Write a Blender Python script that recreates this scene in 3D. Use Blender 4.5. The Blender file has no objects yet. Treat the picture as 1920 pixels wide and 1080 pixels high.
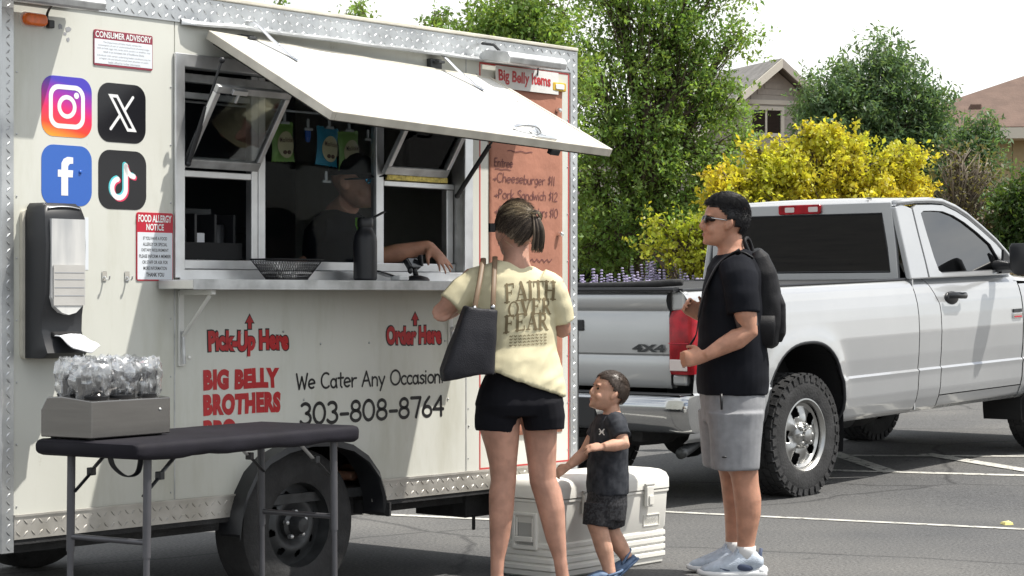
import bpy, bmesh, math, random
import numpy as np
from mathutils import Vector, Matrix, noise, Euler
from mathutils.bvhtree import BVHTree

R = math.radians
random.seed(7)
RNG = np.random.default_rng(7)
scene = bpy.context.scene
COL = scene.collection

# ------------------------------------------------------------------ camera, world, sun, exposure
cam_d = bpy.data.cameras.new('camera'); cam = bpy.data.objects.new('camera', cam_d); COL.objects.link(cam)
cam.location = (0, 0, 1.3); cam.rotation_euler = (R(90), 0, 0)
cam_d.sensor_width = 36; cam_d.lens = 75.0; cam_d.shift_y = 15/1920
cam_d.clip_start = 0.1; cam_d.clip_end = 2000
scene.camera = cam

SUN = Vector((0.56, 0.0, 1.0)).normalized()          # towards the sun
sun_d = bpy.data.lights.new('sun', 'SUN'); sun = bpy.data.objects.new('sun', sun_d); COL.objects.link(sun)
sun_d.energy = 4.6; sun_d.angle = R(0.6); sun_d.color = (1.0, 0.955, 0.88)
sun.rotation_euler = SUN.to_track_quat('Z', 'Y').to_euler()
sun.location = (20, 10, 40)

world = bpy.data.worlds.new('World'); scene.world = world; world.use_nodes = True
nt = world.node_tree; nt.nodes.clear()
def wn(t, **k):
    n = nt.nodes.new(t)
    for a, b in k.items(): setattr(n, a, b)
    return n
sky = wn('ShaderNodeTexSky', sky_type='NISHITA', sun_disc=False)
sky.sun_elevation = math.asin(SUN.z); sky.sun_rotation = math.atan2(SUN.x, SUN.y)
sky.air_density = 1.0; sky.dust_density = 2.0; sky.ozone_density = 1.0
tc = wn('ShaderNodeTexCoord')
mp = wn('ShaderNodeMapping'); mp.inputs['Scale'].default_value = (1.6, 1.6, 4.0); mp.inputs['Location'].default_value = (7.3, 2.2, 0.3)
nz = wn('ShaderNodeTexNoise'); nz.inputs['Scale'].default_value = 1.7; nz.inputs['Detail'].default_value = 8; nz.inputs['Roughness'].default_value = .58
cr = wn('ShaderNodeValToRGB'); cr.color_ramp.elements[0].position = .40; cr.color_ramp.elements[1].position = .56
cr.color_ramp.elements[0].color = (.12, .12, .12, 1); cr.color_ramp.elements[1].color = (.96, .96, .96, 1)
mx = wn('ShaderNodeMixRGB'); mx.inputs[2].default_value = (10.6, 10.7, 10.5, 1)     # thin bright summer cloud
bg = wn('ShaderNodeBackground'); bg.inputs['Strength'].default_value = .1
ow = wn('ShaderNodeOutputWorld')
L = nt.links.new
L(tc.outputs['Generated'], mp.inputs['Vector']); L(mp.outputs[0], nz.inputs['Vector']); L(nz.outputs['Fac'], cr.inputs[0])
L(sky.outputs[0], mx.inputs[1]); L(cr.outputs[0], mx.inputs[0]); L(mx.outputs[0], bg.inputs['Color']); L(bg.outputs[0], ow.inputs[0])

vs = scene.view_settings
vs.view_transform = 'Standard'; vs.look = 'None'; vs.gamma = 1.0; vs.exposure = 0.38; vs.use_curve_mapping = False
scene.cycles.use_denoising = True
scene.cycles.max_bounces = 8; scene.cycles.transparent_max_bounces = 16
scene.cycles.caustics_reflective = False; scene.cycles.caustics_refractive = False

# ------------------------------------------------------------------ materials
MATS = {}
def mat(name, col=(.5, .5, .5), rough=.5, metal=0, var=0, vscale=6, bump=0, bscale=80, spec=.5, coat=0, col2=None, stretch=None,
        lo=.35, hi=.65, detail=5, trans=0, island=0, sub=0, emit=0, alpha=1, rvar=0, aniso=None, bdist=.02):
    m = bpy.data.materials.new(name); m.use_nodes = True
    t = m.node_tree; p = t.nodes['Principled BSDF']
    p.inputs['Base Color'].default_value = (*col, 1); p.inputs['Roughness'].default_value = rough
    p.inputs['Metallic'].default_value = metal; p.inputs['Specular IOR Level'].default_value = spec
    p.inputs['Coat Weight'].default_value = coat; p.inputs['Coat Roughness'].default_value = .04
    if trans: p.inputs['Transmission Weight'].default_value = trans
    if alpha < 1: p.inputs['Alpha'].default_value = alpha
    if sub:
        p.inputs['Subsurface Weight'].default_value = sub; p.inputs['Subsurface Radius'].default_value = (.9, .35, .2); p.inputs['Subsurface Scale'].default_value = .008
    tcn = t.nodes.new('ShaderNodeTexCoord'); vec = tcn.outputs['Object']
    if stretch:
        mpn = t.nodes.new('ShaderNodeMapping'); mpn.inputs['Scale'].default_value = stretch
        t.links.new(vec, mpn.inputs['Vector']); vec = mpn.outputs[0]
    if var or col2 or island:
        n = t.nodes.new('ShaderNodeTexNoise'); n.inputs['Scale'].default_value = vscale; n.inputs['Detail'].default_value = detail
        t.links.new(vec, n.inputs['Vector'])
        fac = n.outputs['Fac']
        r = t.nodes.new('ShaderNodeValToRGB'); r.color_ramp.elements[0].position = lo; r.color_ramp.elements[1].position = hi
        a = col if col2 else tuple(c*(1-var) for c in col); b = col2 if col2 else tuple(min(1, c*(1+var)) for c in col)
        r.color_ramp.elements[0].color = (*a, 1); r.color_ramp.elements[1].color = (*b, 1)
        t.links.new(fac, r.inputs[0]); out = r.outputs[0]
        if island:
            g = t.nodes.new('ShaderNodeNewGeometry'); hs = t.nodes.new('ShaderNodeHueSaturation')
            mr = t.nodes.new('ShaderNodeMapRange'); mr.inputs[3].default_value = 1-island; mr.inputs[4].default_value = 1+island
            mh = t.nodes.new('ShaderNodeMapRange'); mh.inputs[3].default_value = .5-island*.06; mh.inputs[4].default_value = .5+island*.06
            t.links.new(g.outputs['Random Per Island'], mr.inputs[0]); t.links.new(g.outputs['Random Per Island'], mh.inputs[0])
            t.links.new(mr.outputs[0], hs.inputs['Value']); t.links.new(mh.outputs[0], hs.inputs['Hue']); t.links.new(out, hs.inputs['Color']); out = hs.outputs[0]
        t.links.new(out, p.inputs['Base Color'])
        if rvar:
            mr2 = t.nodes.new('ShaderNodeMapRange'); mr2.inputs[3].default_value = max(.02, rough-rvar); mr2.inputs[4].default_value = min(1, rough+rvar)
            t.links.new(fac, mr2.inputs[0]); t.links.new(mr2.outputs[0], p.inputs['Roughness'])
    if bump:
        n2 = t.nodes.new('ShaderNodeTexNoise'); n2.inputs['Scale'].default_value = bscale; n2.inputs['Detail'].default_value = 4
        bn = t.nodes.new('ShaderNodeBump'); bn.inputs['Strength'].default_value = bump; bn.inputs['Distance'].default_value = bdist
        t.links.new(vec, n2.inputs['Vector']); t.links.new(n2.outputs['Fac'], bn.inputs['Height']); t.links.new(bn.outputs[0], p.inputs['Normal'])
    MATS[name] = m
    return m

def leaf_mat(name, col, col2, var=.35):
    m = mat(name, col, rough=.45, col2=col2, vscale=.9, lo=.3, hi=.7, island=var, spec=.35)
    t = m.node_tree; p = t.nodes['Principled BSDF']; o = t.nodes['Material Output']
    tr = t.nodes.new('ShaderNodeBsdfTranslucent'); ms = t.nodes.new('ShaderNodeMixShader'); ms.inputs[0].default_value = .45
    src = p.inputs['Base Color'].links[0].from_socket
    br = t.nodes.new('ShaderNodeMixRGB'); br.blend_type = 'MULTIPLY'; br.inputs[0].default_value = 1; br.inputs[2].default_value = (1.7, 1.65, .8, 1)
    t.links.new(src, br.inputs[1]); t.links.new(br.outputs[0], tr.inputs['Color'])
    t.links.new(p.outputs[0], ms.inputs[1]); t.links.new(tr.outputs[0], ms.inputs[2]); t.links.new(ms.outputs[0], o.inputs['Surface'])
    return m

def glass_mat(name, tint=(.8, .85, .85), dark=0.0, ior=1.5, rough=.01):
    m = bpy.data.materials.new(name); m.use_nodes = True; t = m.node_tree; t.nodes.clear()
    o = t.nodes.new('ShaderNodeOutputMaterial'); f = t.nodes.new('ShaderNodeFresnel'); f.inputs['IOR'].default_value = ior
    g = t.nodes.new('ShaderNodeBsdfGlossy'); g.inputs['Roughness'].default_value = rough
    tr = t.nodes.new('ShaderNodeBsdfTransparent'); tr.inputs['Color'].default_value = (*tint, 1)
    mxs = t.nodes.new('ShaderNodeMixShader')
    t.links.new(f.outputs[0], mxs.inputs[0]); t.links.new(tr.outputs[0], mxs.inputs[1]); t.links.new(g.outputs[0], mxs.inputs[2]); t.links.new(mxs.outputs[0], o.inputs[0])
    MATS[name] = m
    return m

# ------------------------------------------------------------------ mesh builder
class MB:
    def __init__(s): s.v = []; s.f = []
    def add(s, vs, fs, M=None):
        o = len(s.v)
        for p in vs:
            p = Vector(p); s.v.append(tuple(M @ p) if M is not None else tuple(p))
        s.f += [tuple(i+o for i in f) for f in fs]
        return s
    def box(s, c, d, rot=None):
        x, y, z = d[0]/2, d[1]/2, d[2]/2
        vs = [(-x,-y,-z),(x,-y,-z),(x,y,-z),(-x,y,-z),(-x,-y,z),(x,-y,z),(x,y,z),(-x,y,z)]
        M = Matrix.Translation(c)
        if rot is not None: M = M @ (rot.to_matrix().to_4x4() if isinstance(rot, Euler) else rot.to_4x4())
        return s.add(vs, [(0,3,2,1),(4,5,6,7),(0,1,5,4),(1,2,6,5),(2,3,7,6),(3,0,4,7)], M)
    def bb(s, x0, x1, y0, y1, z0, z1): return s.box(((x0+x1)/2,(y0+y1)/2,(z0+z1)/2), (abs(x1-x0),abs(y1-y0),abs(z1-z0)))
    def loft(s, secs, n=16, side=(1,0,0), caps=True, p=2.0, closed=False):
        """secs: (centre, r_side, r_fwd[, exponent]); rings perpendicular to the path"""
        C = [Vector(q[0]) for q in secs]; o = len(s.v); m = len(C); side = Vector(side)
        for i, q in enumerate(secs):
            if closed: t = C[(i+1) % m]-C[i-1]
            else: t = C[min(i+1, m-1)]-C[max(i-1, 0)]
            if t.length < 1e-9: t = Vector((0,0,1))
            t.normalize(); sd = side-t*side.dot(t)
            if sd.length < 1e-4: sd = t.orthogonal()
            sd.normalize(); fw = t.cross(sd); e = q[3] if len(q) > 3 else p
            for k in range(n):
                a = 2*math.pi*k/n; c, d = math.cos(a), math.sin(a)
                c = math.copysign(abs(c)**(2/e), c); d = math.copysign(abs(d)**(2/e), d)
                s.v.append(tuple(C[i]+sd*(q[1]*c)+fw*(q[2]*d)))
        rng = m if closed else m-1
        for i in range(rng):
            j = (i+1) % m
            for k in range(n):
                k2 = (k+1) % n
                s.f.append((o+i*n+k, o+i*n+k2, o+j*n+k2, o+j*n+k))
        if caps and not closed:
            s.f.append(tuple(o+k for k in range(n-1,-1,-1))); s.f.append(tuple(o+(m-1)*n+k for k in range(n)))
        return s
    def tube(s, pts, r, n=8, caps=True, closed=False):
        m = len(pts); rr = r if isinstance(r, (list, tuple)) else [r]*m
        a, b = Vector(pts[0]), Vector(pts[-1]); dv = Vector(pts[1])-a
        sd = dv.orthogonal()
        return s.loft([(pts[i], rr[i], rr[i]) for i in range(m)], n, sd, caps, closed=closed)
    def cyl(s, a, b, r, r2=None, n=16): return s.tube([a, b], [r, r if r2 is None else r2], n)
    def lathe(s, prof, c=(0,0,0), axis='Z', n=24, caps=True):
        o = len(s.v); c = Vector(c)
        for r, h in prof:
            for k in range(n):
                a = 2*math.pi*k/n; u, w = r*math.cos(a), r*math.sin(a)
                s.v.append(tuple(c+(Vector((u,w,h)) if axis == 'Z' else Vector((u,h,w)) if axis == 'Y' else Vector((h,u,w)))))
        for i in range(len(prof)-1):
            for k in range(n):
                k2 = (k+1) % n; s.f.append((o+i*n+k, o+i*n+k2, o+(i+1)*n+k2, o+(i+1)*n+k))
        if caps:
            s.f.append(tuple(o+k for k in range(n-1,-1,-1))); s.f.append(tuple(o+(len(prof)-1)*n+k for k in range(n)))
        return s
    def ell(s, c, r, rot=None, nu=14, nv=8):
        M = Matrix.Translation(c)
        if rot is not None: M = M @ rot.to_matrix().to_4x4()
        vs = [(0,0,-r[2])]
        for j in range(1, nv):
            b = -math.pi/2+math.pi*j/nv
            for k in range(nu):
                a = 2*math.pi*k/nu; vs.append((r[0]*math.cos(b)*math.cos(a), r[1]*math.cos(b)*math.sin(a), r[2]*math.sin(b)))
        vs.append((0,0,r[2])); fs = []; T = len(vs)-1
        for k in range(nu):
            k2 = (k+1) % nu
            fs.append((0, 1+k2, 1+k)); fs.append((T, 1+(nv-2)*nu+k, 1+(nv-2)*nu+k2))
            for j in range(nv-2): fs.append((1+j*nu+k, 1+j*nu+k2, 1+(j+1)*nu+k2, 1+(j+1)*nu+k))
        return s.add(vs, fs, M)
    def prism(s, poly, t0, t1, plane='xz'):
        """2-D polygon extruded along the remaining axis from t0 to t1"""
        f = {'xz': lambda a, b, t: (a, t, b), 'xy': lambda a, b, t: (a, b, t), 'yz': lambda a, b, t: (t, a, b)}[plane]
        n = len(poly); o = len(s.v)
        s.v += [f(a, b, t0) for a, b in poly]+[f(a, b, t1) for a, b in poly]
        s.f.append(tuple(o+i for i in range(n))); s.f.append(tuple(o+n+i for i in range(n-1,-1,-1)))
        for i in range(n): s.f.append((o+i, o+n+i, o+n+(i+1) % n, o+(i+1) % n))
        return s
    def ring(s, outer, inner, t0, t1, plane='xz'):
        """frame between two loops of equal count, extruded"""
        f = {'xz': lambda a, b, t: (a, t, b), 'xy': lambda a, b, t: (a, b, t), 'yz': lambda a, b, t: (t, a, b)}[plane]
        n = len(outer); o = len(s.v)
        for t in (t0, t1):
            for lp in (outer, inner): s.v += [f(a, b, t) for a, b in lp]
        for i in range(n):
            j = (i+1) % n
            s.f += [(o+i, o+j, o+n+j, o+n+i), (o+2*n+i, o+3*n+i, o+3*n+j, o+2*n+j), (o+i, o+2*n+i, o+2*n+j, o+j), (o+n+i, o+n+j, o+3*n+j, o+3*n+i)]
        return s
    def xf(s, M): s.v = [tuple(M @ Vector(p)) for p in s.v]; return s
    def mesh(s, name='m', fixn=True):
        me = bpy.data.meshes.new(name); me.from_pydata(s.v, [], s.f)
        if fixn:
            b = bmesh.new(); b.from_mesh(me); bmesh.ops.recalc_face_normals(b, faces=b.faces); b.to_mesh(me); b.free()
        me.update()
        return me

def obj(name, mb, material, parent=None, smooth=False, bevel=0, seg=2, loc=None, rot=None, fixn=True):
    me = mb.mesh(name, fixn) if isinstance(mb, MB) else mb
    o = bpy.data.objects.new(name, me); COL.objects.link(o)
    if material is not None and not me.materials: me.materials.append(MATS[material] if isinstance(material, str) else material)
    if smooth is True:
        me.polygons.foreach_set('use_smooth', [True]*len(me.polygons))
    elif smooth:                                            # angle in degrees
        me.polygons.foreach_set('use_smooth', [True]*len(me.polygons)); me.set_sharp_from_angle(angle=R(smooth))
    if bevel:
        b = o.modifiers.new('bevel', 'BEVEL'); b.width = bevel; b.segments = seg; b.limit_method = 'ANGLE'; b.angle_limit = R(35)
        b.harden_normals = False
    if parent is not None: o.parent = parent
    if loc is not None: o.location = loc
    if rot is not None: o.rotation_euler = rot
    return o
def tag(o, label, cat, group=None):
    o['label'] = label; o['category'] = cat
    if group: o['group'] = group
    return o
def struct(o): o['kind'] = 'structure'; return o
def stuff(o): o['kind'] = 'stuff'; return o
def thing(name, label, cat, loc=(0,0,0), rot=(0,0,0), group=None):
    o = bpy.data.objects.new(name, None); COL.objects.link(o); o.location = loc; o.rotation_euler = rot; o.empty_display_size = .1
    return tag(o, label, cat, group)
def link_copy(src, parent=None, loc=None, rot=None):
    c = src.copy(); COL.objects.link(c)
    if parent is not None: c.parent = parent
    if loc is not None: c.location = loc
    if rot is not None: c.rotation_euler = rot
    return c

def remesh(mb, voxel, smooth=3, wrinkle=None):
    """weld overlapping closed shapes into one skin"""
    me = mb.mesh('tmp'); o = bpy.data.objects.new('tmp', me); COL.objects.link(o)
    m = o.modifiers.new('r', 'REMESH'); m.mode = 'VOXEL'; m.voxel_size = voxel; m.use_smooth_shade = True
    if smooth:
        sm = o.modifiers.new('s', 'SMOOTH'); sm.factor = .5; sm.iterations = smooth
    dg = bpy.context.evaluated_depsgraph_get(); dg.update()
    r = bpy.data.meshes.new_from_object(o.evaluated_get(dg))
    bpy.data.objects.remove(o); bpy.data.meshes.remove(me)
    if wrinkle:
        n = len(r.vertices); co = np.empty(n*3, 'f'); no = np.empty(n*3, 'f')
        r.vertices.foreach_get('co', co); r.vertices.foreach_get('normal', no); co = co.reshape(-1,3); no = no.reshape(-1,3)
        dv = np.array([wrinkle(Vector(c)) for c in co], 'f')
        r.vertices.foreach_set('co', (co+no*dv[:,None]).ravel()); r.update()
    return r

def catmull(pts, n=6, closed=False):
    P = [Vector(p) if len(p) == 3 else Vector((p[0], p[1], 0)) for p in pts]; out = []; m = len(P)
    for i in range(m if closed else m-1):
        p0, p1, p2, p3 = (P[(i-1) % m], P[i], P[(i+1) % m], P[(i+2) % m]) if closed else (P[max(i-1,0)], P[i], P[i+1], P[min(i+2,m-1)])
        for k in range(n):
            t = k/n
            out.append(.5*((2*p1)+(p2-p0)*t+(2*p0-5*p1+4*p2-p3)*t*t+(3*p1-p0-3*p2+p3)*t**3))
    if not closed: out.append(P[-1])
    return out
def rrect(x0, x1, y0, y1, r, n=5):
    out = []
    for cx, cy, a0 in ((x1-r, y1-r, 0), (x0+r, y1-r, 90), (x0+r, y0+r, 180), (x1-r, y0+r, 270)):
        for k in range(n+1):
            a = R(a0+90*k/n); out.append((cx+r*math.cos(a), cy+r*math.sin(a)))
    return out
def circ(cx, cy, rx, ry=None, n=32):
    ry = rx if ry is None else ry
    return [(cx+rx*math.cos(2*math.pi*k/n), cy+ry*math.sin(2*math.pi*k/n)) for k in range(n)]

# ------------------------------------------------------------------ lettering
def text_mb(body, w, h, depth=.0012, bold=0.0, warp=None, spacing=1.0):
    """built-in font turned to a mesh, fitted into w x h, lower left at 0,0; in the x-z plane, front towards -y"""
    c = bpy.data.curves.new('t', 'FONT'); c.body = body; c.size = 1; c.offset = bold; c.space_character = spacing; c.resolution_u = 4; c.align_x = 'CENTER'
    o = bpy.data.objects.new('t', c); COL.objects.link(o)
    dg = bpy.context.evaluated_depsgraph_get(); dg.update()
    me = bpy.data.meshes.new_from_object(o.evaluated_get(dg)); bpy.data.objects.remove(o); bpy.data.curves.remove(c)
    V = [v.co.copy() for v in me.vertices]; F = [tuple(p.vertices) for p in me.polygons]; bpy.data.meshes.remove(me)
    x0 = min(v.x for v in V); x1 = max(v.x for v in V); y0 = min(v.y for v in V); y1 = max(v.y for v in V)
    mb = MB(); pts = []
    for v in V:
        x = (v.x-x0)/(x1-x0); y = (v.y-y0)/(y1-y0)
        if warp: x, y = warp(x, y)
        pts.append((x*w, 0, y*h))
    mb.add(pts, F)
    return mb

def ribbon(mb, pts, wd, taper=None):
    """flat stroke with round ends in the x-z plane"""
    P = [Vector((p[0], p[1])) for p in pts]; n = len(P)
    for i in range(1, n-1):
        a, b = P[i]-P[i-1], P[i+1]-P[i]
        if a.length > 1e-9 and b.length > 1e-9 and a.angle(b) > R(50):
            ribbon(mb, pts[:i+1], wd); ribbon(mb, pts[i:], wd); return mb
    o = len(mb.v)
    for i, p in enumerate(P):
        t = P[min(i+1, n-1)]-P[max(i-1, 0)]
        if t.length < 1e-9: t = Vector((1, 0))
        t.normalize(); q = Vector((-t.y, t.x))*wd/2
        mb.v += [(p.x+q.x, 0, p.y+q.y), (p.x-q.x, 0, p.y-q.y)]
    for i in range(n-1): mb.f.append((o+2*i, o+2*i+1, o+2*i+3, o+2*i+2))
    for p, s in ((P[0], 1), (P[-1], -1)):
        o2 = len(mb.v); t = (P[1]-P[0]) if s == 1 else (P[-1]-P[-2]); a0 = math.atan2(t.y, t.x)+(math.pi/2 if s == 1 else -math.pi/2)
        mb.v += [(p.x+wd/2*math.cos(a0+math.pi*k/6), 0, p.y+wd/2*math.sin(a0+math.pi*k/6)) for k in range(7)]
        mb.f.append(tuple(range(o2, o2+7)))
    return mb
def arc(cx, cy, rx, ry, a0, a1, n=10): return [(cx+rx*math.cos(R(a0+(a1-a0)*k/n)), cy+ry*math.sin(R(a0+(a1-a0)*k/n))) for k in range(n+1)]
# rounded marker alphabet: advance, strokes (x, y) with x-height .6 and capital height 1
GL = {
 'W': (.95, [[(0,1),(.2,0),(.42,.8),(.64,0),(.86,1)]]), 'e': (.62, [[(.03,.3),(.5,.36)]+arc(.27,.32,.25,.29,10,310,14)]),
 'C': (.78, [arc(.4,.5,.38,.5,55,310,16)]), 'a': (.62, [arc(.24,.29,.22,.29,60,400,14), [(.47,.6),(.46,.25),(.52,.0)]]),
 't': (.5, [[(.22,.95),(.22,.1),(.32,.0)],[(.0,.62),(.44,.64)]]), 'r': (.5, [[(.05,.6),(.07,0)],[(.07,.36),(.2,.56),(.42,.58)]]),
 'A': (.82, [[(0,0),(.36,1),(.7,0)],[(.12,.36),(.58,.38)]]), 'n': (.62, [[(.05,.6),(.05,0)],[(.05,.38)]+arc(.27,.34,.21,.25,150,0,8)+[(.48,0)]]),
 'y': (.6, [[(0,.6),(.25,.08)],[(.5,.6),(.12,-.34)]]), 'O': (.95, [arc(.44,.5,.42,.5,90,450,22)]), 'c': (.52, [arc(.27,.3,.25,.29,50,310,12)]),
 's': (.48, [[(.42,.52),(.25,.6),(.07,.5),(.14,.36),(.34,.27),(.4,.12),(.22,0),(.02,.07)]]), 'i': (.26, [[(.08,.58),(.08,0)],[(.08,.83),(.08,.86)]]),
 'o': (.62, [arc(.28,.3,.26,.29,90,450,18)]), '!': (.3, [[(.1,1),(.1,.3)],[(.1,.02),(.1,.05)]]),
 '3': (.66, [arc(.24,.76,.24,.24,140,-80,12)+arc(.24,.26,.28,.27,80,-150,12)]), '0': (.76, [arc(.32,.5,.3,.5,90,450,22)]),
 '8': (.7, [arc(.3,.75,.22,.24,90,450,16), arc(.3,.26,.27,.26,90,450,16)]), '7': (.66, [[(.02,1),(.56,1),(.3,0)]]),
 '6': (.66, [[(.42,1),(.2,.72),(.06,.35)]+arc(.3,.26,.25,.26,170,-180,16)]), '4': (.7, [[(.48,0),(.46,1),(.02,.36),(.6,.34)]]), '-': (.58, [[(.06,.38),(.46,.38)]]),
 'E': (.6, [[(.45,1),(.05,.98),(.05,.02),(.47,0)],[(.05,.52),(.4,.54)]]), 'h': (.58, [[(.05,1),(.05,0)],[(.05,.36)]+arc(.25,.34,.19,.24,150,0,6)+[(.45,0)]]),
 'b': (.58, [[(.05,1),(.05,0)], arc(.27,.28,.22,.28,180,-180,12)]), 'u': (.58, [[(.04,.6),(.06,.2)]+arc(.24,.2,.18,.2,180,360,8)+[(.44,.6),(.46,0)]]),
 'g': (.58, [arc(.25,.3,.22,.28,50,400,12),[(.46,.6),(.44,-.15),(.25,-.34),(.06,-.24)]]), 'P': (.6, [[(.05,0),(.05,1)]+arc(.15,.74,.32,.25,90,-90,8)+[(.05,.48)]]),
 'k': (.55, [[(.05,1),(.05,0)],[(.42,.6),(.06,.26),(.45,0)]]), 'S': (.62, [[(.5,.88),(.3,1),(.06,.84),(.12,.6),(.42,.42),(.5,.2),(.28,0),(.02,.1)]]),
 'd': (.58, [arc(.24,.28,.22,.28,20,380,12),[(.46,1),(.47,0)]]), 'w': (.75, [[(0,.6),(.14,0),(.32,.5),(.5,0),(.64,.6)]]), 'T': (.66, [[(.3,0),(.3,1)],[(0,1),(.6,1)]]),
 '1': (.3, [[(.1,0),(.1,1)]]), '2': (.6, [arc(.25,.74,.23,.26,160,-30,8)+[(.02,0),(.5,.02)]]), '5': (.6, [[(.45,1),(.1,1),(.07,.6)]+arc(.22,.3,.25,.3,110,-140,9)]),
 ' ': (.42, []), '>': (.55, [[(0,.3),(.4,.3)],[(.25,.45),(.42,.3),(.25,.15)]]), '$': (.5, [[(.4,.8),(.2,.88),(.05,.7),(.38,.35),(.25,.12),(.02,.2)],[(.22,1),(.2,0)]]),
}
def stroke_text(body, w, h, wd, jitter=0, slant=0, seed=1):
    rg = random.Random(seed); mb = MB(); x = 0; strokes = []
    for ch in body:
        adv, st = GL[ch]; dy = rg.uniform(-jitter, jitter)
        for s in st: strokes.append([(x+p[0]+slant*p[1], p[1]+dy) for p in s])
        x += adv
    sx = w/(x-.1)
    for s in strokes: ribbon(mb, [(p[0]*sx, p[1]*h) for p in s], wd)
    return mb
# ------------------------------------------------------------------ shared materials
mat('trailer_white', (.62,.628,.57), rough=.33, col2=(.68,.685,.63), vscale=1.3, bump=.12, bscale=5, stretch=(1,1,.5), bdist=.02, rvar=.08)
mat('white_paint', (.80,.80,.76), rough=.35, var=.03)
mat('hatch_white', (.80,.80,.77), rough=.4, var=.03, vscale=3)
mat('cream_edge', (.60,.57,.49), rough=.45, var=.12, vscale=9)
mat('aluminium', (.70,.71,.72), rough=.38, metal=.9, var=.12, vscale=8, rvar=.1)
mat('dull_alu', (.52,.53,.53), rough=.5, metal=.75, var=.2, vscale=12, rvar=.1)
mat('diamond_plate', (.60,.615,.62), rough=.42, metal=.92, var=.15, vscale=5, rvar=.12)
mat('diamond_dirty', (.43,.41,.37), rough=.5, metal=.7, col2=(.60,.58,.54), vscale=7, rvar=.1)
mat('chrome', (.85,.86,.87), rough=.09, metal=1)
mat('steel', (.27,.26,.25), rough=.26, metal=1, var=.06, vscale=4, stretch=(1,1,14))
mat('black_plastic', (.018,.019,.022), rough=.38)
mat('black_gloss', (.012,.013,.016), rough=.12)
mat('black_rubber', (.022,.022,.023), rough=.75, var=.3, vscale=20, bump=.2, bscale=120)
mat('tyre', (.026,.026,.027), rough=.8, var=.35, vscale=9, bump=.25, bscale=60)
mat('dark_steel', (.06,.063,.066), rough=.5, metal=.6, var=.25, vscale=14)
mat('dark_void', (.012,.012,.013), rough=.8)
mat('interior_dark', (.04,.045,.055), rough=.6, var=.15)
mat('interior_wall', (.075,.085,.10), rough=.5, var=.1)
mat('red_print', (.46,.018,.022), rough=.4, var=.1)
mat('red_line', (.55,.06,.055), rough=.4)
mat('maroon_print', (.27,.035,.06), rough=.4)
mat('sign_red', (.50,.012,.035), rough=.35)
mat('black_print', (.012,.012,.013), rough=.4)
mat('white_print', (.83,.84,.84), rough=.35)
mat('grey_print', (.33,.34,.36), rough=.5)
mat('sign_white', (.74,.78,.83), rough=.3)
mat('amber', (.85,.16,.012), rough=.18, spec=.6, var=.15, vscale=40)
mat('kraft', (.40,.175,.115), rough=.75, var=.09, vscale=4, bump=.35, bscale=7, bdist=.03)
mat('banner_paper', (.72,.72,.70), rough=.7, bump=.2, bscale=9)
mat('marker_ink', (.15,.055,.055), rough=.8)
mat('paper_white', (.82,.83,.86), rough=.8)
mat('brass_strip', (.50,.40,.10), rough=.35, metal=.5, var=.4, vscale=60)
mat('yellow_plastic', (.62,.40,.03), rough=.4)
mat('icon_black', (.012,.012,.016), rough=.18)
mat('icon_blue', (.035,.13,.50), rough=.2)
mat('icon_cyan', (.10,.62,.68), rough=.3)
mat('icon_pink', (.72,.04,.12), rough=.3)
glass_mat('window_glass', (.90,.93,.95), ior=1.12)
glass_mat('sash_glass', (.80,.83,.84), ior=1.3)
def grime(name, scale, lo, hi, dark, stretch):
    t = MATS[name].node_tree; p = t.nodes['Principled BSDF']; src = p.inputs['Base Color'].links[0].from_socket
    tc_ = t.nodes.new('ShaderNodeTexCoord'); mp_ = t.nodes.new('ShaderNodeMapping'); mp_.inputs['Scale'].default_value = stretch
    n_ = t.nodes.new('ShaderNodeTexNoise'); n_.inputs['Scale'].default_value = scale; n_.inputs['Detail'].default_value = 9; n_.inputs['Roughness'].default_value = .68
    r_ = t.nodes.new('ShaderNodeValToRGB'); r_.color_ramp.elements[0].position = lo; r_.color_ramp.elements[1].position = hi; r_.color_ramp.elements[0].color = (1,1,1,1); r_.color_ramp.elements[1].color = (*dark, 1)
    m_ = t.nodes.new('ShaderNodeMixRGB'); m_.blend_type = 'MULTIPLY'; m_.inputs[0].default_value = 1
    t.links.new(tc_.outputs['Object'], mp_.inputs['Vector']); t.links.new(mp_.outputs[0], n_.inputs['Vector']); t.links.new(n_.outputs['Fac'], r_.inputs[0])
    t.links.new(src, m_.inputs[1]); t.links.new(r_.outputs[0], m_.inputs[2]); t.links.new(m_.outputs[0], p.inputs['Base Color'])
grime('trailer_white', 2.2, .50, .74, (.80,.79,.73), (1.6,1,.35)); grime('trailer_white', 9, .66, .74, (.70,.68,.62), (1,1,.6))
grime('hatch_white', 5, .60, .72, (.90,.89,.86), (1,.5,1)); grime('diamond_plate', 4, .50, .66, (.72,.73,.75), (1,1,1))
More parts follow.
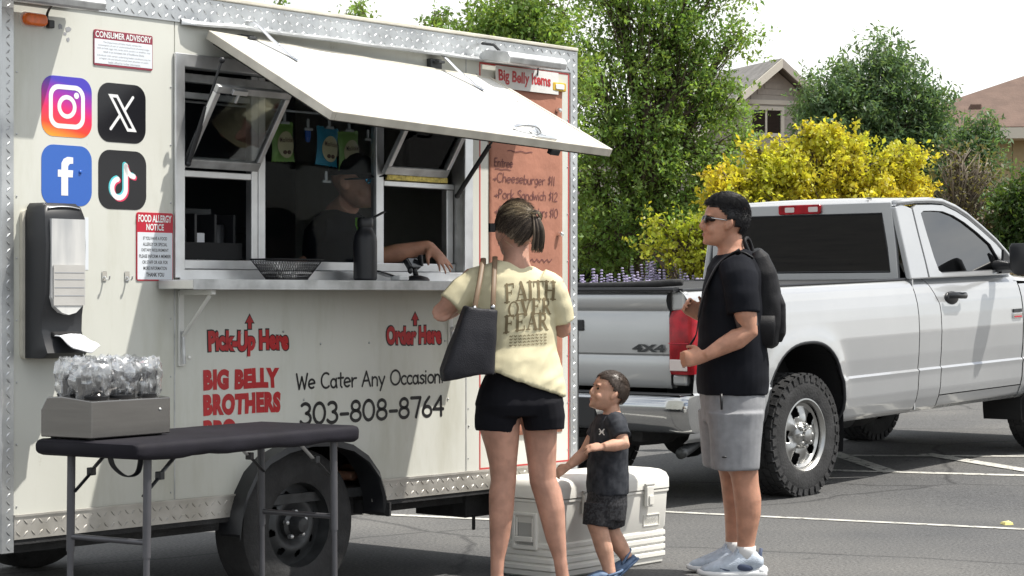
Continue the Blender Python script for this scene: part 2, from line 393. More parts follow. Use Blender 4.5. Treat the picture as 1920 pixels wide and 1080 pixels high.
# round-cornered app icon print: orange at the foot through pink to violet at the head
_m = bpy.data.materials.new('icon_gradient'); _m.use_nodes = True; _t = _m.node_tree; _p = _t.nodes['Principled BSDF']; _p.inputs['Roughness'].default_value = .2
_tc = _t.nodes.new('ShaderNodeTexCoord'); _mp = _t.nodes.new('ShaderNodeMapping'); _mp.inputs['Rotation'].default_value = (0, R(78), 0)
_g = _t.nodes.new('ShaderNodeTexGradient'); _r = _t.nodes.new('ShaderNodeValToRGB')
_t.links.new(_tc.outputs['Generated'], _mp.inputs['Vector']); _t.links.new(_mp.outputs[0], _g.inputs[0]); _t.links.new(_g.outputs[0], _r.inputs[0]); _t.links.new(_r.outputs[0], _p.inputs['Base Color'])
_mp.inputs['Location'].default_value = (0.0, 0, 0); MATS['icon_gradient'] = _m
_e = _r.color_ramp.elements; _e[0].position = .02; _e[0].color = (.95,.42,.03,1); _e[1].position = .98; _e[1].color = (.07,.05,.50,1)
for _x, _c in ((.25,(.85,.06,.03,1)), (.5,(.80,.02,.12,1)), (.72,(.42,.02,.36,1))):
    _k = _r.color_ramp.elements.new(_x); _k.color = _c

# ------------------------------------------------------------------ frames of reference
TH = math.atan(3340/4000)                       # trailer direction
TP = Vector((-.883, 9.04, 0)); TROT = math.pi/2-TH
TM = Matrix.Translation(TP) @ Matrix.Rotation(TROT, 4, 'Z')
def tw(s, w, z): return TM @ Vector((s, -w, z))      # along wall, out from wall, up -> world
TRUCK_O = Vector((1.91, 13.79, 0)); TRUCK_YAW = R(49); TRUCK_PITCH = R(1.8)
TRUCK_D = Vector((math.cos(TRUCK_YAW), math.sin(TRUCK_YAW), 0))
def ground_z(x, y):
    t = (x-TRUCK_O.x)*TRUCK_D.x+(y-TRUCK_O.y)*TRUCK_D.y
    return math.tan(TRUCK_PITCH)*min(max(t, 0), 9.0)

# ------------------------------------------------------------------ ground
def asphalt_material():
    m = mat('asphalt', (.070,.071,.074), rough=.88, col2=(.128,.125,.120), vscale=.55, lo=.3, hi=.72, detail=9, bump=.5, bscale=95, bdist=.012)
    t = m.node_tree; p = t.nodes['Principled BSDF']; src = p.inputs['Base Color'].links[0].from_socket
    tcn = t.nodes.new('ShaderNodeTexCoord')
    n = t.nodes.new('ShaderNodeTexNoise'); n.inputs['Scale'].default_value = 60; n.inputs['Detail'].default_value = 3
    r = t.nodes.new('ShaderNodeValToRGB'); r.color_ramp.elements[0].position = .3; r.color_ramp.elements[1].position = .72
    r.color_ramp.elements[0].color = (.55,.55,.55,1); r.color_ramp.elements[1].color = (1.5,1.5,1.48,1)
    mu = t.nodes.new('ShaderNodeMixRGB'); mu.blend_type = 'MULTIPLY'; mu.inputs[0].default_value = 1
    t.links.new(tcn.outputs['Object'], n.inputs['Vector']); t.links.new(n.outputs['Fac'], r.inputs[0]); t.links.new(src, mu.inputs[1]); t.links.new(r.outputs[0], mu.inputs[2])
    # oil and tar stains
    n3 = t.nodes.new('ShaderNodeTexNoise'); n3.inputs['Scale'].default_value = 2.3; n3.inputs['Detail'].default_value = 6; n3.inputs['Roughness'].default_value = .7
    r3 = t.nodes.new('ShaderNodeValToRGB'); r3.color_ramp.elements[0].position = .62; r3.color_ramp.elements[1].position = .70
    r3.color_ramp.elements[0].color = (1,1,1,1); r3.color_ramp.elements[1].color = (.55,.55,.56,1)
    m3 = t.nodes.new('ShaderNodeMixRGB'); m3.blend_type = 'MULTIPLY'; m3.inputs[0].default_value = 1
    t.links.new(tcn.outputs['Object'], n3.inputs['Vector']); t.links.new(n3.outputs['Fac'], r3.inputs[0]); t.links.new(mu.outputs[0], m3.inputs[1]); t.links.new(r3.outputs[0], m3.inputs[2])
    vo = t.nodes.new('ShaderNodeTexVoronoi'); vo.feature = 'DISTANCE_TO_EDGE'; vo.inputs['Scale'].default_value = .33
    nd = t.nodes.new('ShaderNodeTexNoise'); nd.inputs['Scale'].default_value = 1.6; nd.inputs['Detail'].default_value = 6
    mv = t.nodes.new('ShaderNodeMixRGB'); mv.inputs[0].default_value = .22; rc = t.nodes.new('ShaderNodeValToRGB'); rc.color_ramp.elements[0].position = .0; rc.color_ramp.elements[1].position = .007
    rc.color_ramp.elements[0].color = (.45,.45,.46,1); rc.color_ramp.elements[1].color = (1,1,1,1); m4 = t.nodes.new('ShaderNodeMixRGB'); m4.blend_type = 'MULTIPLY'; m4.inputs[0].default_value = 1
    t.links.new(tcn.outputs['Object'], nd.inputs['Vector']); t.links.new(tcn.outputs['Object'], mv.inputs[1]); t.links.new(nd.outputs['Color'], mv.inputs[2]); t.links.new(mv.outputs[0], vo.inputs['Vector'])
    t.links.new(vo.outputs['Distance'], rc.inputs[0]); t.links.new(m3.outputs[0], m4.inputs[1]); t.links.new(rc.outputs[0], m4.inputs[2])
    t.links.new(m4.outputs[0], p.inputs['Base Color'])
asphalt_material()
def sheet(xs, ys, fz):
    mb = MB(); nx = len(xs)
    mb.v = [(x, y, fz(x, y)) for y in ys for x in xs]
    mb.f = [(j*nx+i, j*nx+i+1, (j+1)*nx+i+1, (j+1)*nx+i) for j in range(len(ys)-1) for i in range(nx-1)]
    return mb
xs = sorted(set([-400,-200,-100,-60,-40]+[i*.75-30 for i in range(81)]+[40,60,100,200,400])); ys = [-60,-20,-5]+[i*.75 for i in range(54)]+[45,55,70,100,160,300,600]
struct(obj('asphalt_ground', sheet(xs, ys, ground_z), 'asphalt', smooth=True, fixn=False))

m = mat('road_paint', (.52,.51,.47), rough=.8, var=.12, vscale=5, bump=.3, bscale=90)
t = m.node_tree; p = t.nodes['Principled BSDF']                        # worn, flaking paint
n = t.nodes.new('ShaderNodeTexNoise'); n.inputs['Scale'].default_value = 14; n.inputs['Detail'].default_value = 8; n.inputs['Roughness'].default_value = .7
r = t.nodes.new('ShaderNodeValToRGB'); r.color_ramp.elements[0].position = .36; r.color_ramp.elements[1].position = .47
tcn = t.nodes.new('ShaderNodeTexCoord'); t.links.new(tcn.outputs['Object'], n.inputs['Vector']); t.links.new(n.outputs['Fac'], r.inputs[0]); t.links.new(r.outputs[0], p.inputs['Alpha'])
def paint_line(a, b, wd, lift=.004):
    a, b = Vector(a), Vector(b); d = (b-a); Lg = d.length; d.normalize(); q = Vector((-d.y, d.x))*wd/2; n = max(2, int(Lg/.3)); mb = MB()
    for i in range(n+1):
        c = a+d*Lg*i/n
        for s in (1, -1):
            e = c+q*s; mb.v.append((e.x, e.y, ground_z(e.x, e.y)+lift))
    mb.f = [(2*i, 2*i+1, 2*i+3, 2*i+2) for i in range(n)]
    return struct(obj('painted_line', mb, 'road_paint', fixn=True))
def gp(px, py):                                       # a spot on the lot seen at that place in the photo, walked out to the ground
    Y = 5200/(py-555)
    for _ in range(8): Y = 4000*(1.3-ground_z((px-960)/4000*Y, Y))/(py-555)
    return ((px-960)/4000*Y, Y)
paint_line(gp(1180,957), gp(2060,1000), .075)
paint_line(gp(1430,879), gp(2060,896), .10)
paint_line(gp(1440,854), gp(2060,857), .10, .0045)
paint_line(gp(1562,850), gp(1672,887), .13, .006)
paint_line(gp(1735,852), gp(2010,897), .13, .006)
paint_line(gp(640,962), gp(930,975), .09)
paint_line(gp(100,975), gp(690,953), .09, .005)

mb = MB(); mb.add([(-.028,-.02,0),(.028,-.024,0),(.034,.03,.002),(-.03,.026,.004),(-.02,-.015,.016),(.026,-.02,.012),(.03,.026,.02),(-.024,.022,.014)], [(0,3,2,1),(4,5,6,7),(0,1,5,4),(1,2,6,5),(2,3,7,6),(3,0,4,7)])
mat('litter_yellow', (.75,.66,.25), rough=.7, var=.1)
g = gp(1888,984); tag(obj('paper_scrap', mb, 'litter_yellow', loc=(g[0], g[1], ground_z(*g)+.001), rot=(0,0,.4)), 'small crumpled yellow paper scrap lying on the asphalt', 'litter')

# ------------------------------------------------------------------ food trailer
trailer = thing('food_trailer', 'white food trailer with diamond plate trim and open serving hatch', 'food trailer', TP, (0,0,TROT))
def tp(name, mb, m, parent=None, **k): return obj(name, mb, m, parent or trailer, **k)

X0, X1, Z0, Z1 = -1.552, 1.868, .40, 2.505
arch = [(-.40,.45),(-.385,.50),(-.35,.565),(-.28,.625),(-.17,.665),(-.04,.685),(.10,.68),(.22,.65),(.31,.60),(.375,.53),(.405,.45)]
tp('wall_panel', MB().bb(X0+.01,-.7195, 0,.04, .45,2.45), 'trailer_white', bevel=.002)
tp('wall_panel', MB().prism([(-.7155,.45)]+arch+[(1.0445,.45),(1.0445,1.395),(-.7155,1.395)], 0, .04), 'trailer_white')
tp('wall_panel', MB().bb(-.7155,1.0445, 0,.04, 2.245,2.45), 'trailer_white', bevel=.002)
tp('wall_panel', MB().bb(1.0485,X1-.01, 0,.04, .45,2.45), 'trailer_white', bevel=.002)
tp('end_wall', MB().bb(X0,X0+.04, .045,1.96, .42,2.48), 'trailer_white')
tp('end_wall', MB().bb(X1-.04,X1, .045,1.96, .42,2.48), 'trailer_white')
tp('back_wall', MB().bb(X0+.01,X1-.01, 1.96,2.0, .42,2.48), 'trailer_white')
tp('roof', MB().bb(X0,X1, .002,2.0, 2.482,2.5), 'dull_alu')
tp('floor', MB().bb(X0+.05,X1-.05, .05,1.95, .42,.46), 'dark_steel')
tp('chassis_rail', MB().bb(X0+.03,X1-.03, .12,.20, .33,.415), 'black_rubber')
tp('chassis_rail', MB().bb(X0+.03,X1-.03, 1.75,1.83, .33,.415), 'black_rubber')
tp('axle', MB().cyl((0,.1,.32),(0,1.9,.32),.04), 'black_rubber')
tp('step_box', MB().bb(1.16,1.47, .10,.42, .26,.405).bb(1.2,1.22,.09,.1,.2,.27), 'black_rubber', bevel=.006)
tp('front_post', MB().bb(X1+.012,X1+.05, .02,.07, .30,1.13).bb(X1+.002,X1+.02,.03,.06,.5,.54).bb(X1+.002,X1+.02,.03,.06,1.0,1.04), 'black_plastic', bevel=.004)
# inside
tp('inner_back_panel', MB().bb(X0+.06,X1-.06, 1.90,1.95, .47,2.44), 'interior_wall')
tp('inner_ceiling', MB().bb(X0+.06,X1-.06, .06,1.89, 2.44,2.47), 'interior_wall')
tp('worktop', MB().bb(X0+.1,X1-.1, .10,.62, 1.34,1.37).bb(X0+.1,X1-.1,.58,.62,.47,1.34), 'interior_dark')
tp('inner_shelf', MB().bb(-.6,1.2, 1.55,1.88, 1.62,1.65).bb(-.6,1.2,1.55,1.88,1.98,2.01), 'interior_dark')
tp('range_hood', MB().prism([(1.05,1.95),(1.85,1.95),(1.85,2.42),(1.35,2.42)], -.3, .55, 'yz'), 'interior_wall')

# diamond plate: sheet with raised lugs
def plate(mb, x0, x1, z0, z1, y, th=.004, pitch=.034, ln=.03, wd=.009, ht=.0028):
    mb.bb(x0, x1, y, y+th, z0, z1)
    nx = int((x1-x0)/pitch); nz = max(1, int((z1-z0)/pitch)); px = (x1-x0)/nx; pz = (z1-z0)/nz
    for i in range(nx):
        for j in range(nz):
            cx, cz = x0+(i+.5)*px, z0+(j+.5)*pz; a = R(45 if (i+j) % 2 else -45)
            u = (math.cos(a), math.sin(a)); q = (-u[1], u[0]); h = min(ln, pz*.95, px*1.0)/2
            P = [(cx+u[0]*h, cz+u[1]*h), (cx+q[0]*wd/2, cz+q[1]*wd/2), (cx-u[0]*h, cz-u[1]*h), (cx-q[0]*wd/2, cz-q[1]*wd/2)]
            T = [(cx+u[0]*h*.5, cz+u[1]*h*.5), (cx-u[0]*h*.5, cz-u[1]*h*.5)]
            mb.add([(a_, y-.0002, b_) for a_, b_ in P]+[(a_, y-ht, b_) for a_, b_ in T], [(0,1,4),(1,2,5,4),(2,3,5),(3,0,4,5)])
    return mb
tp('roof_trim', plate(MB(), X0+.0505, X1-.0505, 2.392, 2.497, -.006), 'diamond_plate')
tp('roof_edge', MB().bb(X0,X1, -.016,.03, 2.4985,2.516), 'cream_edge', bevel=.004)
tp('corner_trim', plate(MB(), X0, X0+.05, .352, 2.497, -.0055, pitch=.028).bb(X0-.004,X0,-.0055,.05,.352,2.497), 'diamond_plate')
tp('corner_trim', plate(MB(), X1-.05, X1, .42, 2.497, -.0055, pitch=.028).bb(X1,X1+.004,-.0055,.05,.42,2.497), 'diamond_plate')
tp('lower_trim', plate(MB(), X0+.0505, -.40, .398, .482, -.008).bb(X0+.0505,-.40,-.013,.0,.4825,.490), 'diamond_dirty')
tp('lower_trim', plate(MB(), .412, X1-.0505, .398, .482, -.008).bb(.412,X1-.0505,-.014,.0,.4825,.492), 'diamond_dirty')
tp('lower_edge', MB().bb(X0+.05,-.43,-.003,.1,.378,.396), 'black_rubber'); tp('lower_edge', MB().bb(.43,X1-.05,-.003,.1,.378,.396), 'black_rubber')
# rain lip above the hatch, slightly buckled
mb = MB(); N = 60
for i in range(N+1):
    x = -.69+1.86*i/N; e = math.sin(math.pi*i/N)**.35; w = .062*e*(1+.12*noise.noise((x*5, 0, 0)))+.004; dz = .008*noise.noise((x*4, 3, 0))
    mb.v += [(x,-.008,2.408+dz*.3),(x,-.010-w*.5,2.405+dz),(x,-.008-w,2.392+dz),(x,-.006-w,2.384+dz),(x,-.008-w*.5,2.396+dz),(x,-.004,2.397)]
for i in range(N):
    for k in range(6): mb.f.append((i*6+k, i*6+(k+1) % 6, (i+1)*6+(k+1) % 6, (i+1)*6+k))
tp('rain_lip', mb, 'diamond_plate', smooth=40)
tp('seam_strip', MB().bb(-.7205,-.7145,-.0015,.004,.49,1.33), 'dull_alu')
tp('seam_strip', MB().bb(1.0435,1.0495,-.0015,.004,.49,1.36), 'dull_alu'); tp('seam_strip', MB().bb(1.0435,1.0495,-.0015,.004,2.27,2.39), 'dull_alu')
for x, z in ((-1.03,2.305),(.10,1.095),(.40,1.095),(.90,1.095),(.0,.86),(.92,.83),(-.70,.70),(1.065,.70),(1.065,1.5),(1.12,2.33),(-.36,1.148),(-.12,1.15)):
    tp('rivet', MB().ell((x,-.002,z), (.005,.004,.005), nu=8, nv=6), 'dull_alu', smooth=True)

# wheels
def wheel(name, parent, c, r, wd, rim_r, holes, mt, mr, side=-1, tread=0):
    cx, cy, cz = c
    W = bpy.data.objects.new(name, None); COL.objects.link(W); W.parent = parent; W.location = c
    h = wd/2; s = side
    prof = [(rim_r-.01,-h*.9*s),(rim_r+.012,-h*.98*s),(r*.80,-h*1.0*s),(r*.92,-h*.97*s),(r*.975,-h*.86*s),(r*.995,-h*.6*s),(r,0),(r*.995,h*.6*s),(r*.975,h*.86*s),(r*.92,h*.97*s),(r*.80,h*1.0*s),(rim_r+.012,h*.98*s),(rim_r-.01,h*.9*s)]
    mb = MB().lathe([(a, -b) for a, b in prof], axis='Y', n=56, caps=False)
    if tread:
        nb = tread
        for k in range(nb):
            for row, off in ((-.78,0),(-.40,.5),(0,.0),(.40,.5),(.78,0)):
                a = 2*math.pi*(k+off)/nb
                M = Matrix.Rotation(a, 4, 'Y') @ Matrix.Translation((0, row*h, r-.004))
                sk = .35 if row < 0 else -.35
                mb.add([(x*2*math.pi*r/nb*.37+(sk*y*.012), y*wd*.082, z*.008*(1-.0)) for z in (-1,1) for x, y in ((-1,-1),(1,-1),(1,1),(-1,1))], [(0,3,2,1),(4,5,6,7),(0,1,5,4),(1,2,6,5),(2,3,7,6),(3,0,4,7)], M)
            for ys in (-1, 1):                               # shoulder blocks
                a = 2*math.pi*(k+.25)/nb
                M = Matrix.Rotation(a, 4, 'Y') @ Matrix.Translation((0, ys*h*.97, r*.925))
                mb.add([(x*2*math.pi*r/nb*.30, y*.007, z*r*.055) for z in (-1,1) for x, y in ((-1,-1),(1,-1),(1,1),(-1,1))], [(0,3,2,1),(4,5,6,7),(0,1,5,4),(1,2,6,5),(2,3,7,6),(3,0,4,7)], M)
    ty = obj('tyre', mb, mt, W, smooth=35)
    return W
wl = wheel('wheel', trailer, (0,.115,.328), .328, .20, .19, 8, 'tyre', 'dark_steel')
def steel_rim(W, out):
    # out = y of the outer face; dished disc with eight round holes
    n = 64; y0 = out; mb = MB()
    mb.lathe([(.198,y0+.010),(.196,y0-.004),(.184,y0-.004),(.176,y0+.03),(.172,y0+.075)], axis='Y', n=n, caps=False)
    holes = [(.128*math.cos(2*math.pi*(k+.3)/8), .128*math.sin(2*math.pi*(k+.3)/8)) for k in range(8)]
    # disc as polar grid, faces inside holes removed
    rs = [.06+.0045*i for i in range(27)]; na = 144; o = len(mb.v)
    def dy(r): return y0+.055-.028*math.exp(-((r-.105)/.035)**2)
    for r_ in rs:
        for k in range(na):
            a = 2*math.pi*k/na; mb.v.append((r_*math.cos(a), dy(r_), r_*math.sin(a)))
    for i in range(len(rs)-1):
        for k in range(na):
            a = 2*math.pi*(k+.5)/na; rm = (rs[i]+rs[i+1])/2; x, z = rm*math.cos(a), rm*math.sin(a)
            if all((x-hx)**2+(z-hz)**2 > .0165**2 for hx, hz in holes):
                k2 = (k+1) % na; mb.f.append((o+i*na+k, o+i*na+k2, o+(i+1)*na+k2, o+(i+1)*na+k))
    rim = obj('rim', mb, 'dark_steel', W, smooth=40)
    obj('rim_back', MB().lathe([(.17,y0+.08),(.17,y0+.085)], axis='Y', n=32), 'dark_void', rim)
    obj('hub', MB().lathe([(.062,y0+.056),(.058,y0+.03),(.042,y0+.02),(.036,y0-.02),(.03,y0-.03),(.0,y0-.032)], axis='Y', n=32), 'dark_steel', rim, smooth=35)
    for k in range(5):
        a = 2*math.pi*k/5+.4; x, z = .056*math.cos(a), .056*math.sin(a)
        obj('lug_nut', MB().lathe([(.010,y0+.03),(.010,y0+.008),(.006,y0+.004),(.0,y0+.003)], (x,0,z), 'Y', 6), 'aluminium', rim)
steel_rim(wl, -.085)
wl2 = wheel('wheel', trailer, (0,1.87,.328), .328, .20, .19, 8, 'tyre', 'dark_steel')
obj('rim', MB().lathe([(.19,-.06),(.15,-.02),(.06,-.05),(.0,-.05)], axis='Y', n=32), 'dark_steel', wl2)
tp('wheel_well', MB().prism([(-.42,.40)]+[(x*1.03, z+.012) for x, z in arch[1:-1]]+[(.43,.40)], .30, .32), 'dark_void')
mb = MB(); P = [(-.44,.33),(-.425,.42),(-.395,.50),(-.345,.575),(-.27,.635),(-.16,.675),(-.03,.695),(.10,.69),(.22,.662),(.315,.61),(.385,.535),(.42,.45),(.435,.365)]
for i, (x, z) in enumerate(P):
    nx_, nz_ = (x-.0)*.05, .012
    w0 = .08
    mb.v += [(x,.05,z),(x,-w0,z),(x*1.005,-w0-.004,z-.028),(x*.985,-w0+.006,z-.028),(x*.97,-w0+.01,z-.012),(x*.97,.05,z-.012)]
for i in range(len(P)-1):
    for k in range(6): mb.f.append((i*6+k, i*6+(k+1) % 6, (i+1)*6+(k+1) % 6, (i+1)*6+k))
mb.f += [tuple(range(6)), tuple(range((len(P)-1)*6, len(P)*6))]
tp('fender', mb, 'black_plastic', smooth=50)
tp('mud_flap', MB().bb(.425,.435,-.1,.14,.34,.40), 'black_rubber')

# window frame and sashes
fo = [(-.724,1.372),(1.082,1.372),(1.082,2.269),(-.724,2.269)]; fi = [(-.674,1.407),(1.025,1.407),(1.025,2.216),(-.674,2.216)]
tp('window_frame', MB().ring(fo, fi, -.014, -.001), 'aluminium', bevel=.003)
tp('window_reveal', MB().bb(-.684,-.674,-.001,.066,1.397,2.226).bb(1.025,1.035,-.001,.066,1.397,2.226).bb(-.674,1.025,-.001,.066,2.216,2.226).bb(-.674,1.025,-.001,.066,1.395,1.407), 'dull_alu')
yb = .058
tp('mullion', MB().bb(-.251,-.215,yb-.006,yb+.03,1.409,2.214), 'aluminium', bevel=.003); tp('mullion', MB().bb(-.209,-.169,yb-.003,yb+.03,1.409,2.214), 'aluminium', bevel=.003)
tp('mullion', MB().bb(.503,.551,yb-.006,yb+.03,1.409,2.214), 'aluminium', bevel=.003)
tp('window_rail', MB().bb(-.672,-.253,yb-.006,yb+.03,1.781,1.809), 'aluminium', bevel=.003); tp('window_rail', MB().bb(-.640,-.615,yb-.004,yb+.03,1.449,1.779), 'aluminium', bevel=.003)
tp('window_rail', MB().bb(.553,1.023,yb-.006,yb+.03,1.790,1.815), 'aluminium', bevel=.003); tp('window_rail', MB().bb(.975,1.018,yb-.004,yb+.03,1.449,1.788), 'aluminium', bevel=.003)
tp('window_rail', MB().bb(-.672,1.023,yb-.008,yb+.03,2.165,2.2), 'dull_alu', bevel=.003); tp('window_rail', MB().bb(-.672,-.253,yb+.0,yb+.03,2.1,2.125), 'dull_alu', bevel=.003)
tp('window_sill', MB().bb(-.672,1.023,yb-.016,yb+.04,1.409,1.447), 'aluminium', bevel=.003)
tp('brass_strip', MB().bb(.558,.965,yb-.018,yb-.0065,1.817,1.842), 'brass_strip', bevel=.002)
tp('window_pane', MB().bb(-.169,.503,yb+.012,yb+.016,1.448,2.165), 'window_glass')
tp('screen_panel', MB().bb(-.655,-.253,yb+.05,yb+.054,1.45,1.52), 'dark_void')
def sash(x0, x1, z0, top_w, top_z, name='tilted_sash'):
    S = bpy.data.objects.new(name, None); COL.objects.link(S); S.parent = trailer; S.location = (x0, yb-.02, z0)
    v = Vector((0, -(top_w+yb-.02), top_z-z0)); Lh = v.length; ang = math.atan2(-v.y, v.z); S.rotation_euler = (ang, 0, 0)
    w = x1-x0; b = .03
    obj('rail', MB().bb(0,w,-.012,.012,0,b*1.3), 'dull_alu', S, bevel=.003)
    obj('rail', MB().bb(0,w,-.012,.012,Lh-b,Lh), 'dull_alu', S, bevel=.003)
    for xx in (0, w-b*.8): obj('stile', MB().bb(xx,xx+b*.8,-.012,.012,b*1.3+.001,Lh-b-.001), 'aluminium', S, bevel=.003)
    obj('pane', MB().bb(b*.8,w-b*.8,-.002,.002,b*1.3,Lh-b), 'sash_glass', S)
    obj('catch', MB().bb(.07,.15,-.028,-.013,Lh-.025,Lh-.004).bb(.10,.11,-.03,-.02,Lh-.06,Lh-.02), 'aluminium', S, bevel=.002)
    return S
sash(-.643, -.237, 1.822, .17, 2.135); sash(.53, .945, 1.846, .17, 2.165)

# hatch, hinged above the window and propped open
hatch = bpy.data.objects.new('serving_hatch', None); COL.objects.link(hatch); hatch.parent = trailer
hatch.location = (0, -.035, 2.338); hatch.rotation_euler = (R(27.2), R(1.7), 0)
HX0, HX1, HL = -.575, 1.185, .80
obj('hatch_panel', MB().bb(HX0+.022,HX1-.022,-HL+.022,-.012,-.012,.010), 'hatch_white', hatch)
for a in ((HX0,HX0+.022,-HL,0),(HX1-.022,HX1,-HL,0),(HX0+.0221,HX1-.0221,-HL,-HL+.022),(HX0+.0221,HX1-.0221,-.012,0)):
    obj('edge_trim', MB().bb(a[0],a[1],a[2],a[3],-.022,.015), 'cream_edge', hatch, bevel=.003)
obj('gasket', MB().ring([(HX0+.03,-HL+.03),(HX1-.03,-HL+.03),(HX1-.03,-.02),(HX0+.03,-.02)], [(HX0+.045,-HL+.045),(HX1-.045,-HL+.045),(HX1-.045,-.03),(HX0+.045,-.03)], -.036, -.0125, 'xy'), 'black_rubber', hatch)
obj('hatch_lining', MB().bb(HX0+.047,HX1-.047,-HL+.047,-.032,-.030,-.0125), 'dull_alu', hatch)
for x in (-.30, .86):
    pts = catmull([(x-.03,.075,.055),(x-.02,.03,.07),(x,-.06,.045),(x+.03,-.17,.018),(x+.035,-.23,.016)], 5)
    h = obj('hinge_arm', MB().loft([(p, .013, .004) for p in pts], 10, (1,0,0)), 'chrome', hatch, smooth=50)
    obj('hinge_bolt', MB().ell((x+.012,-.11,.036), (.008,.008,.006)), 'chrome', h, smooth=True)
    obj('hinge_bolt', MB().ell((x+.033,-.20,.02), (.008,.008,.006)), 'chrome', h, smooth=True)
for x in (-.34, .82):
    tp('hinge_bracket', MB().bb(x-.045,x+.03,-.028,-.0005,2.325,2.372).bb(x-.03,x+.01,-.065,-.0285,2.35,2.362), 'dark_steel', bevel=.003)
lt = obj('latch_plate', MB().bb(.66,.80,-.79,-.755,.0155,.024).bb(.70,.75,-.775,-.70,.0105,.024), 'chrome', hatch, bevel=.004)
obj('latch_handle', MB().tube(catmull([(.60,-.70,.018),(.64,-.715,.04),(.70,-.73,.045),(.74,-.735,.02)], 4), .010, 8), 'chrome', lt, smooth=True)
obj('latch_catch', MB().bb(.78,.84,-.80,-.775,-.05,-.0225), 'black_plastic', hatch, bevel=.004)
for a, b in (((-.655,-.01,1.83),(-.62,-.17,2.235)), ((.985,.0,1.76),(1.05,-.30,2.17))):
    a, b = Vector(a), Vector(b); mid = a.lerp(b, .55)
    st = tp('gas_strut', MB().cyl(a, mid, .011, n=12), 'black_plastic', smooth=40)
    obj('strut_rod', MB().cyl(mid, b, .005, n=10), 'dark_steel', st, smooth=40)
    obj('strut_end', MB().ell(b, (.013,.013,.013)), 'black_plastic', st, smooth=True)
    obj('strut_end', MB().ell(a, (.013,.013,.013)), 'black_plastic', st, smooth=True)

# shelf and folding brackets
sh = tp('serving_shelf', MB().bb(-.815,1.09,-.222,-.0145,1.327,1.364), 'aluminium', bevel=.004)
obj('shelf_lip', MB().bb(-.817,1.092,-.2265,-.2225,1.325,1.366), 'dull_alu', sh, bevel=.0015)
obj('upstand', MB().bb(-.70,1.06,-.0143,-.006,1.3645,1.40), 'aluminium', sh)
for x in (-.69, .93):
    b = tp('shelf_bracket', MB().bb(x-.014,x+.014,-.012,-.0005,1.02,1.322), 'white_paint', bevel=.003)
    obj('bracket_arm', MB().bb(x-.012,x+.012,-.20,-.013,1.305,1.3265), 'white_paint', b, bevel=.003)
    obj('bracket_stay', MB().loft([((x,-.175,1.30),.010,.006),((x,-.02,1.14),.010,.006)], 8), 'white_paint', b)
    obj('bracket_stay', MB().loft([((x,-.02,1.16),.008,.005),((x,-.028,1.03),.008,.005)], 8), 'dull_alu', b)
    obj('pull_knob', MB().ell((x+.01,-.045,1.055), (.008,.008,.008)), 'white_paint', b, smooth=True)

# lamps on the eave, marker lamp, hooks
def floodlight(x0, x1, zc):
    F = bpy.data.objects.new('floodlight', None); COL.objects.link(F); F.parent = trailer; F.location = ((x0+x1)/2, -.02, zc); F.rotation_euler = (R(8), 0, 0)
    w = (x1-x0)/2
    obj('lamp_housing', MB().prism([(-.19,-.015),(-.005,-.015),(-.005,.012),(-.04,.035),(-.175,.035),(-.195,.012)], -w, w, 'yz'), 'dull_alu', F, bevel=.004)
    obj('lamp_lens', MB().bb(-w+.02,w-.02,-.175,-.02,-.019,-.0155), 'white_print', F)
    obj('lamp_bracket', MB().tube([(-w+.03,-.10,.035),(-w+.03,-.06,.06),(-w+.03,.012,.062)], .007, 6), 'dark_steel', F)
    return F
floodlight(1.11, 1.53, 2.41); floodlight(-1.75, -1.235, 2.405)
tp('lamp_cable', MB().tube(catmull([(-1.395,-.12,2.40),(-1.36,-.03,2.37),(-1.352,-.008,2.345),(-1.34,-.008,2.32)], 5), .005, 6), 'black_plastic', smooth=True)
tp('cable_box', MB().bb(-1.352,-1.325,-.022,-.0005,2.305,2.335), 'dark_steel', bevel=.004)
tp('lamp_cable', MB().tube(catmull([(1.50,-.06,2.40),(1.545,-.02,2.36),(1.55,-.01,2.33),(1.54,-.008,2.29)], 5), .004, 6), 'black_plastic', smooth=True)
mk = tp('marker_lamp', MB().prism(rrect(-1.466,-1.362,2.306,2.352,.02), -.032, -.004), 'amber', bevel=.009, seg=3)
obj('lamp_base', MB().prism(rrect(-1.472,-1.356,2.301,2.357,.023), -.0038, -.0002), 'white_paint', mk)
ym = tp('marker_lamp', MB().prism(rrect(1.66,1.765,2.292,2.335,.008), -.022, -.0005), 'yellow_plastic', bevel=.005)
obj('lamp_lens', MB().prism(rrect(1.68,1.745,2.301,2.326,.006), -.026, -.0222), 'white_print', ym, bevel=.002)
for x in (-1.074, -.962):
    tp('wall_hook', MB().bb(x-.011,x+.011,-.004,-.0003,1.358,1.395).tube(catmull([(x,-.005,1.375),(x,-.018,1.362),(x,-.03,1.366),(x,-.034,1.378)],3), .004, 6), 'chrome', bevel=.001)
for x, z, r_ in ((-1.285,2.318,.013),(-1.247,2.31,.016),(-1.262,2.292,.008),(-1.246,2.272,.009)):   # bits of old adhesive
    tp('adhesive_spot', MB().prism([(x+r_*random.uniform(.6,1.2)*math.cos(a), z+r_*random.uniform(.5,1.2)*math.sin(a)) for a in [k*.7 for k in range(9)]], -.0012, -.0002), 'grey_print')

rv = MB().ell((0,-.001,0), (.0042,.003,.0042), nu=7, nv=4).mesh('rivet')
for x, z0_, z1_ in ((-.738,.52,2.36),(1.062,.55,2.3),(-1.485,.52,2.3),(1.80,.55,2.3)):
    k = 0
    while z0_+k*.23 < z1_:
        o = obj('rivet', rv, 'dull_alu', trailer); o.location = (x, 0, z0_+k*.23); k += 1
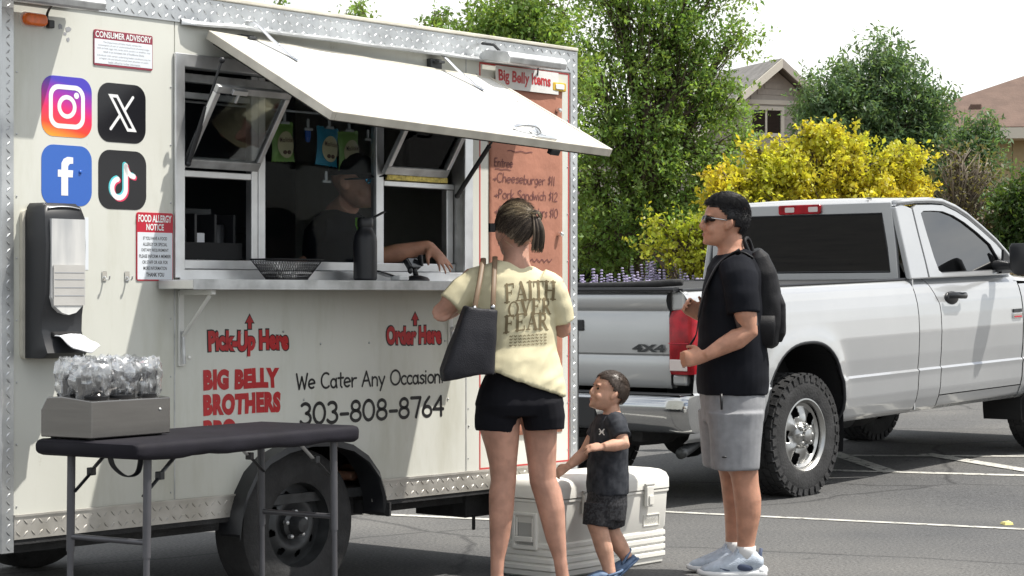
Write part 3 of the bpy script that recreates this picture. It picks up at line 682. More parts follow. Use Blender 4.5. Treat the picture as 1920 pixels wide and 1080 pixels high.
# printed outline round the menu and the lettering on the side
tp('printed_outline', MB().ring([(1.140,.492),(1.812,.492),(1.812,2.388),(1.140,2.388)], [(1.148,.50),(1.804,.50),(1.804,2.38),(1.148,2.38)], -.0012, -.0003), 'red_line')
def letters(name, mb, x, z, m, y=-.0012, label=None):
    o = tp(name, mb.xf(Matrix.Translation((x, y, z))), m, fixn=False)
    if label: o['label'] = label
    return o
def wob(x, y): return x+.004*math.sin(y*5+x*9), y+.018*math.sin(x*11)
def fat(body, x0, x1, z0, z1, b=.06):
    letters('lettering', text_mb(body, x1-x0+.012, z1-z0+.012, bold=b+.03, warp=wob, spacing=1.0), x0-.006, z0-.006, 'black_print', -.0010)
    letters('lettering', text_mb(body, x1-x0, z1-z0, bold=b, warp=wob, spacing=1.03), x0, z0, 'red_print', -.0018)
fat('Pick-Up Here', -.54, -.089, 1.052, 1.158); fat('Order Here', .51, .874, 1.083, 1.165)
for body, x0, x1, z0, z1 in (('BIG BELLY',-.566,-.145,.917,1.002),('BROTHERS',-.566,-.135,.814,.902),('BBQ',-.566,-.387,.712,.798)):
    letters('lettering', text_mb(body, x1-x0, z1-z0, bold=.075, warp=wob, spacing=1.12), x0, z0, 'red_print', -.0015)
def arrow(x, zt):
    z = zt-.053
    for k, (g_, m, y) in enumerate(((.005,'black_print',-.0010),(0,'red_print',-.0016))):
        tp('arrow_print', MB().prism([(x-.009-g_,z-g_),(x+.009+g_,z-g_),(x+.009+g_,z+.026-g_),(x+.022+g_*1.3,z+.026-g_),(x,z+.056+g_*1.5),(x-.022-g_*1.3,z+.026-g_),(x-.009-g_,z+.026-g_)], y, -.0002-.0002*k), m)
arrow(-.312, 1.218); arrow(.698, 1.222)
letters('lettering', stroke_text('We Cater Any Occasion!', .93, .064, .0095), -.042, .906, 'black_print')
letters('lettering', stroke_text('303-808-8764', .905, .086, .0150), -.018, .757, 'black_print')

# app icons
def icon(x0, z0, m, sz=.238):
    return tp('icon_print', MB().prism(rrect(x0, x0+sz, z0, z0+sz*.96, .055, 8), -.0012, -.0002), m)
ic = icon(-1.372, 1.902, 'icon_gradient'); ic['label'] = 'violet to orange app icon with a white camera outline'
cx, cz = -1.253, 2.016
for mb in (MB().ring(rrect(cx-.085,cx+.085,cz-.083,cz+.083,.045,8), rrect(cx-.067,cx+.067,cz-.065,cz+.065,.03,8), -.0019, -.0013), MB().ring(circ(cx,cz,.045), circ(cx,cz,.028), -.0019, -.0013), MB().prism(circ(cx+.045,cz+.045,.012,n=20), -.0019, -.0013)):
    obj('icon_mark', mb, 'white_print', ic)
ic = icon(-1.105, 1.895, 'icon_black'); ic['label'] = 'black app icon with a white letter X'
cx, cz = -.985, 2.01; a = .058; h = .064
mb = MB(); ribbon(mb, [(cx-a*.98,cz-h),(cx-.012,cz-.010)], .012); ribbon(mb, [(cx+.014,cz+.014),(cx+a*.92,cz+h)], .012)
mb.xf(Matrix.Translation((0,-.0016,0)))
mb.ring([(cx-a-.012,cz+h+.006),(cx-a+.035,cz+h+.006),(cx+a+.014,cz-h-.006),(cx+a-.033,cz-h-.006)], [(cx-a+.010,cz+h-.006),(cx-a+.029,cz+h-.006),(cx+a-.008,cz-h+.006),(cx+a-.027,cz-h+.006)], -.0021, -.0013)
obj('icon_mark', mb, 'white_print', ic)
ic = icon(-1.372, 1.642, 'icon_blue'); ic['label'] = 'blue app icon with a white lower-case f'
cx, cz = -1.262, 1.755
f_ = [(cx-.018,cz-.075),(cx+.014,cz-.075),(cx+.014,cz-.005),(cx+.036,cz-.005),(cx+.038,cz+.022),(cx+.014,cz+.022),(cx+.014,cz+.036),(cx+.022,cz+.046),(cx+.038,cz+.047),(cx+.038,cz+.071),(cx+.012,cz+.072),(cx-.006,cz+.064),(cx-.017,cz+.048),(cx-.018,cz+.022),(cx-.034,cz+.022),(cx-.034,cz-.005),(cx-.018,cz-.005)]
obj('icon_mark', MB().prism(f_, -.0019, -.0013), 'white_print', ic)
tp('rivet', MB().ell((-1.19,-.003,1.772), (.007,.005,.007), nu=8, nv=6), 'icon_blue', smooth=True)
ic = icon(-1.102, 1.636, 'icon_black'); ic['label'] = 'black app icon with a white musical note edged in cyan and pink'
def note(dx, dz, m, y):
    mb = MB(); cx, cz = -.99+dx, 1.735+dz
    ribbon(mb, arc(cx-.012, cz-.018, .034, .036, 100, 360, 16)+[(cx+.022,cz+.0),(cx+.022,cz+.072)], .021)
    ribbon(mb, [(cx+.022,cz+.068),(cx+.032,cz+.046),(cx+.048,cz+.034),(cx+.062,cz+.031)], .021)
    mb.xf(Matrix.Translation((0,y,0))); obj('icon_mark', mb, m, ic)
note(-.006,.004,'icon_cyan',-.0014); note(.006,-.005,'icon_pink',-.0018); note(0,0,'white_print',-.0022)

# signs stuck to the wall: each a thing of its own
def wall_thing(name, label, cat, s, z, group=None): return thing(name, label, cat, tw(s, 0, z), (0,0,TROT), group)
S = wall_thing('advisory_sign', 'white consumer advisory sign with maroon header above the app icons', 'sign', -1.126, 2.186)
obj('sign_plate', MB().prism(rrect(0,.292,0,.137,.008), -.004, -.0005), 'maroon_print', S)
obj('sign_face', MB().bb(.003,.289,-.0046,-.0041,.008,.102), 'sign_white', S)
obj('lettering', text_mb('CONSUMER ADVISORY', .278, .024, bold=.02, spacing=1.0).xf(Matrix.Translation((.007,-.0048,.108))), 'white_print', S, fixn=False)
for i, (a, b, tx) in enumerate(((.045,.235,'The Department of Public Health advises that'),(.02,.275,'consumption of raw or undercooked food of animal origin,'),(.015,.28,'such as beef, eggs, fish, lamb, pork, poultry or shellfish, may'),(.045,.25,'result in an increased risk of foodborne illness.'),(.015,.28,'Individuals with certain underlying health conditions may be'),(.025,.27,'at higher risk and should consult their physician or public'),(.07,.23,'health official for further information.'))):
    obj('lettering', text_mb(tx, b-a, .0085).xf(Matrix.Translation((a,-.0049,.086-i*.0118-(.004 if i > 3 else 0)))), 'grey_print', S, fixn=False)
S = wall_thing('allergy_sign', 'red and white food allergy notice beside the serving window', 'sign', -.915, 1.360)
obj('sign_plate', MB().prism(rrect(0,.186,0,.268,.010), -.004, -.0005), 'sign_red', S)
obj('sign_face', MB().bb(.004,.182,-.0046,-.0041,.005,.190), 'sign_white', S)
obj('lettering', text_mb('FOOD ALLERGY', .170, .029, bold=.03).xf(Matrix.Translation((.008,-.0048,.230))), 'white_print', S, fixn=False)
obj('lettering', text_mb('NOTICE', .09, .026, bold=.03).xf(Matrix.Translation((.048,-.0048,.198))), 'white_print', S, fixn=False)
for i, (tx, w) in enumerate((('IF YOU HAVE A FOOD',.122),('ALLERGY OR SPECIAL',.124),('DIETARY REQUIREMENT',.138),('PLEASE INFORM A MEMBER',.162),('OR STAFF OR ASK FOR',.13),('MORE INFORMATION',.12))):
    obj('lettering', text_mb(tx, w, .0135, bold=.015).xf(Matrix.Translation((.093-w/2,-.0049,.160-i*.0235))), 'black_print', S, fixn=False)
obj('lettering', text_mb('THANK YOU', .092, .016, bold=.03).xf(Matrix.Translation((.047,-.0049,.016))), 'black_print', S, fixn=False)
tag(obj('blank_sticker', MB().bb(0,.05,-.0012,-.0003,0,.20), 'sign_white', loc=tw(-1.20,0,1.40), rot=(0,0,TROT)), 'narrow white sticker on the wall beside the towel dispenser', 'sticker')

# menu: kraft paper sheet, slightly buckled
S = wall_thing('menu_sheet', 'long brown paper menu with handwritten dishes on the trailer wall', 'menu', 1.207, .64)
mb = MB(); nx, nz = 24, 60
for j in range(nz+1):
    for i in range(nx+1):
        x, z = .548*i/nx, 1.68*j/nz; e = min(1, 6*min(i, nx-i)/nx)
        mb.v.append((x+.006*noise.noise((0,z*3,5))*(1 if i in (0,nx) else 0), -.004-.012*e*max(0, noise.noise((x*3.5,z*2.2,1.7))+.25)-.004*e*max(0, noise.noise((x*11,z*5,4.1))), z))
for j in range(nz):
    for i in range(nx): a_ = j*(nx+1)+i; mb.f.append((a_, a_+1, a_+nx+2, a_+nx+1))
paper = obj('paper', mb, 'kraft', S, smooth=True, fixn=False); so = paper.modifiers.new('s', 'SOLIDIFY'); so.thickness = .001
paper_bvh = BVHTree.FromPolygons(mb.v, mb.f)
def on_paper(mb_):
    out = []
    for v in mb_.v:
        h = paper_bvh.ray_cast(Vector((v[0], -1, v[2])), Vector((0,1,0)))
        out.append((v[0], (h[0].y if h[0] else -.012)-.0022, v[2]))
    mb_.v = out; return mb_
for body, px, pz, w, h in \
    (('Entree',.035,1.268,.13,.038),('>Cheeseburger $11',.025,1.195,.46,.042),('>Pork Sandwich $12',.035,1.120,.47,.042),('>Chicken Tenders $10',.035,1.04,.475,.042)):
    obj('handwriting', on_paper(stroke_text(body, w, h, .0045, jitter=.05, slant=.08, seed=len(body)).xf(Matrix.Translation((px,0,pz)))), 'marker_ink', S, fixn=False)['kind'] = 'stuff'
obj('handwriting', on_paper(ribbon(MB(), [(.04+.01*k, 1.256+.002*math.sin(k)) for k in range(12)], .004)), 'marker_ink', S, fixn=False)['kind'] = 'stuff'
obj('handwriting', on_paper(ribbon(MB(), [(.13+.012*k, 1.345+.003*math.sin(k)) for k in range(16)], .004)), 'marker_ink', S, fixn=False)['kind'] = 'stuff'
for px, pz, w in ((.30,.83,.16),(.35,.67,.12),(.42,.60,.09),(.45,.42,.05),(.46,.16,.05),(.44,.10,.08)):   # scraps of writing seen past the woman
    obj('handwriting', on_paper(ribbon(MB(), [(px+w*k/14, pz+.008*math.sin(k*1.9)) for k in range(15)], .005)), 'marker_ink', S, fixn=False)['kind'] = 'stuff'
for x, z in ((.50,1.56),(.515,.96),(.03,.75)):
    obj('fixing_stud', MB().lathe([(.012,-.012),(.012,-.028),(.008,-.034),(0,-.035)], (x,0,z), 'Y', 16), 'chrome', S, smooth=35)
S = wall_thing('menu_heading', 'white paper strip with red heading above the brown menu', 'sign', 1.235, 2.275)
obj('strip', MB().bb(0,.47,-.020,-.0185,0,.105), 'banner_paper', S)
obj('lettering', text_mb('Big Belly Items', .39, .07, bold=.03, warp=wob).xf(Matrix.Translation((.02,-.0212,.018))), 'red_print', S, fixn=False)
# ------------------------------------------------------------------ pickup truck
mat('truck_paint', (.47,.48,.49), rough=.26, coat=1.0, var=.03, vscale=2, spec=.5, metal=.35)
mat('bumper_chrome', (.50,.51,.52), rough=.10, metal=1, var=.06, vscale=3)
mat('tail_red', (.33,.004,.012), rough=.18, var=.35, vscale=14, spec=.35)
mat('tail_clear', (.70,.62,.60), rough=.1)
mat('wheel_alloy', (.46,.46,.45), rough=.34, metal=1, var=.08, vscale=12)
mat('seat_cloth', (.03,.03,.033), rough=.9)
glass_mat('tinted_glass', (.10,.11,.12), ior=2.7)
glass_mat('rear_glass', (.03,.035,.045), ior=1.62)
truck = thing('pickup_truck', 'white pickup truck with chunky tyres parked behind the man', 'pickup truck', TRUCK_O, (0, -TRUCK_PITCH, TRUCK_YAW))
def kp(name, mb, m, parent=None, **k): return obj(name, mb, m, parent or truck, **k)
TW = 1.90
YP = [(.44,.10),(.47,.062),(.54,.034),(.60,.020),(.70,.012),(.733,.006),(.748,.020),(.85,.008),(1.0,.0),(1.12,.004),(1.20,.014),(1.27,.032),(1.32,.052),(1.35,.075),(1.37,.105)]
def side_y(z):
    if z <= YP[0][0]: return YP[0][1]
    for (a, b), (c, d) in zip(YP, YP[1:]):
        if z <= c: return b+(d-b)*(z-a)/(c-a)
    return YP[-1][1]
def se(dx, dz, e=2.5): return (abs(dx)**e+abs(dz)**e)**(1/e)
def side_grid(xa, xb, z0, z1, nx, nz, arch=None, far=False, yoff=0):
    """body side skin between two edges xa(z), xb(z); arch = (cx, cz, rx, rz)"""
    mb = MB(); zs = sorted(set([z0+(z1-z0)*j/nz for j in range(nz+1)]+[z for z, _ in YP if z0 < z < z1]))
    keep = {}
    for j, z in enumerate(zs):
        for i in range(nx+1):
            x = xa(z)+(xb(z)-xa(z))*i/nx; zz = z; y = side_y(z)+yoff
            if arch:
                cx, cz, rx, rz = arch; q = se((x-cx)/rx, (z-cz)/rz)
                if z > cz-.2 and q < 1.07 and q > .90:
                    x = cx+(x-cx)/q; zz = cz+(z-cz)/q; y = side_y(zz)+yoff
                    q = 1
                y -= .022*math.exp(-((q-1.0)/.14)**2)*min(1, max(0, (zz-.5)*6))           # flared lip
            mb.v.append((x, TW-y if far else y, zz))
    for j in range(len(zs)-1):
        for i in range(nx):
            a = j*(nx+1)+i; q4 = (a, a+1, a+nx+2, a+nx+1)
            if arch:
                cx, cz, rx, rz = arch; mx_ = sum(mb.v[k][0] for k in q4)/4; mz_ = sum(mb.v[k][2] for k in q4)/4
                if se((mx_-cx)/rx, (mz_-cz)/rz) < .985: continue
            mb.f.append(q4 if not far else q4[::-1])
    return mb
ARC = (.02, .45, .465, .55); ARF = (3.57, .45, .465, .53)
cst = lambda v: (lambda z: v)
door_r = lambda z: 1.78-.11*max(0, min(1, (z-1.18)/.2)) if z > 1.0 else 1.78
for far in (False, True):
    bs = kp('bed_side', side_grid(cst(-1.20), cst(1.445), .44, 1.37, 110, 44, ARC, far), 'truck_paint', smooth=40, fixn=False)
    kp('cab_side', side_grid(cst(1.475), lambda z: door_r(z)-.006, .44, 1.37, 10, 30, None, far, .012), 'truck_paint', smooth=40, fixn=False)
    dr = kp('door', side_grid(door_r, cst(2.985), .545, 1.38, 40, 30, None, far, .010), 'truck_paint', smooth=40, fixn=False)
    kp('rocker', side_grid(lambda z: 1.785, cst(3.05), .44, .537, 30, 4, None, far, .012), 'truck_paint', smooth=40, fixn=False)
    kp('front_fender', side_grid(cst(2.992), cst(4.45), .44, 1.30, 60, 40, ARF, far, .006), 'truck_paint', smooth=40, fixn=False)
    Y = (lambda y: TW-y) if far else (lambda y: y)
    hd = obj('door_handle', MB().loft([((1.835,Y(-.012),1.247),.012,.022),((1.87,Y(-.030),1.247),.014,.024),((2.05,Y(-.030),1.240),.014,.024),((2.09,Y(-.012),1.238),.012,.020)], 10, (0,1,0)), 'black_gloss', dr, smooth=50)
    obj('handle_cup', MB().ell((1.95,Y(.030),1.225), (.10,.022,.05)), 'black_plastic', dr, smooth=True)
    obj('badge', MB().bb(2.82,2.96,Y(.000),Y(.018),1.045,1.085), 'chrome', dr, bevel=.004)
    obj('badge', MB().bb(2.835,2.945,Y(-.002),Y(-.0003),1.052,1.063), 'sign_red', dr)
    obj('badge', MB().bb(2.83,2.96,Y(.002),Y(.018),1.09,1.115), 'dark_steel', dr, bevel=.003)
    # wheel-arch lips and liners
    for A, nm in ((ARC, 'arch_lip'), (ARF, 'arch_lip')):
        pts = []
        for k in range(37):
            a = R(-22+224*k/36); c, s_ = math.cos(a), math.sin(a); q = se(c, s_); x, z = A[0]+A[2]*c/q, A[1]+A[3]*s_/q
            pts.append((x, Y(side_y(z)-.012 if z > .5 else side_y(z)), z))
        kp(nm, MB().tube(pts, .013, 8), 'black_plastic', smooth=True)
        mb = MB(); n = 28
        for k in range(n+1):
            a = R(-20+220*k/n); c, s_ = math.cos(a), math.sin(a); q = se(c, s_)
            x, z = A[0]+(A[2]+.01)*c/q, A[1]+(A[3]+.008)*s_/q
            mb.v += [(x, Y(.03), z), (x, Y(.42), z)]
        mb.f = [(2*k, 2*k+1, 2*k+3, 2*k+2) for k in range(n)]
        mb.f.append(tuple(2*k+1 for k in range(n+1)))
        kp('wheel_arch_liner', mb, 'dark_void')
    kp('bed_rail_cap', MB().loft([((-1.19,Y(.115),1.372),.028,.010),((1.44,Y(.115),1.372),.028,.010)], 8, (0,1,0), p=4), 'black_plastic')
    # greenhouse
    def gy(z): return .048+max(0, z-1.38)*.22
    win = [(1.745,1.835),(1.79,1.852),(1.92,1.853),(2.06,1.848),(2.20,1.818),(2.34,1.768),(2.50,1.692),(2.66,1.602),(2.735,1.50),(2.77,1.412),(2.50,1.408),(2.20,1.407),(1.87,1.406),(1.83,1.425),(1.80,1.52),(1.77,1.68)]
    out = [(1.652,1.872),(1.70,1.893),(1.92,1.895),(2.08,1.89),(2.25,1.845),(2.39,1.793),(2.57,1.70),(2.74,1.605),(2.86,1.515),(2.94,1.42),(2.62,1.380),(2.22,1.380),(1.83,1.380),(1.688,1.382),(1.68,1.50),(1.664,1.68)]
    mb = MB()
    for th in (0, .03):
        for lp in (out, win): mb.v += [(x, Y(gy(z)+th), z) for x, z in lp]
    n = len(out)
    for i in range(n):
        j = (i+1) % n
        mb.f += [(i,j,n+j,n+i),(2*n+i,3*n+i,3*n+j,2*n+j),(i,2*n+i,2*n+j,j),(n+i,n+j,3*n+j,3*n+i)]
    obj('door_frame', mb, 'truck_paint', dr, smooth=30)
    gl = MB(); gl.v = [(x, Y(gy(z)+.016), z) for x, z in win]; gl.f = [tuple(range(n))]
    gp_ = obj('door_glass', gl, 'tinted_glass', dr); so = gp_.modifiers.new('s', 'SOLIDIFY'); so.thickness = .004
    mb = MB().tube([(x, Y(gy(z)+.012), z) for x, z in win], .006, 6, closed=True); obj('window_seal', mb, 'black_plastic', dr)
    # pillar behind the door and the roof rail ahead of it
    q = [(1.44,1.372),(1.682,1.372),(1.676,1.50),(1.658,1.68),(1.646,1.868),(1.50,1.905),(1.425,1.88),(1.432,1.60)]
    mb = MB(); mb.v = [(x, Y(gy(z)+.004), z) for x, z in q]+[(x+.0, Y(gy(z)+.05), z) for x, z in q]; n = len(q)
    mb.f = [tuple(range(n)), tuple(range(2*n-1,n-1,-1))]+[(i,n+i,n+(i+1) % n,(i+1) % n) for i in range(n)]
    kp('rear_pillar', mb, 'truck_paint', bevel=.01)
    rail = [(1.45,1.895),(1.70,1.912),(1.92,1.915),(2.08,1.909),(2.26,1.865),(2.40,1.812),(2.58,1.718),(2.75,1.62),(2.87,1.53),(2.98,1.43)]
    kp('roof_rail', MB().loft([((x, Y(gy(z)+.022), z+.012), .030, .022) for x, z in rail], 12, (0,1,0)), 'truck_paint', smooth=True)
    mi = kp('door_mirror', MB().loft([((2.60,Y(-.21),1.40),.055,.085,3),((2.59,Y(-.21),1.42),.065,.10,3),((2.58,Y(-.21),1.58),.065,.10,3),((2.58,Y(-.21),1.605),.05,.085,3)], 16, (1,0,0)), 'black_plastic', smooth=40)
    obj('mirror_arm', MB().loft([((2.60,Y(-.14),1.44),.035,.035),((2.68,Y(.06),1.44),.045,.045)], 10, (1,0,0)), 'black_plastic', mi, smooth=40)
    obj('sail_panel', MB().prism([(2.70,1.385),(2.90,1.385),(2.88,1.47),(2.74,1.56),(2.735,1.50)], Y(.030), Y(.05)), 'black_plastic', mi)
# roof, cab back, windscreen, bonnet, front
rf = [(1.43,1.90),(1.47,1.93),(1.60,1.945),(1.95,1.955),(2.10,1.945),(2.25,1.90)]
mb = MB(); n = 14
for x, z in rf:
    for k in range(n+1):
        u = k/n; y = .165+(TW-.33)*u; mb.v.append((x, y, z-.012+.022*math.sin(math.pi*u)**.6))
mb.f = [(i*(n+1)+k, i*(n+1)+k+1, (i+1)*(n+1)+k+1, (i+1)*(n+1)+k) for i in range(len(rf)-1) for k in range(n)]
ro = kp('roof', mb, 'truck_paint', smooth=True, fixn=False)
obj('roof_marker', MB().loft([((1.50,.42,1.942),.035,.012),((1.50,.42,1.955),.02,.008)], 10), 'black_plastic', ro)
ys0, ys1 = .175, TW-.175
go = [(.15,1.36),(TW-.15,1.36),(TW-.165,1.60),(TW-.20,1.915),(.20,1.915),(.165,1.60)]
gi = [(.215,1.425),(TW-.215,1.425),(TW-.235,1.60),(TW-.275,1.838),(.275,1.838),(.235,1.60)]
cb = kp('cab_back', MB().ring(go, gi, 1.425, 1.46, 'yz'), 'truck_paint', bevel=.006)
obj('rear_glass', MB().prism(gi, 1.434, 1.439, 'yz'), 'rear_glass', cb)
obj('glass_seal', MB().tube([(1.430,y,z) for y, z in gi], .008, 6, closed=True), 'black_plastic', cb)
bl = obj('brake_lamp', MB().prism(rrect(.77,1.13,1.846,1.915,.015), 1.405, 1.4245, 'yz'), 'tail_red', cb, bevel=.006)
for y in (.83, 1.03): obj('clear_lens', MB().prism(rrect(y-.04,y+.04,1.862,1.898,.008), 1.402, 1.4048, 'yz'), 'tail_clear', bl)
kp('cab_lower_back', MB().bb(1.46,1.475,.06,TW-.06,.46,1.375), 'truck_paint')
kp('windscreen', MB().add([(2.26,.19,1.90),(2.26,TW-.19,1.90),(3.02,TW-.1,1.40),(3.02,.1,1.40)], [(0,1,2,3)]), 'tinted_glass', fixn=False)
mb = MB(); bx = [(2.95,1.385),(3.3,1.37),(3.9,1.33),(4.35,1.25),(4.5,1.12)]
for x, z in bx:
    for k in range(13): u = k/12; mb.v.append((x, .06+(TW-.12)*u, z-.06+.08*math.sin(math.pi*u)**.5))
mb.f = [(i*13+k, i*13+k+1, (i+1)*13+k+1, (i+1)*13+k) for i in range(4) for k in range(12)]
kp('bonnet', mb, 'truck_paint', smooth=True, fixn=False)
kp('front_grille', MB().bb(4.40,4.50,.12,TW-.12,.62,1.14), 'bumper_chrome', bevel=.02)
kp('front_bumper', MB().bb(4.46,4.68,-.02,TW+.02,.42,.68), 'bumper_chrome', bevel=.04)
kp('dashboard', MB().bb(2.55,3.0,.12,TW-.12,1.05,1.40), 'seat_cloth', bevel=.03)
kp('steering_wheel', MB().tube([(2.50+.06*math.sin(a), 1.35+.19*math.cos(a), 1.33+.16*math.sin(a)) for a in [k*math.pi/10 for k in range(20)]], .014, 8, closed=True), 'black_plastic', smooth=True)
for y in (.28, 1.05):
    s_ = kp('seat', MB().loft([((1.90,y+.27,1.0),.10,.25),((1.80,y+.27,1.35),.08,.24),((1.72,y+.27,1.52),.06,.2)], 14, (1,0,0), p=3).loft([((1.85,y+.27,.86),.25,.06),((2.35,y+.27,.90),.25,.06)], 12, (0,1,0), p=3), 'seat_cloth', smooth=True)
    obj('headrest', MB().ell((1.68,y+.27,1.60), (.05,.13,.09)), 'seat_cloth', s_, smooth=True)
kp('cab_floor', MB().bb(1.48,3.0,.1,TW-.1,.46,.52), 'seat_cloth')
# tailgate
tgp = [(.775,-1.188),(.80,-1.200),(.955,-1.202),(.972,-1.196),(.985,-1.206),(1.22,-1.208),(1.245,-1.200),(1.265,-1.222),(1.31,-1.236),(1.345,-1.228),(1.362,-1.20)]
mb = MB(); n = 12
for z, x in tgp:
    for k in range(n+1): u = k/n; mb.v.append((x-.012*math.sin(math.pi*u)**.5, .182+(TW-.364)*u, z))
for z, x in reversed(tgp):
    for k in range(n+1): u = k/n; mb.v.append((-1.14, .182+(TW-.364)*u, z))
M_ = len(tgp)*2
for i in range(M_):
    for k in range(n): j = (i+1) % M_; mb.f.append((i*(n+1)+k, i*(n+1)+k+1, j*(n+1)+k+1, j*(n+1)+k))
tg = kp('tailgate', mb, 'truck_paint', smooth=35)
obj('lettering', text_mb('4X4', .25, .048, bold=.05).xf(Matrix.Translation((.215,-1.2225,.995)) ).xf(Matrix.Identity(4)), 'dark_steel', tg, fixn=False)
_o = tg.children[0]; _me = _o.data                                  # letters read from behind the truck: rear face looks along -x
for v in _me.vertices: x, y, z = v.co; v.co = (-1.2225, .46-(x-.215), z)
obj('tailgate_handle', MB().bb(-1.232,-1.212,.84,1.06,1.12,1.19), 'black_plastic', tg, bevel=.008)
kp('tailgate_cap', MB().loft([((-1.215,.12,1.378),.035,.014),((-1.215,TW-.12,1.378),.035,.014)], 8, (1,0,0), p=4), 'black_plastic')
kp('bed_cover', MB().bb(-1.16,1.42,.13,TW-.13,1.362,1.374), 'black_rubber')
kp('folded_cover', MB().tube(catmull([(-1.19,TW-.2,1.40),(-1.19,1.0,1.40),(-1.17,.5,1.405),(-1.10,.16,1.42)],4), .022, 8), 'black_rubber', smooth=True)
for far in (False, True):
    Y = (lambda y: TW-y) if far else (lambda y: y)
    mb = MB(); prof = [(.0,-1.205),(.10,-1.215),(.178,-1.21)]
    kp('bed_corner', MB().bb(-1.196,-1.14,Y(.07),Y(.18),.79,.866), 'truck_paint', bevel=.02, seg=3); kp('bed_corner', MB().bb(-1.196,-1.14,Y(.07),Y(.18),1.243,1.365), 'truck_paint', bevel=.02, seg=3)
    tl = kp('tail_lamp', MB().loft([((-1.175,Y(.085),.868),.055,.092,5),((-1.178,Y(.085),.90),.062,.095,5),((-1.172,Y(.085),1.20),.062,.095,5),((-1.16,Y(.09),1.242),.05,.085,5)], 24, (1,0,0)), 'tail_red', smooth=40)
    obj('reversing_lens', MB().bb(-1.245,-1.236,Y(.03),Y(.16),.885,.955), 'tail_clear', tl, bevel=.006)
    obj('lamp_divider', MB().bb(-1.244,-1.2385,Y(.02),Y(.165),1.05,1.055), 'sign_red', tl)
# rear bumper, plate, hitch
mb = MB(); sec = [(-1.235,.74),(-1.37,.742),(-1.395,.72),(-1.40,.66),(-1.385,.58),(-1.36,.53),(-1.33,.515),(-1.235,.52)]
ysb = [(-.055,.12),(-.05,.05),(.0,.012),(.10,0),(.5,0),(TW-.5,0),(TW-.10,0),(TW,.012),(TW+.05,.05),(TW+.055,.12)]
for y, dx in ysb:
    mb.v += [(x+dx*(1 if x < -1.3 else .2), y, z) for x, z in sec]
n = len(sec)
mb.f = [(i*n+k, i*n+(k+1) % n, (i+1)*n+(k+1) % n, (i+1)*n+k) for i in range(len(ysb)-1) for k in range(n)]+[tuple(range(n)), tuple(range((len(ysb)-1)*n, len(ysb)*n))]
bp = kp('rear_bumper', mb, 'bumper_chrome', smooth=45)
obj('step_pad', MB().bb(-1.365,-1.24,.0,TW,.7435,.752), 'black_plastic', bp, bevel=.004)
obj('bumper_recess', MB().bb(-1.404,-1.39,.62,1.28,.54,.72), 'black_plastic', bp, bevel=.004)
pl = obj('licence_plate', MB().bb(-1.410,-1.4045,.76,1.10,.56,.712), 'sign_white', bp, bevel=.002)
for tx, z0, hh, w_ in (('4',.655,.04,.03),('02',.60,.045,.07)):
    tm = text_mb(tx, w_, hh, bold=.02); tm.v = [(-1.4112, .845-x, z+z0) for x, y, z in tm.v]
    obj('lettering', tm, 'black_print', pl, fixn=False)
kp('hitch', MB().bb(-1.42,-.9,.90,1.0,.40,.48).bb(-1.30,-1.24,.55,1.35,.40,.46), 'black_rubber', bevel=.006)
kp('spare_tyre', MB().lathe([(.18,.40),(.34,.38),(.39,.43),(.39,.54),(.34,.60),(.18,.58)], (-.72,.95,0), 'Z', 36), 'tyre', smooth=40)
kp('rear_axle', MB().cyl((0,.25,.40),(0,TW-.25,.40),.055).ell((0,.95,.40),(.19,.19,.19)), 'black_rubber', smooth=True)
kp('front_axle', MB().cyl((3.57,.25,.40),(3.57,TW-.25,.40),.05), 'black_rubber', smooth=True)
for y in (.45, 1.45): kp('frame_rail', MB().bb(-1.2,4.4,y-.04,y+.04,.44,.58), 'black_rubber')
kp('fuel_tank', MB().bb(.75,1.7,1.05,1.5,.36,.55), 'black_rubber', bevel=.04)
kp('transfer_case', MB().ell((1.75,.75,.42),(.28,.2,.13)).cyl((.1,.95,.42),(1.6,.8,.45),.045), 'black_rubber', smooth=True)
kp('exhaust', MB().tube(catmull([(3.0,.6,.42),(1.5,.62,.40),(.5,.50,.42),(-.3,.40,.55),(-.9,.22,.42),(-1.2,.12,.38)],5), .035, 10).cyl((.9,.62,.41),(1.45,.62,.40),.09), 'dark_steel', smooth=True)
for y in (.12,): kp('mud_guard', MB().bb(-.56,-.54,y-.06,y+.30,.30,.60), 'black_rubber')
kp('leaf_spring', MB().tube(catmull([(-.75,.40,.55),(-.35,.40,.36),(0,.40,.33),(.35,.40,.36),(.75,.40,.55)],4), .03, 8), 'black_rubber')
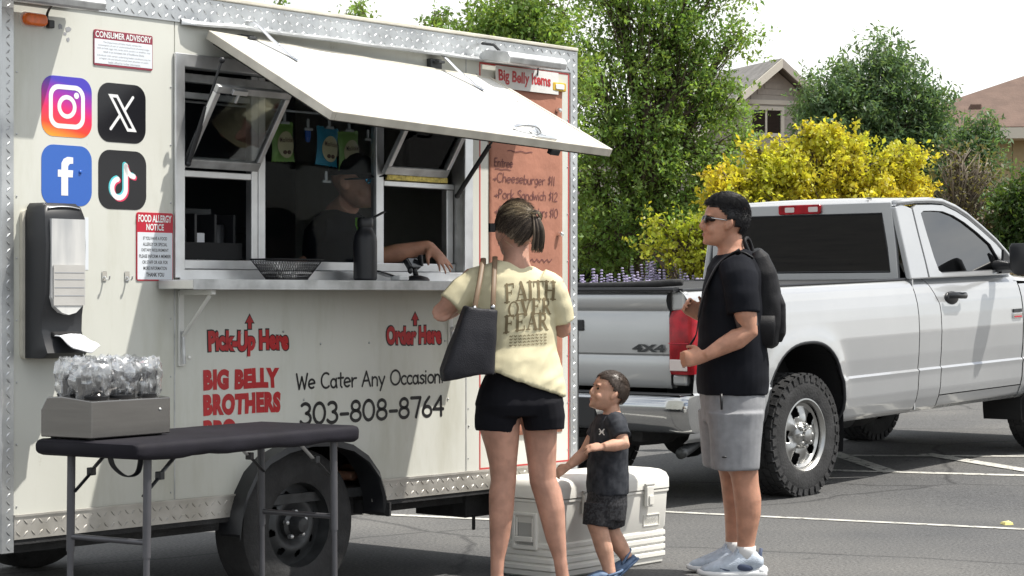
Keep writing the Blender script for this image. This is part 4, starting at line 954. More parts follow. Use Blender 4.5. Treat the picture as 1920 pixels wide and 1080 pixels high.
# alloy wheels
def alloy(W, out, s=1):
    y0 = out; mb = MB(); n = 72
    P = [(.245,.02),(.243,-.006),(.232,-.008),(.224,.004),(.214,.02)]
    mb.lathe([(r_, y0+s*h_) for r_, h_ in P], axis='Y', n=n, caps=False)
    rs = [.062+.0038*i for i in range(41)]; na = 150; o = len(mb.v)
    def dy(r_, a):
        k = abs(((a*5/(2*math.pi)) % 1)-.5)*2           # 0 mid-hole, 1 mid-spoke
        return y0+s*(.050-.036*math.exp(-((r_-.10)/.07)**2)*k - .02*max(0, (r_-.19)/.025)*1)
    for r_ in rs:
        for k in range(na): a = 2*math.pi*k/na; mb.v.append((r_*math.cos(a), dy(r_, a), r_*math.sin(a)))
    for i in range(len(rs)-1):
        for k in range(na):
            a = 2*math.pi*(k+.5)/na; rm = (rs[i]+rs[i+1])/2; d = abs(((a*5/(2*math.pi)) % 1)-.5)*2*math.pi/5*rm
            if ((rm-.158)/.040)**4+(d/.040)**4 < 1: continue
            k2 = (k+1) % na; mb.f.append((o+i*na+k, o+i*na+k2, o+(i+1)*na+k2, o+(i+1)*na+k))
    rim = obj('rim', mb, 'wheel_alloy', W, smooth=35); so = rim.modifiers.new('s', 'SOLIDIFY'); so.thickness = .010; so.offset = 0
    obj('brake_disc', MB().lathe([(.20,y0+s*.10),(.20,y0+s*.105)], axis='Y', n=40), 'dark_void', rim)
    obj('hub_cap', MB().lathe([(.088,y0+s*.05),(.085,y0+s*.015),(.070,y0-s*.005),(.045,y0-s*.014),(.042,y0-s*.035),(.03,y0-s*.042),(.0,y0-s*.043)], axis='Y', n=40), 'wheel_alloy', rim, smooth=35)
    for k in range(8):
        a = 2*math.pi*k/8; obj('lug_cover', MB().lathe([(.016,y0+s*.02),(.016,y0-s*.018),(.010,y0-s*.026),(.0,y0-s*.028)], (.066*math.cos(a),0,.066*math.sin(a)), 'Y', 12), 'wheel_alloy', rim, smooth=40)
for x, y, s in ((0,.135,1),(0,TW-.135,-1),(3.57,.135,1),(3.57,TW-.135,-1)):
    w_ = wheel('wheel', truck, (x,y,.40), .398, .27, .235, 0, 'tyre', 'dark_steel', tread=34)
    alloy(w_, -.118*s, s)
# ------------------------------------------------------------------ folding table in front of the trailer
mat('table_cloth', (.012,.011,.016), rough=.7, var=.25, vscale=5, bump=.15, bscale=300, spec=.2)
mat('leg_grey', (.10,.10,.11), rough=.45, metal=.5, var=.15)
mat('napkin', (.80,.81,.84), rough=.85)
TAB_ROT = TROT+R(6.9)
table = thing('folding_table', 'black fabric covered folding table with grey legs beside the trailer', 'table', tw(-1.64,.877,0), (0,0,TAB_ROT))
TLn, TWd, TZ = 1.245, .50, .80
mb = MB(); prof = rrect(0,TWd,.742,TZ,.022,4); n = len(prof); xsn = [0,.008,.025]+[.05+i*(TLn-.1)/24 for i in range(25)]+[TLn-.025,TLn-.008,TLn]
for x in xsn:
    e = min(x, TLn-x); sh_ = .022*(1-min(1, e/.025))**2
    for y, z in prof:
        yy = TWd/2+(y-TWd/2)*(1-sh_*2); zz = .771+(z-.771)*(1-sh_*10 if sh_ else 1)
        wr = .004*noise.noise((x*22, y*9, z*30))*(1 if z < .785 else .25)
        mb.v.append((x, yy+wr*(1 if y > TWd/2 else -1), zz+wr-(.006*math.sin(x*9)**2 if z < .76 else 0)))
for i in range(len(xsn)-1):
    for k in range(n): mb.f.append((i*n+k, i*n+(k+1) % n, (i+1)*n+(k+1) % n, (i+1)*n+k))
mb.f += [tuple(range(n)), tuple(range((len(xsn)-1)*n, len(xsn)*n))]
obj('fitted_cover', mb, 'table_cloth', table, smooth=55)
for x, sl in ((.10,-.01), (1.14,.01)):
    for y in (.055, .415):
        lg = obj('leg', MB().cyl((x,y,.742),(x+sl*.5,y,.40),.0145,n=12), 'leg_grey', table, smooth=40)
        obj('leg_extension', MB().cyl((x+sl*.5,y,.40),(x+sl,y,.012),.0115,n=12), 'leg_grey', lg, smooth=40)
        obj('foot', MB().cyl((x+sl,y,0),(x+sl,y,.03),.0155,n=12), 'black_rubber', lg)
    obj('cross_bar', MB().cyl((x+sl*.45,.055,.452),(x+sl*.45,.415,.452),.010,n=10), 'leg_grey', table, smooth=40)
    dx = .17 if x < .5 else -.17
    for y in (.075, .40):
        st = obj('fold_stay', MB().loft([((x,y,.61),.009,.004),((x+dx*.55,y,.68),.009,.004)], 8, (0,1,0)), 'black_plastic', table)
        obj('stay_link', MB().loft([((x+dx*.5,y+.006,.674),.011,.004),((x+dx,y+.006,.738),.011,.004)], 8, (0,1,0)), 'aluminium', st)
        obj('stay_ring', MB().bb(x+dx*.5-.012,x+dx*.5+.012,y-.012,y+.014,.662,.690), 'black_plastic', st, bevel=.003)
obj('carry_strap', MB().loft([(p,.014,.003) for p in catmull([(.15,.28,.742),(.16,.27,.70),(.20,.25,.665),(.25,.24,.675),(.27,.24,.742)],5)], 8, (0,1,0)), 'black_plastic', table, smooth=True)

TABM = Matrix.Translation(tw(-1.64,.877,0)) @ Matrix.Rotation(TAB_ROT, 4, 'Z')
tray = thing('steel_dispenser', 'stainless steel cutlery dispenser box standing on the black table', 'cutlery box', TABM @ Vector((.015,.235,TZ+.006)), (0,0,TAB_ROT))
TL2, TD2, TH2 = .40, .245, .132
mb = MB().prism([(0,0),(TD2,0),(TD2,.095),(TD2-.03,TH2+.008),(TD2-.10,TH2+.012),(.0,TH2-.03+.028)], 0, TL2, 'yz'); obj('box_body', mb, 'steel', tray, bevel=.004)
for i in range(3):
    for j in range(2):
        c = (.075+i*.125, .065+j*.105, TH2+.004+j*.006)
        obj('well_ring', MB().lathe([(.047,-.004),(.052,.008),(.046,.010),(.042,-.002)], c, 'Z', 24, caps=False), 'black_plastic', tray, smooth=40)
obj('rivet', MB().ell((.345,-.001,.088), (.006,.004,.006)), 'dull_alu', tray, smooth=True)
for x in (.03, .37):
    for y in (.03, .21): obj('foot', MB().cyl((x,y,-.006),(x,y,.002),.012,n=10), 'black_rubber', tray)
# cutlery in clear bags
m = bpy.data.materials.new('clear_bag'); m.use_nodes = True; t = m.node_tree; t.nodes.clear(); MATS['clear_bag'] = m
o_ = t.nodes.new('ShaderNodeOutputMaterial'); gl = t.nodes.new('ShaderNodeBsdfGlossy'); gl.inputs['Roughness'].default_value = .18; tr = t.nodes.new('ShaderNodeBsdfTransparent'); tr.inputs['Color'].default_value = (.93,.94,.95,1)
lw = t.nodes.new('ShaderNodeLayerWeight'); lw.inputs['Blend'].default_value = .42; mx_ = t.nodes.new('ShaderNodeMixShader'); ad = t.nodes.new('ShaderNodeMapRange'); ad.inputs[3].default_value = .20; ad.inputs[4].default_value = .95
t.links.new(lw.outputs['Facing'], ad.inputs[0]); t.links.new(ad.outputs[0], mx_.inputs[0]); t.links.new(tr.outputs[0], mx_.inputs[1]); t.links.new(gl.outputs[0], mx_.inputs[2]); df = t.nodes.new('ShaderNodeBsdfDiffuse'); df.inputs['Color'].default_value = (.85,.86,.88,1); m5 = t.nodes.new('ShaderNodeMixShader'); m5.inputs[0].default_value = .07
t.links.new(mx_.outputs[0], m5.inputs[1]); t.links.new(df.outputs[0], m5.inputs[2]); t.links.new(m5.outputs[0], o_.inputs[0])
def packet_parts(seed):
    rg = random.Random(seed); mb = MB(); nu, nv = 18, 16
    for j in range(nv+1):
        v = j/nv; z = -.03+.14*v; rr = .030+.020*math.sin(v*math.pi*.85)-.004*v
        for k in range(nu):
            a = 2*math.pi*k/nu; q = 1+.42*noise.noise((math.cos(a)*1.9+seed*3, math.sin(a)*1.9, v*3.4))+.18*noise.noise((math.cos(a)*5+seed, math.sin(a)*5, v*8))
            fl = (.55 if v > .9 else 1)
            mb.v.append((rr*q*math.cos(a), rr*q*.75*fl*math.sin(a), z+.016*noise.noise((a*2, seed, v*3))*v))
    for j in range(nv):
        for k in range(nu): k2 = (k+1) % nu; mb.f.append((j*nu+k, j*nu+k2, (j+1)*nu+k2, (j+1)*nu+k))
    cut = MB()
    for k in range(4):
        x = (k-1.5)*.012; y = rg.uniform(-.008,.008); top = rg.uniform(.035,.062); tl = rg.uniform(-.25,.25)
        cut.loft([((x,y,-.03),.006,.003),((x+tl*.03,y,.01),.007,.004),((x+tl*.05,y,top-.01),.010,.005),((x+tl*.055,y,top),.005,.003)], 8, (1,0,0))
    nap = MB().box((.012,.014,.0), (.03,.006,.055))
    return mb, cut, nap
spots = [(i, j, k) for i in range(3) for j in range(2) for k in range(3)]
for q, (i, j, k) in enumerate(spots):
    rg = random.Random(q); c = Vector((.015+.075+i*.125+(k-1)*.036, .235+.065+j*.105+rg.uniform(-.015,.015), TZ+.006+TH2+.032+j*.006))
    pk = thing('cutlery_packet', 'black plastic cutlery sealed in a crinkled clear bag in the steel box', 'cutlery', TABM @ c, (rg.uniform(-.22,.22), rg.uniform(-.3,.3), TAB_ROT+rg.uniform(-1.5,1.5)), 'wrapped cutlery packets in the steel box')
    b, cu, na = packet_parts(q+1)
    obj('bag', b, 'clear_bag', pk, smooth=28, fixn=True); stuff(obj('cutlery', cu, 'black_plastic', pk, smooth=40)); obj('napkin', na, 'napkin', pk)

# ------------------------------------------------------------------ paper towel dispenser on the wall
mat('disp_paper', (.50,.49,.47), rough=.3, var=.08); mat('disp_window', (.42,.43,.44), rough=.16, col2=(.62,.62,.61), vscale=4, stretch=(3,1,.6), lo=.35, hi=.6)
D = wall_thing('towel_dispenser', 'black paper towel dispenser with a white towel hanging out', 'towel dispenser', -1.46, 1.07)
obj('back_plate', MB().prism(rrect(-.012,.20,-.005,.55,.02), -.018, -.0005), 'cream_edge', D)
mb = MB(); lev = [(0,.125),(.02,.15),(.05,.135),(.10,.115),(.16,.118),(.24,.135),(.42,.14),(.52,.135),(.56,.12),(.575,.10)]
mb = MB()
for z, dp in lev:
    ins = .02 if z > .565 else .008 if z > .55 else 0
    mb.v += [(x, y, z) for x, y in [(ins,-.0185),(ins,-dp*.86),(.006+ins,-dp*.95),(.03,-dp*.99),(.10,-dp*1.01),(.17,-dp*.99),(.190-ins,-dp*.95),(.196-ins,-dp*.86),(.196-ins,-.0185)]]
for i in range(len(lev)-1):
    for k in range(9): mb.f.append((i*9+k, i*9+(k+1) % 9, (i+1)*9+(k+1) % 9, (i+1)*9+k))
mb.f += [tuple(range(9)), tuple(range((len(lev)-1)*9, len(lev)*9))]
bd = obj('dispenser_body', mb, 'black_plastic', D, smooth=38)
wpoly = [(.024,.515),(.024,.225),(.04,.19),(.07,.168),(.10,.160),(.135,.168),(.165,.192),(.180,.225),(.180,.515)]
mb = MB()
for x, z in wpoly: mb.v.append((x, -.1445-.003*math.sin(math.pi*(x-.03)/.14), z))
for x, z in wpoly: mb.v.append((x, -.12, z))
n = len(wpoly); mb.f = [tuple(range(n)), tuple(range(2*n-1,n-1,-1))]+[(i,n+i,n+(i+1) % n,(i+1) % n) for i in range(n)]
wd_ = obj('clear_window', mb, 'disp_window', D)
obj('towel_stack', MB().bb(.03,.174,-.149,-.1465,.195,.345), 'disp_paper', wd_)
for z in (.23, .26, .29, .315): obj('towel_fold', MB().bb(.034,.17,-.1500,-.1492,z,z+.003), 'grey_print', wd_)
obj('top_strip', MB().loft([(p,.010,.003) for p in catmull([(.025,-.118,.5545),(.06,-.119,.5595),(.10,-.120,.5615),(.14,-.119,.5595),(.172,-.118,.5545)],4)], 8, (0,1,0)), 'aluminium', D, smooth=True)
obj('mouth', MB().bb(.04,.165,-.135,-.10,.075,.098), 'dark_void', D, bevel=.008)
mb = MB(); nx, ny = 10, 12
for j in range(ny+1):
    for i in range(nx+1):
        u, v = i/nx, j/ny
        mb.v.append((.045+.125*u+.035*v*v-.01*v, -.095-.115*v-.012*math.sin(u*3.1)*v, .088-.055*v*v-.006*v+.014*noise.noise((u*3,v*2.5,2.2))+.010*math.sin(u*6+v*2)*v))
mb.f = [(j*(nx+1)+i, j*(nx+1)+i+1, (j+1)*(nx+1)+i+1, (j+1)*(nx+1)+i) for j in range(ny) for i in range(nx)]
tow = obj('paper_towel', mb, 'napkin', D, smooth=True, fixn=False); so = tow.modifiers.new('s', 'SOLIDIFY'); so.thickness = .004

# ------------------------------------------------------------------ things on the serving shelf
SZ = 1.3665
mat('bottle_black', (.014,.015,.019), rough=.42, var=.2, bump=.05, bscale=200)
B = thing('water_bottle', 'black insulated bottle with a loop handle on the serving shelf', 'bottle', tw(.262,.11,SZ), (0,0,TROT))
obj('bottle_body', MB().lathe([(.0,0),(.046,.001),(.051,.008),(.051,.165),(.049,.185),(.040,.208),(.031,.222),(.031,.232)], n=36), 'bottle_black', B, smooth=35)
cp = obj('cap', MB().lathe([(.034,.230),(.035,.234),(.035,.262),(.030,.270),(.0,.271)], n=30), 'black_plastic', B, smooth=35)
obj('handle', MB().loft([(p,.008,.005) for p in catmull([(.0,0,.262),(.03,-.012,.27),(.065,-.018,.284),(.095,-.018,.296),(.105,-.018,.296)],4)], 8, (0,1,0)), 'black_plastic', cp, smooth=True)
mat('wire_black', (.02,.02,.022), rough=.5, metal=.4)
K = thing('wire_basket', 'black wire mesh basket standing on the serving shelf', 'basket', tw(-.205,.11,SZ), (0,0,TROT))
def brect(z): e = .55+.45*(z/.085); return .135*e+.01, .075*e+.01
mb = MB()
for z in (.003, .084):
    rx, ry = brect(z); mb.tube([(x, y, z) for x, y in rrect(-rx,rx,-ry,ry,.03,5)], .003, 6, closed=True)
obj('rim_wires', mb, 'wire_black', K, smooth=True); stuff(K.children[0])
mb = MB(); NB = 56
def bpt(u, z):
    rx, ry = brect(z); P = rrect(-rx,rx,-ry,ry,.03,5); Lp = [0]
    for a, b in zip(P, P[1:]+P[:1]): Lp.append(Lp[-1]+math.dist(a, b))
    d = (u % 1)*Lp[-1]
    for i in range(len(P)):
        if d <= Lp[i+1]: f_ = (d-Lp[i])/(Lp[i+1]-Lp[i]+1e-9); a, b = P[i], P[(i+1) % len(P)]; return (a[0]+(b[0]-a[0])*f_, a[1]+(b[1]-a[1])*f_, z)
    return (*P[0], z)
for k in range(NB):
    for sg in (1, -1): mb.tube([bpt(k/NB+sg*.055*q/4, .003+.081*q/4) for q in range(5)], .0011, 4)
stuff(obj('mesh_wires', mb, 'wire_black', K)); mb = MB()
for k in range(-4, 5): mb.tube([(-.08,k*.010,.003),(.08,k*.010,.003)], .0011, 4)
for k in range(-8, 9): mb.tube([(k*.010,-.045,.003),(k*.010,.045,.003)], .0011, 4)
stuff(obj('base_wires', mb, 'wire_black', K))
C_ = thing('card_reader_stand', 'small black payment terminal on a stand at the order window', 'card reader', tw(.575,.12,SZ), (0,0,TROT))
obj('stand_base', MB().lathe([(.060,0),(.060,.006),(.050,.016),(.022,.024)], n=28), 'black_plastic', C_, smooth=35)
obj('stand_arm', MB().tube([(0,0,.02),(.0,.01,.05),(-.01,.02,.075)], .012, 10), 'black_plastic', C_, smooth=True)
obj('terminal', MB().box((-.015,.01,.075), (.085,.03,.05), Euler((R(-35),0,R(10)))), 'black_gloss', C_, bevel=.006)
obj('clamp', MB().box((.03,.0,.09), (.012,.02,.05), Euler((0,R(-8),0))), 'black_plastic', C_, bevel=.003)
obj('knob', MB().ell((-.05,-.01,.045), (.014,.010,.014)), 'black_plastic', C_, smooth=True)
Pn = thing('phone_and_holder', 'white card reader with a black phone leaning behind it on the shelf', 'card reader', tw(.425,.16,SZ), (0,0,TROT))
obj('reader', MB().bb(-.03,.03,-.03,.03,0,.022), 'white_print', Pn, bevel=.006)
obj('phone_slab', MB().box((-.055,.045,.030), (.12,.07,.008), Euler((R(4),R(12),0))), 'black_gloss', Pn, bevel=.003)

# ------------------------------------------------------------------ inside the trailer
O_ = thing('cup_organiser', 'black plastic organiser with stacked lids inside the left window', 'organiser', tw(-.40,-.26,1.371), (0,0,TROT))
obj('back', MB().bb(-.17,.17,.06,.075,0,.30), 'black_plastic', O_, bevel=.004); obj('base', MB().bb(-.17,.17,-.09,.06,0,.03), 'black_plastic', O_, bevel=.004)
for x in (-.17,-.06,.05,.155): obj('divider', MB().bb(x,x+.014,-.09,.058,.031,.27), 'black_plastic', O_, bevel=.003)
obj('napkin_stack', MB().bb(-.042,.0,-.085,.0,.033,.19), 'paper_white', O_, bevel=.003)
for x, h_ in ((-.11,.2),(.10,.22)): obj('lid_stack', MB().lathe([(.042,.033),(.045,.05),(.045,h_),(.040,h_+.008)], (x,-.03,0), 'Z', 20), 'black_plastic', O_, smooth=35)
mat('bag_green', (.23,.42,.09), rough=.35, var=.15, bump=.3, bscale=14); mat('bag_blue', (.03,.30,.46), rough=.35, var=.15, bump=.3, bscale=14)
mat('bag_cream', (.62,.56,.32), rough=.4, var=.1); mat('bag_brown', (.10,.05,.03), rough=.5)
def chip_bag(x, z, m, label, tilt):
    b = thing('crisp_bag', label, 'crisp bag', tw(x, -.22, z), (0, tilt, TROT), 'crisp bags hanging inside the window'); w, h = .068, .17
    mb = MB(); nx, nz = 12, 18
    for sgn in (-1, 1):
        for j in range(nz+1):
            for i in range(nx+1):
                u, v = i/nx*2-1, j/nz; e = max(0, (1-u*u))*max(0, math.sin(math.pi*min(1, max(0, (v-.06)/.88))))
                mb.v.append((u*w*(1-.10*math.sin(math.pi*v)), sgn*(.024*e**.6+.0015+.003*noise.noise((u*3,v*5,z*9))*e), -v*h+(.005*(i % 2) if j in (0, nz) else 0)))
    q = (nx+1)*(nz+1)
    for s in (0, 1):
        for j in range(nz):
            for i in range(nx): a = s*q+j*(nx+1)+i; mb.f.append((a, a+1, a+nx+2, a+nx+1))
    obj('bag_skin', mb, m, b, smooth=60)
    mb2 = MB(); P = circ(0, -.095, .048, .058, 28); mb2.v = [(0,-.0285,-.095)]+[(x_, -.0265+.010*((x_/.06)**2), z_) for x_, z_ in P]+[(x_*.6, -.0295+.004*((x_/.06)**2), -.095+(z_+.095)*.6) for x_, z_ in P]
    for k in range(28): k2 = (k+1) % 28; mb2.f += [(1+k,1+k2,29+k2,29+k),(29+k,29+k2,0)]
    obj('bag_print', mb2, 'bag_cream', b, smooth=True)
    obj('lettering', text_mb('MissVickie\'s', .085, .022, bold=.01).xf(Matrix.Translation((-.042,-.031,-.085))), 'bag_brown', b, fixn=False)
    for dx in (-.012, .012): obj('bag_print', MB().ell((dx,-.029,-.128), (.012,.003,.009)), 'bag_brown', b, smooth=True)
    return b
chip_bag(.083,2.05,'bag_green','green and cream crisp bag hanging behind the left tilted sash',-.05)
chip_bag(.365,2.045,'bag_blue','blue and cream crisp bag hanging inside the middle window',.06)
chip_bag(.49,2.035,'bag_green','green and cream crisp bag hanging right of the blue one',-.08)
mat('clip_clear', (.55,.56,.55), rough=.2)
for i, (x, z, lb) in enumerate(((.09,2.075,'above the leftmost green bag'),(.232,2.055,'holding the small blue tag'),(.365,2.07,'above the blue crisp bag'),(.49,2.065,'above the right green crisp bag'),(.61,2.03,'empty, right of the crisp bags'),(.345,1.83,'empty, below the blue crisp bag'))):
    c = thing('bag_clip', 'pale plastic clip on the inner window, '+lb, 'clip', tw(x, -.21, z), (0,0,TROT), 'clips inside the window')
    obj('clip_body', MB().box((0,0,0), (.016,.010,.045)), 'clip_clear', c, bevel=.004); obj('clip_jaw', MB().box((0,-.002,-.024), (.05,.014,.012)), 'clip_clear', c, bevel=.003)
tag(obj('blue_tag', MB().prism([(-.016,0),(.016,0),(.016,-.03),(.008,-.052),(-.010,-.05),(-.016,-.03)], -.003, .003), 'icon_blue', loc=tw(.232,-.21,2.026), rot=(0,0,TROT), bevel=.001), 'small bright blue tag hanging from a clip inside the window', 'tag')
tag(obj('hanging_rail', MB().cyl((-.62,0,0),(1.0,0,0),.006,n=10), 'dull_alu', loc=tw(0,-.215,2.105), rot=(0,0,TROT), smooth=40), 'thin metal rail under the trailer ceiling that carries the clips', 'rail')

# ------------------------------------------------------------------ cooler
mat('cooler_white', (.80,.79,.74), rough=.38, var=.03, vscale=4, spec=.4)
mat('cooler_grey', (.45,.45,.43), rough=.5)
CR = R(50)
cl = thing('cooler', 'large white ice chest with ribbed base standing by the trailer corner', 'cooler', (.195,9.75,0), (0,0,CR))
CLn, CD, CH = .885, .345, .462
def rsec(x0, x1, y0, y1, z, r): return [(x, y, z) for x, y in rrect(x0,x1,y0,y1,r,4)]
mb = MB(); lev = [(.0,.022,.03),(.008,.012,.03)]
z = .03
for k in range(4): lev += [(z,.010,.03),(z+.008,.002,.03),(z+.024,.002,.03),(z+.031,.010,.03)]; z += .034
lev += [(.172,.008,.03),(.18,.004,.03),(.345,-.004,.03),(.352,-.010,.03),(.362,-.010,.03)]
for z, i_, r_ in lev: mb.v += rsec(i_, CLn-i_, i_, CD-i_, z, r_)
n = len(rrect(0,1,0,1,.1,4))
for i in range(len(lev)-1):
    for k in range(n): mb.f.append((i*n+k, i*n+(k+1) % n, (i+1)*n+(k+1) % n, (i+1)*n+k))
mb.f += [tuple(range(n)), tuple(range((len(lev)-1)*n, len(lev)*n))]
obj('cooler_body', mb, 'cooler_white', cl, smooth=24)
mb = MB(); lev = [(.364,-.006),(.368,-.013),(.415,-.012),(.440,-.002),(.455,.018),(.462,.05),(.464,.10)]
for z, i_ in lev: mb.v += rsec(i_, CLn-i_, i_, CD-i_, z, .035)
for i in range(len(lev)-1):
    for k in range(n): mb.f.append((i*n+k, i*n+(k+1) % n, (i+1)*n+(k+1) % n, (i+1)*n+k))
mb.f += [tuple(range(n)), tuple(range((len(lev)-1)*n, len(lev)*n))]
obj('lid', mb, 'cooler_white', cl, smooth=50)
for x in (.215, .70):
    la = obj('latch', MB().prism(rrect(x-.028,x+.028,.285,.385,.008), -.030, -.0105), 'cooler_white', cl, bevel=.004)
    obj('latch_tongue', MB().bb(x-.016,x+.016,-.037,-.0305,.295,.34), 'cooler_white', la, bevel=.003)
    obj('latch_hinge', MB().cyl((x-.034,-.022,.392),(x+.034,-.022,.392),.007,n=10), 'cooler_grey', la)
hd = obj('side_handle', MB().ring([(.10,.13),(.245,.13),(.245,.30),(.10,.30)], [(.118,.15),(.227,.15),(.227,.285),(.118,.285)], -.014, .006, 'yz'), 'cooler_white', cl, bevel=.004)
obj('handle_recess', MB().bb(.0005,.0035,.118,.227,.15,.285), 'cooler_grey', hd)
obj('swing_grip', MB().bb(-.020,-.004,.12,.225,.165,.19).bb(-.012,-.004,.12,.13,.19,.275).bb(-.012,-.004,.215,.225,.19,.275), 'cooler_white', hd, bevel=.004)
obj('lettering', text_mb('IGLOO', .085, .026, bold=.01).xf(Matrix.Translation((.70,-.0015,.205))), 'cooler_grey', cl, fixn=False)
obj('badge_frame', MB().ring([(.68,.19),(.81,.19),(.81,.245),(.68,.245)], [(.683,.193),(.807,.193),(.807,.242),(.683,.242)], -.003, .006), 'cooler_white', cl)
# ------------------------------------------------------------------ people
mat('skin_tan', (.50,.26,.175), rough=.5, var=.16, vscale=16, sub=.12, bump=.06, bscale=160, spec=.35)
mat('skin_light', (.60,.35,.25), rough=.5, var=.16, vscale=18, sub=.12, bump=.06, bscale=160, spec=.35)
mat('skin_legs', (.50,.275,.20), rough=.5, var=.17, vscale=15, sub=.12, bump=.05, bscale=140, spec=.35)
mat('shirt_cream', (.66,.60,.40), rough=.85, var=.04, vscale=6, bump=.10, bscale=420)
mat('print_brown', (.20,.155,.085), rough=.9)
mat('shorts_black', (.008,.008,.011), rough=.85, spec=.15, var=.2, vscale=8)
mat('tee_black', (.009,.010,.014), rough=.9, spec=.15, var=.2, vscale=7, bump=.08, bscale=350)
mat('shorts_grey', (.255,.26,.275), rough=.9, var=.08, vscale=30, bump=.12, bscale=380)
mat('tee_charcoal', (.024,.027,.034), rough=.9, spec=.2, var=.5, vscale=26, bump=.12, bscale=300, col2=(.058,.062,.072))
mat('shorts_check', (.014,.014,.017), rough=.85, col2=(.040,.041,.046), vscale=90, lo=.46, hi=.54)
mat('bag_leather', (.017,.017,.022), rough=.5, spec=.3, var=.2, vscale=5, bump=.25, bscale=220)
mat('strap_tan', (.19,.125,.075), rough=.55, var=.1)
mat('pack_black', (.011,.011,.013), rough=.6, spec=.25, var=.3, vscale=8, bump=.15, bscale=200)
mat('clog_blue', (.10,.16,.27), rough=.6, var=.08)
mat('shoe_blue', (.46,.52,.60), rough=.7, var=.2, vscale=18, bump=.2, bscale=200)
mat('shoe_navy', (.06,.08,.14), rough=.65); mat('sole_white', (.78,.79,.80), rough=.5)
mat('sock_white', (.74,.74,.74), rough=.9); mat('ink_tattoo', (.055,.045,.045), rough=.6, var=.4, vscale=40)
mat('eye_dark', (.01,.008,.007), rough=.1); mat('lip', (.36,.13,.11), rough=.45)
mat('lens_dark', (.012,.007,.007), rough=.2, spec=.25); mat('frame_silver', (.55,.55,.56), rough=.25, metal=1)
mat('lens_mirror', (.02,.35,.62), rough=.05, metal=1); mat('tee_green', (.22,.62,.02), rough=.7)
def hair_mat(name, stops, rough=.38):
    m = bpy.data.materials.new(name); m.use_nodes = True; t = m.node_tree; p = t.nodes['Principled BSDF']; p.inputs['Roughness'].default_value = rough; p.inputs['Specular IOR Level'].default_value = .4
    g = t.nodes.new('ShaderNodeNewGeometry'); r = t.nodes.new('ShaderNodeValToRGB'); e = r.color_ramp.elements
    e[0].position, e[0].color = stops[0][0], (*stops[0][1], 1); e[1].position, e[1].color = stops[-1][0], (*stops[-1][1], 1)
    for s, c in stops[1:-1]: k = e.new(s); k.color = (*c, 1)
    t.links.new(g.outputs['Random Per Island'], r.inputs[0]); t.links.new(r.outputs[0], p.inputs['Base Color']); MATS[name] = m
hair_mat('hair_black', [(0,(.006,.006,.008)),(1,(.018,.017,.020))]); hair_mat('hair_brown', [(0,(.040,.028,.022)),(1,(.10,.075,.06))])
hair_mat('hair_blonde', [(0,(.30,.23,.14)),(.5,(.48,.39,.25)),(1,(.78,.67,.48))]); hair_mat('hair_dark', [(0,(.030,.023,.020)),(.6,(.075,.056,.044)),(1,(.24,.19,.14))]); hair_mat('hair_streaked', [(0,(.050,.036,.026)),(.35,(.14,.10,.065)),(.5,(.42,.33,.20)),(1,(.68,.56,.37))])

def stack(mb, rings, M, n=28):
    o = len(mb.v)
    for cx, cy, z, rx, ry, e in rings:
        for k in range(n):
            a = 2*math.pi*k/n; c, s = math.cos(a), math.sin(a)
            c = math.copysign(abs(c)**(2/e), c); s = math.copysign(abs(s)**(2/e), s)
            mb.v.append(tuple(M @ Vector((cx+rx*c, cy+ry*s, z))))
    for i in range(len(rings)-1):
        for k in range(n): k2 = (k+1) % n; mb.f.append((o+i*n+k, o+i*n+k2, o+(i+1)*n+k2, o+(i+1)*n+k))
    mb.f += [tuple(o+k for k in range(n-1,-1,-1)), tuple(o+(len(rings)-1)*n+k for k in range(n))]
HEAD = [(.02,.28,.04,.11),(.06,.355,-.04,.17),(.12,.375,-.12,.215),(.20,.365,-.20,.25),(.30,.372,-.30,.285),(.40,.385,-.38,.308),(.48,.372,-.43,.318),(.53,.352,-.455,.322),(.58,.388,-.47,.328),(.64,.402,-.48,.334),(.72,.392,-.48,.334),(.80,.36,-.46,.318),(.88,.29,-.41,.275),(.94,.19,-.33,.21),(.985,.07,-.22,.12),(1.0,-.02,-.14,.06)]
def head_frame(pos, fwd, size, pitch=0, roll=0):
    """head-local: x forward, y left, z up, unit = chin to crown; pos = point between the ears at half height"""
    yaw = math.atan2(fwd[1], fwd[0])
    return Matrix.Translation(pos) @ Matrix.Rotation(yaw, 4, 'Z') @ Matrix.Rotation(-pitch, 4, 'Y') @ Matrix.Rotation(roll, 4, 'X') @ Matrix.Scale(size, 4) @ Matrix.Translation((.04,0,-.5))
def head(mb, M, child=False):
    stack(mb, [((f+b)/2, 0, z, (f-b)/2, w*(1.05 if child and z < .4 else 1), 2.25) for z, f, b, w in HEAD], M)
    ns = .8 if child else 1
    nose = MB().loft([((.375,0,.57),.025,.03),((.42,0,.48),.035,.035),((.465*1 if ns == 1 else .445,0,.385),.050,.048),((.43,0,.345),.052,.045),((.37,0,.335),.045,.04)], 12, (0,1,0)); mb.add(nose.v, nose.f, M)
    for s in (-1, 1):
        al = MB().ell((.405,s*.05,.36), (.035,.028,.028)); mb.add(al.v, al.f, M)
        ear = MB().ell((-.035,s*.345,.455), (.075,.032,.13), Euler((0,R(-12),0))).ell((-.075,s*.375,.48), (.045,.030,.105), Euler((0,R(-12),0))); mb.add(ear.v, ear.f, M)
        ck = MB().ell((.27,s*.17,.33), (.10,.10,.11)); mb.add(ck.v, ck.f, M)
        br = MB().ell((.355,s*.13,.60), (.05,.11,.028)); mb.add(br.v, br.f, M)
    lp = MB().ell((.378,0,.235), (.035,.085,.025)).ell((.370,0,.195), (.038,.075,.028)).ell((.33,0,.08), (.065,.09,.065)); mb.add(lp.v, lp.f, M)
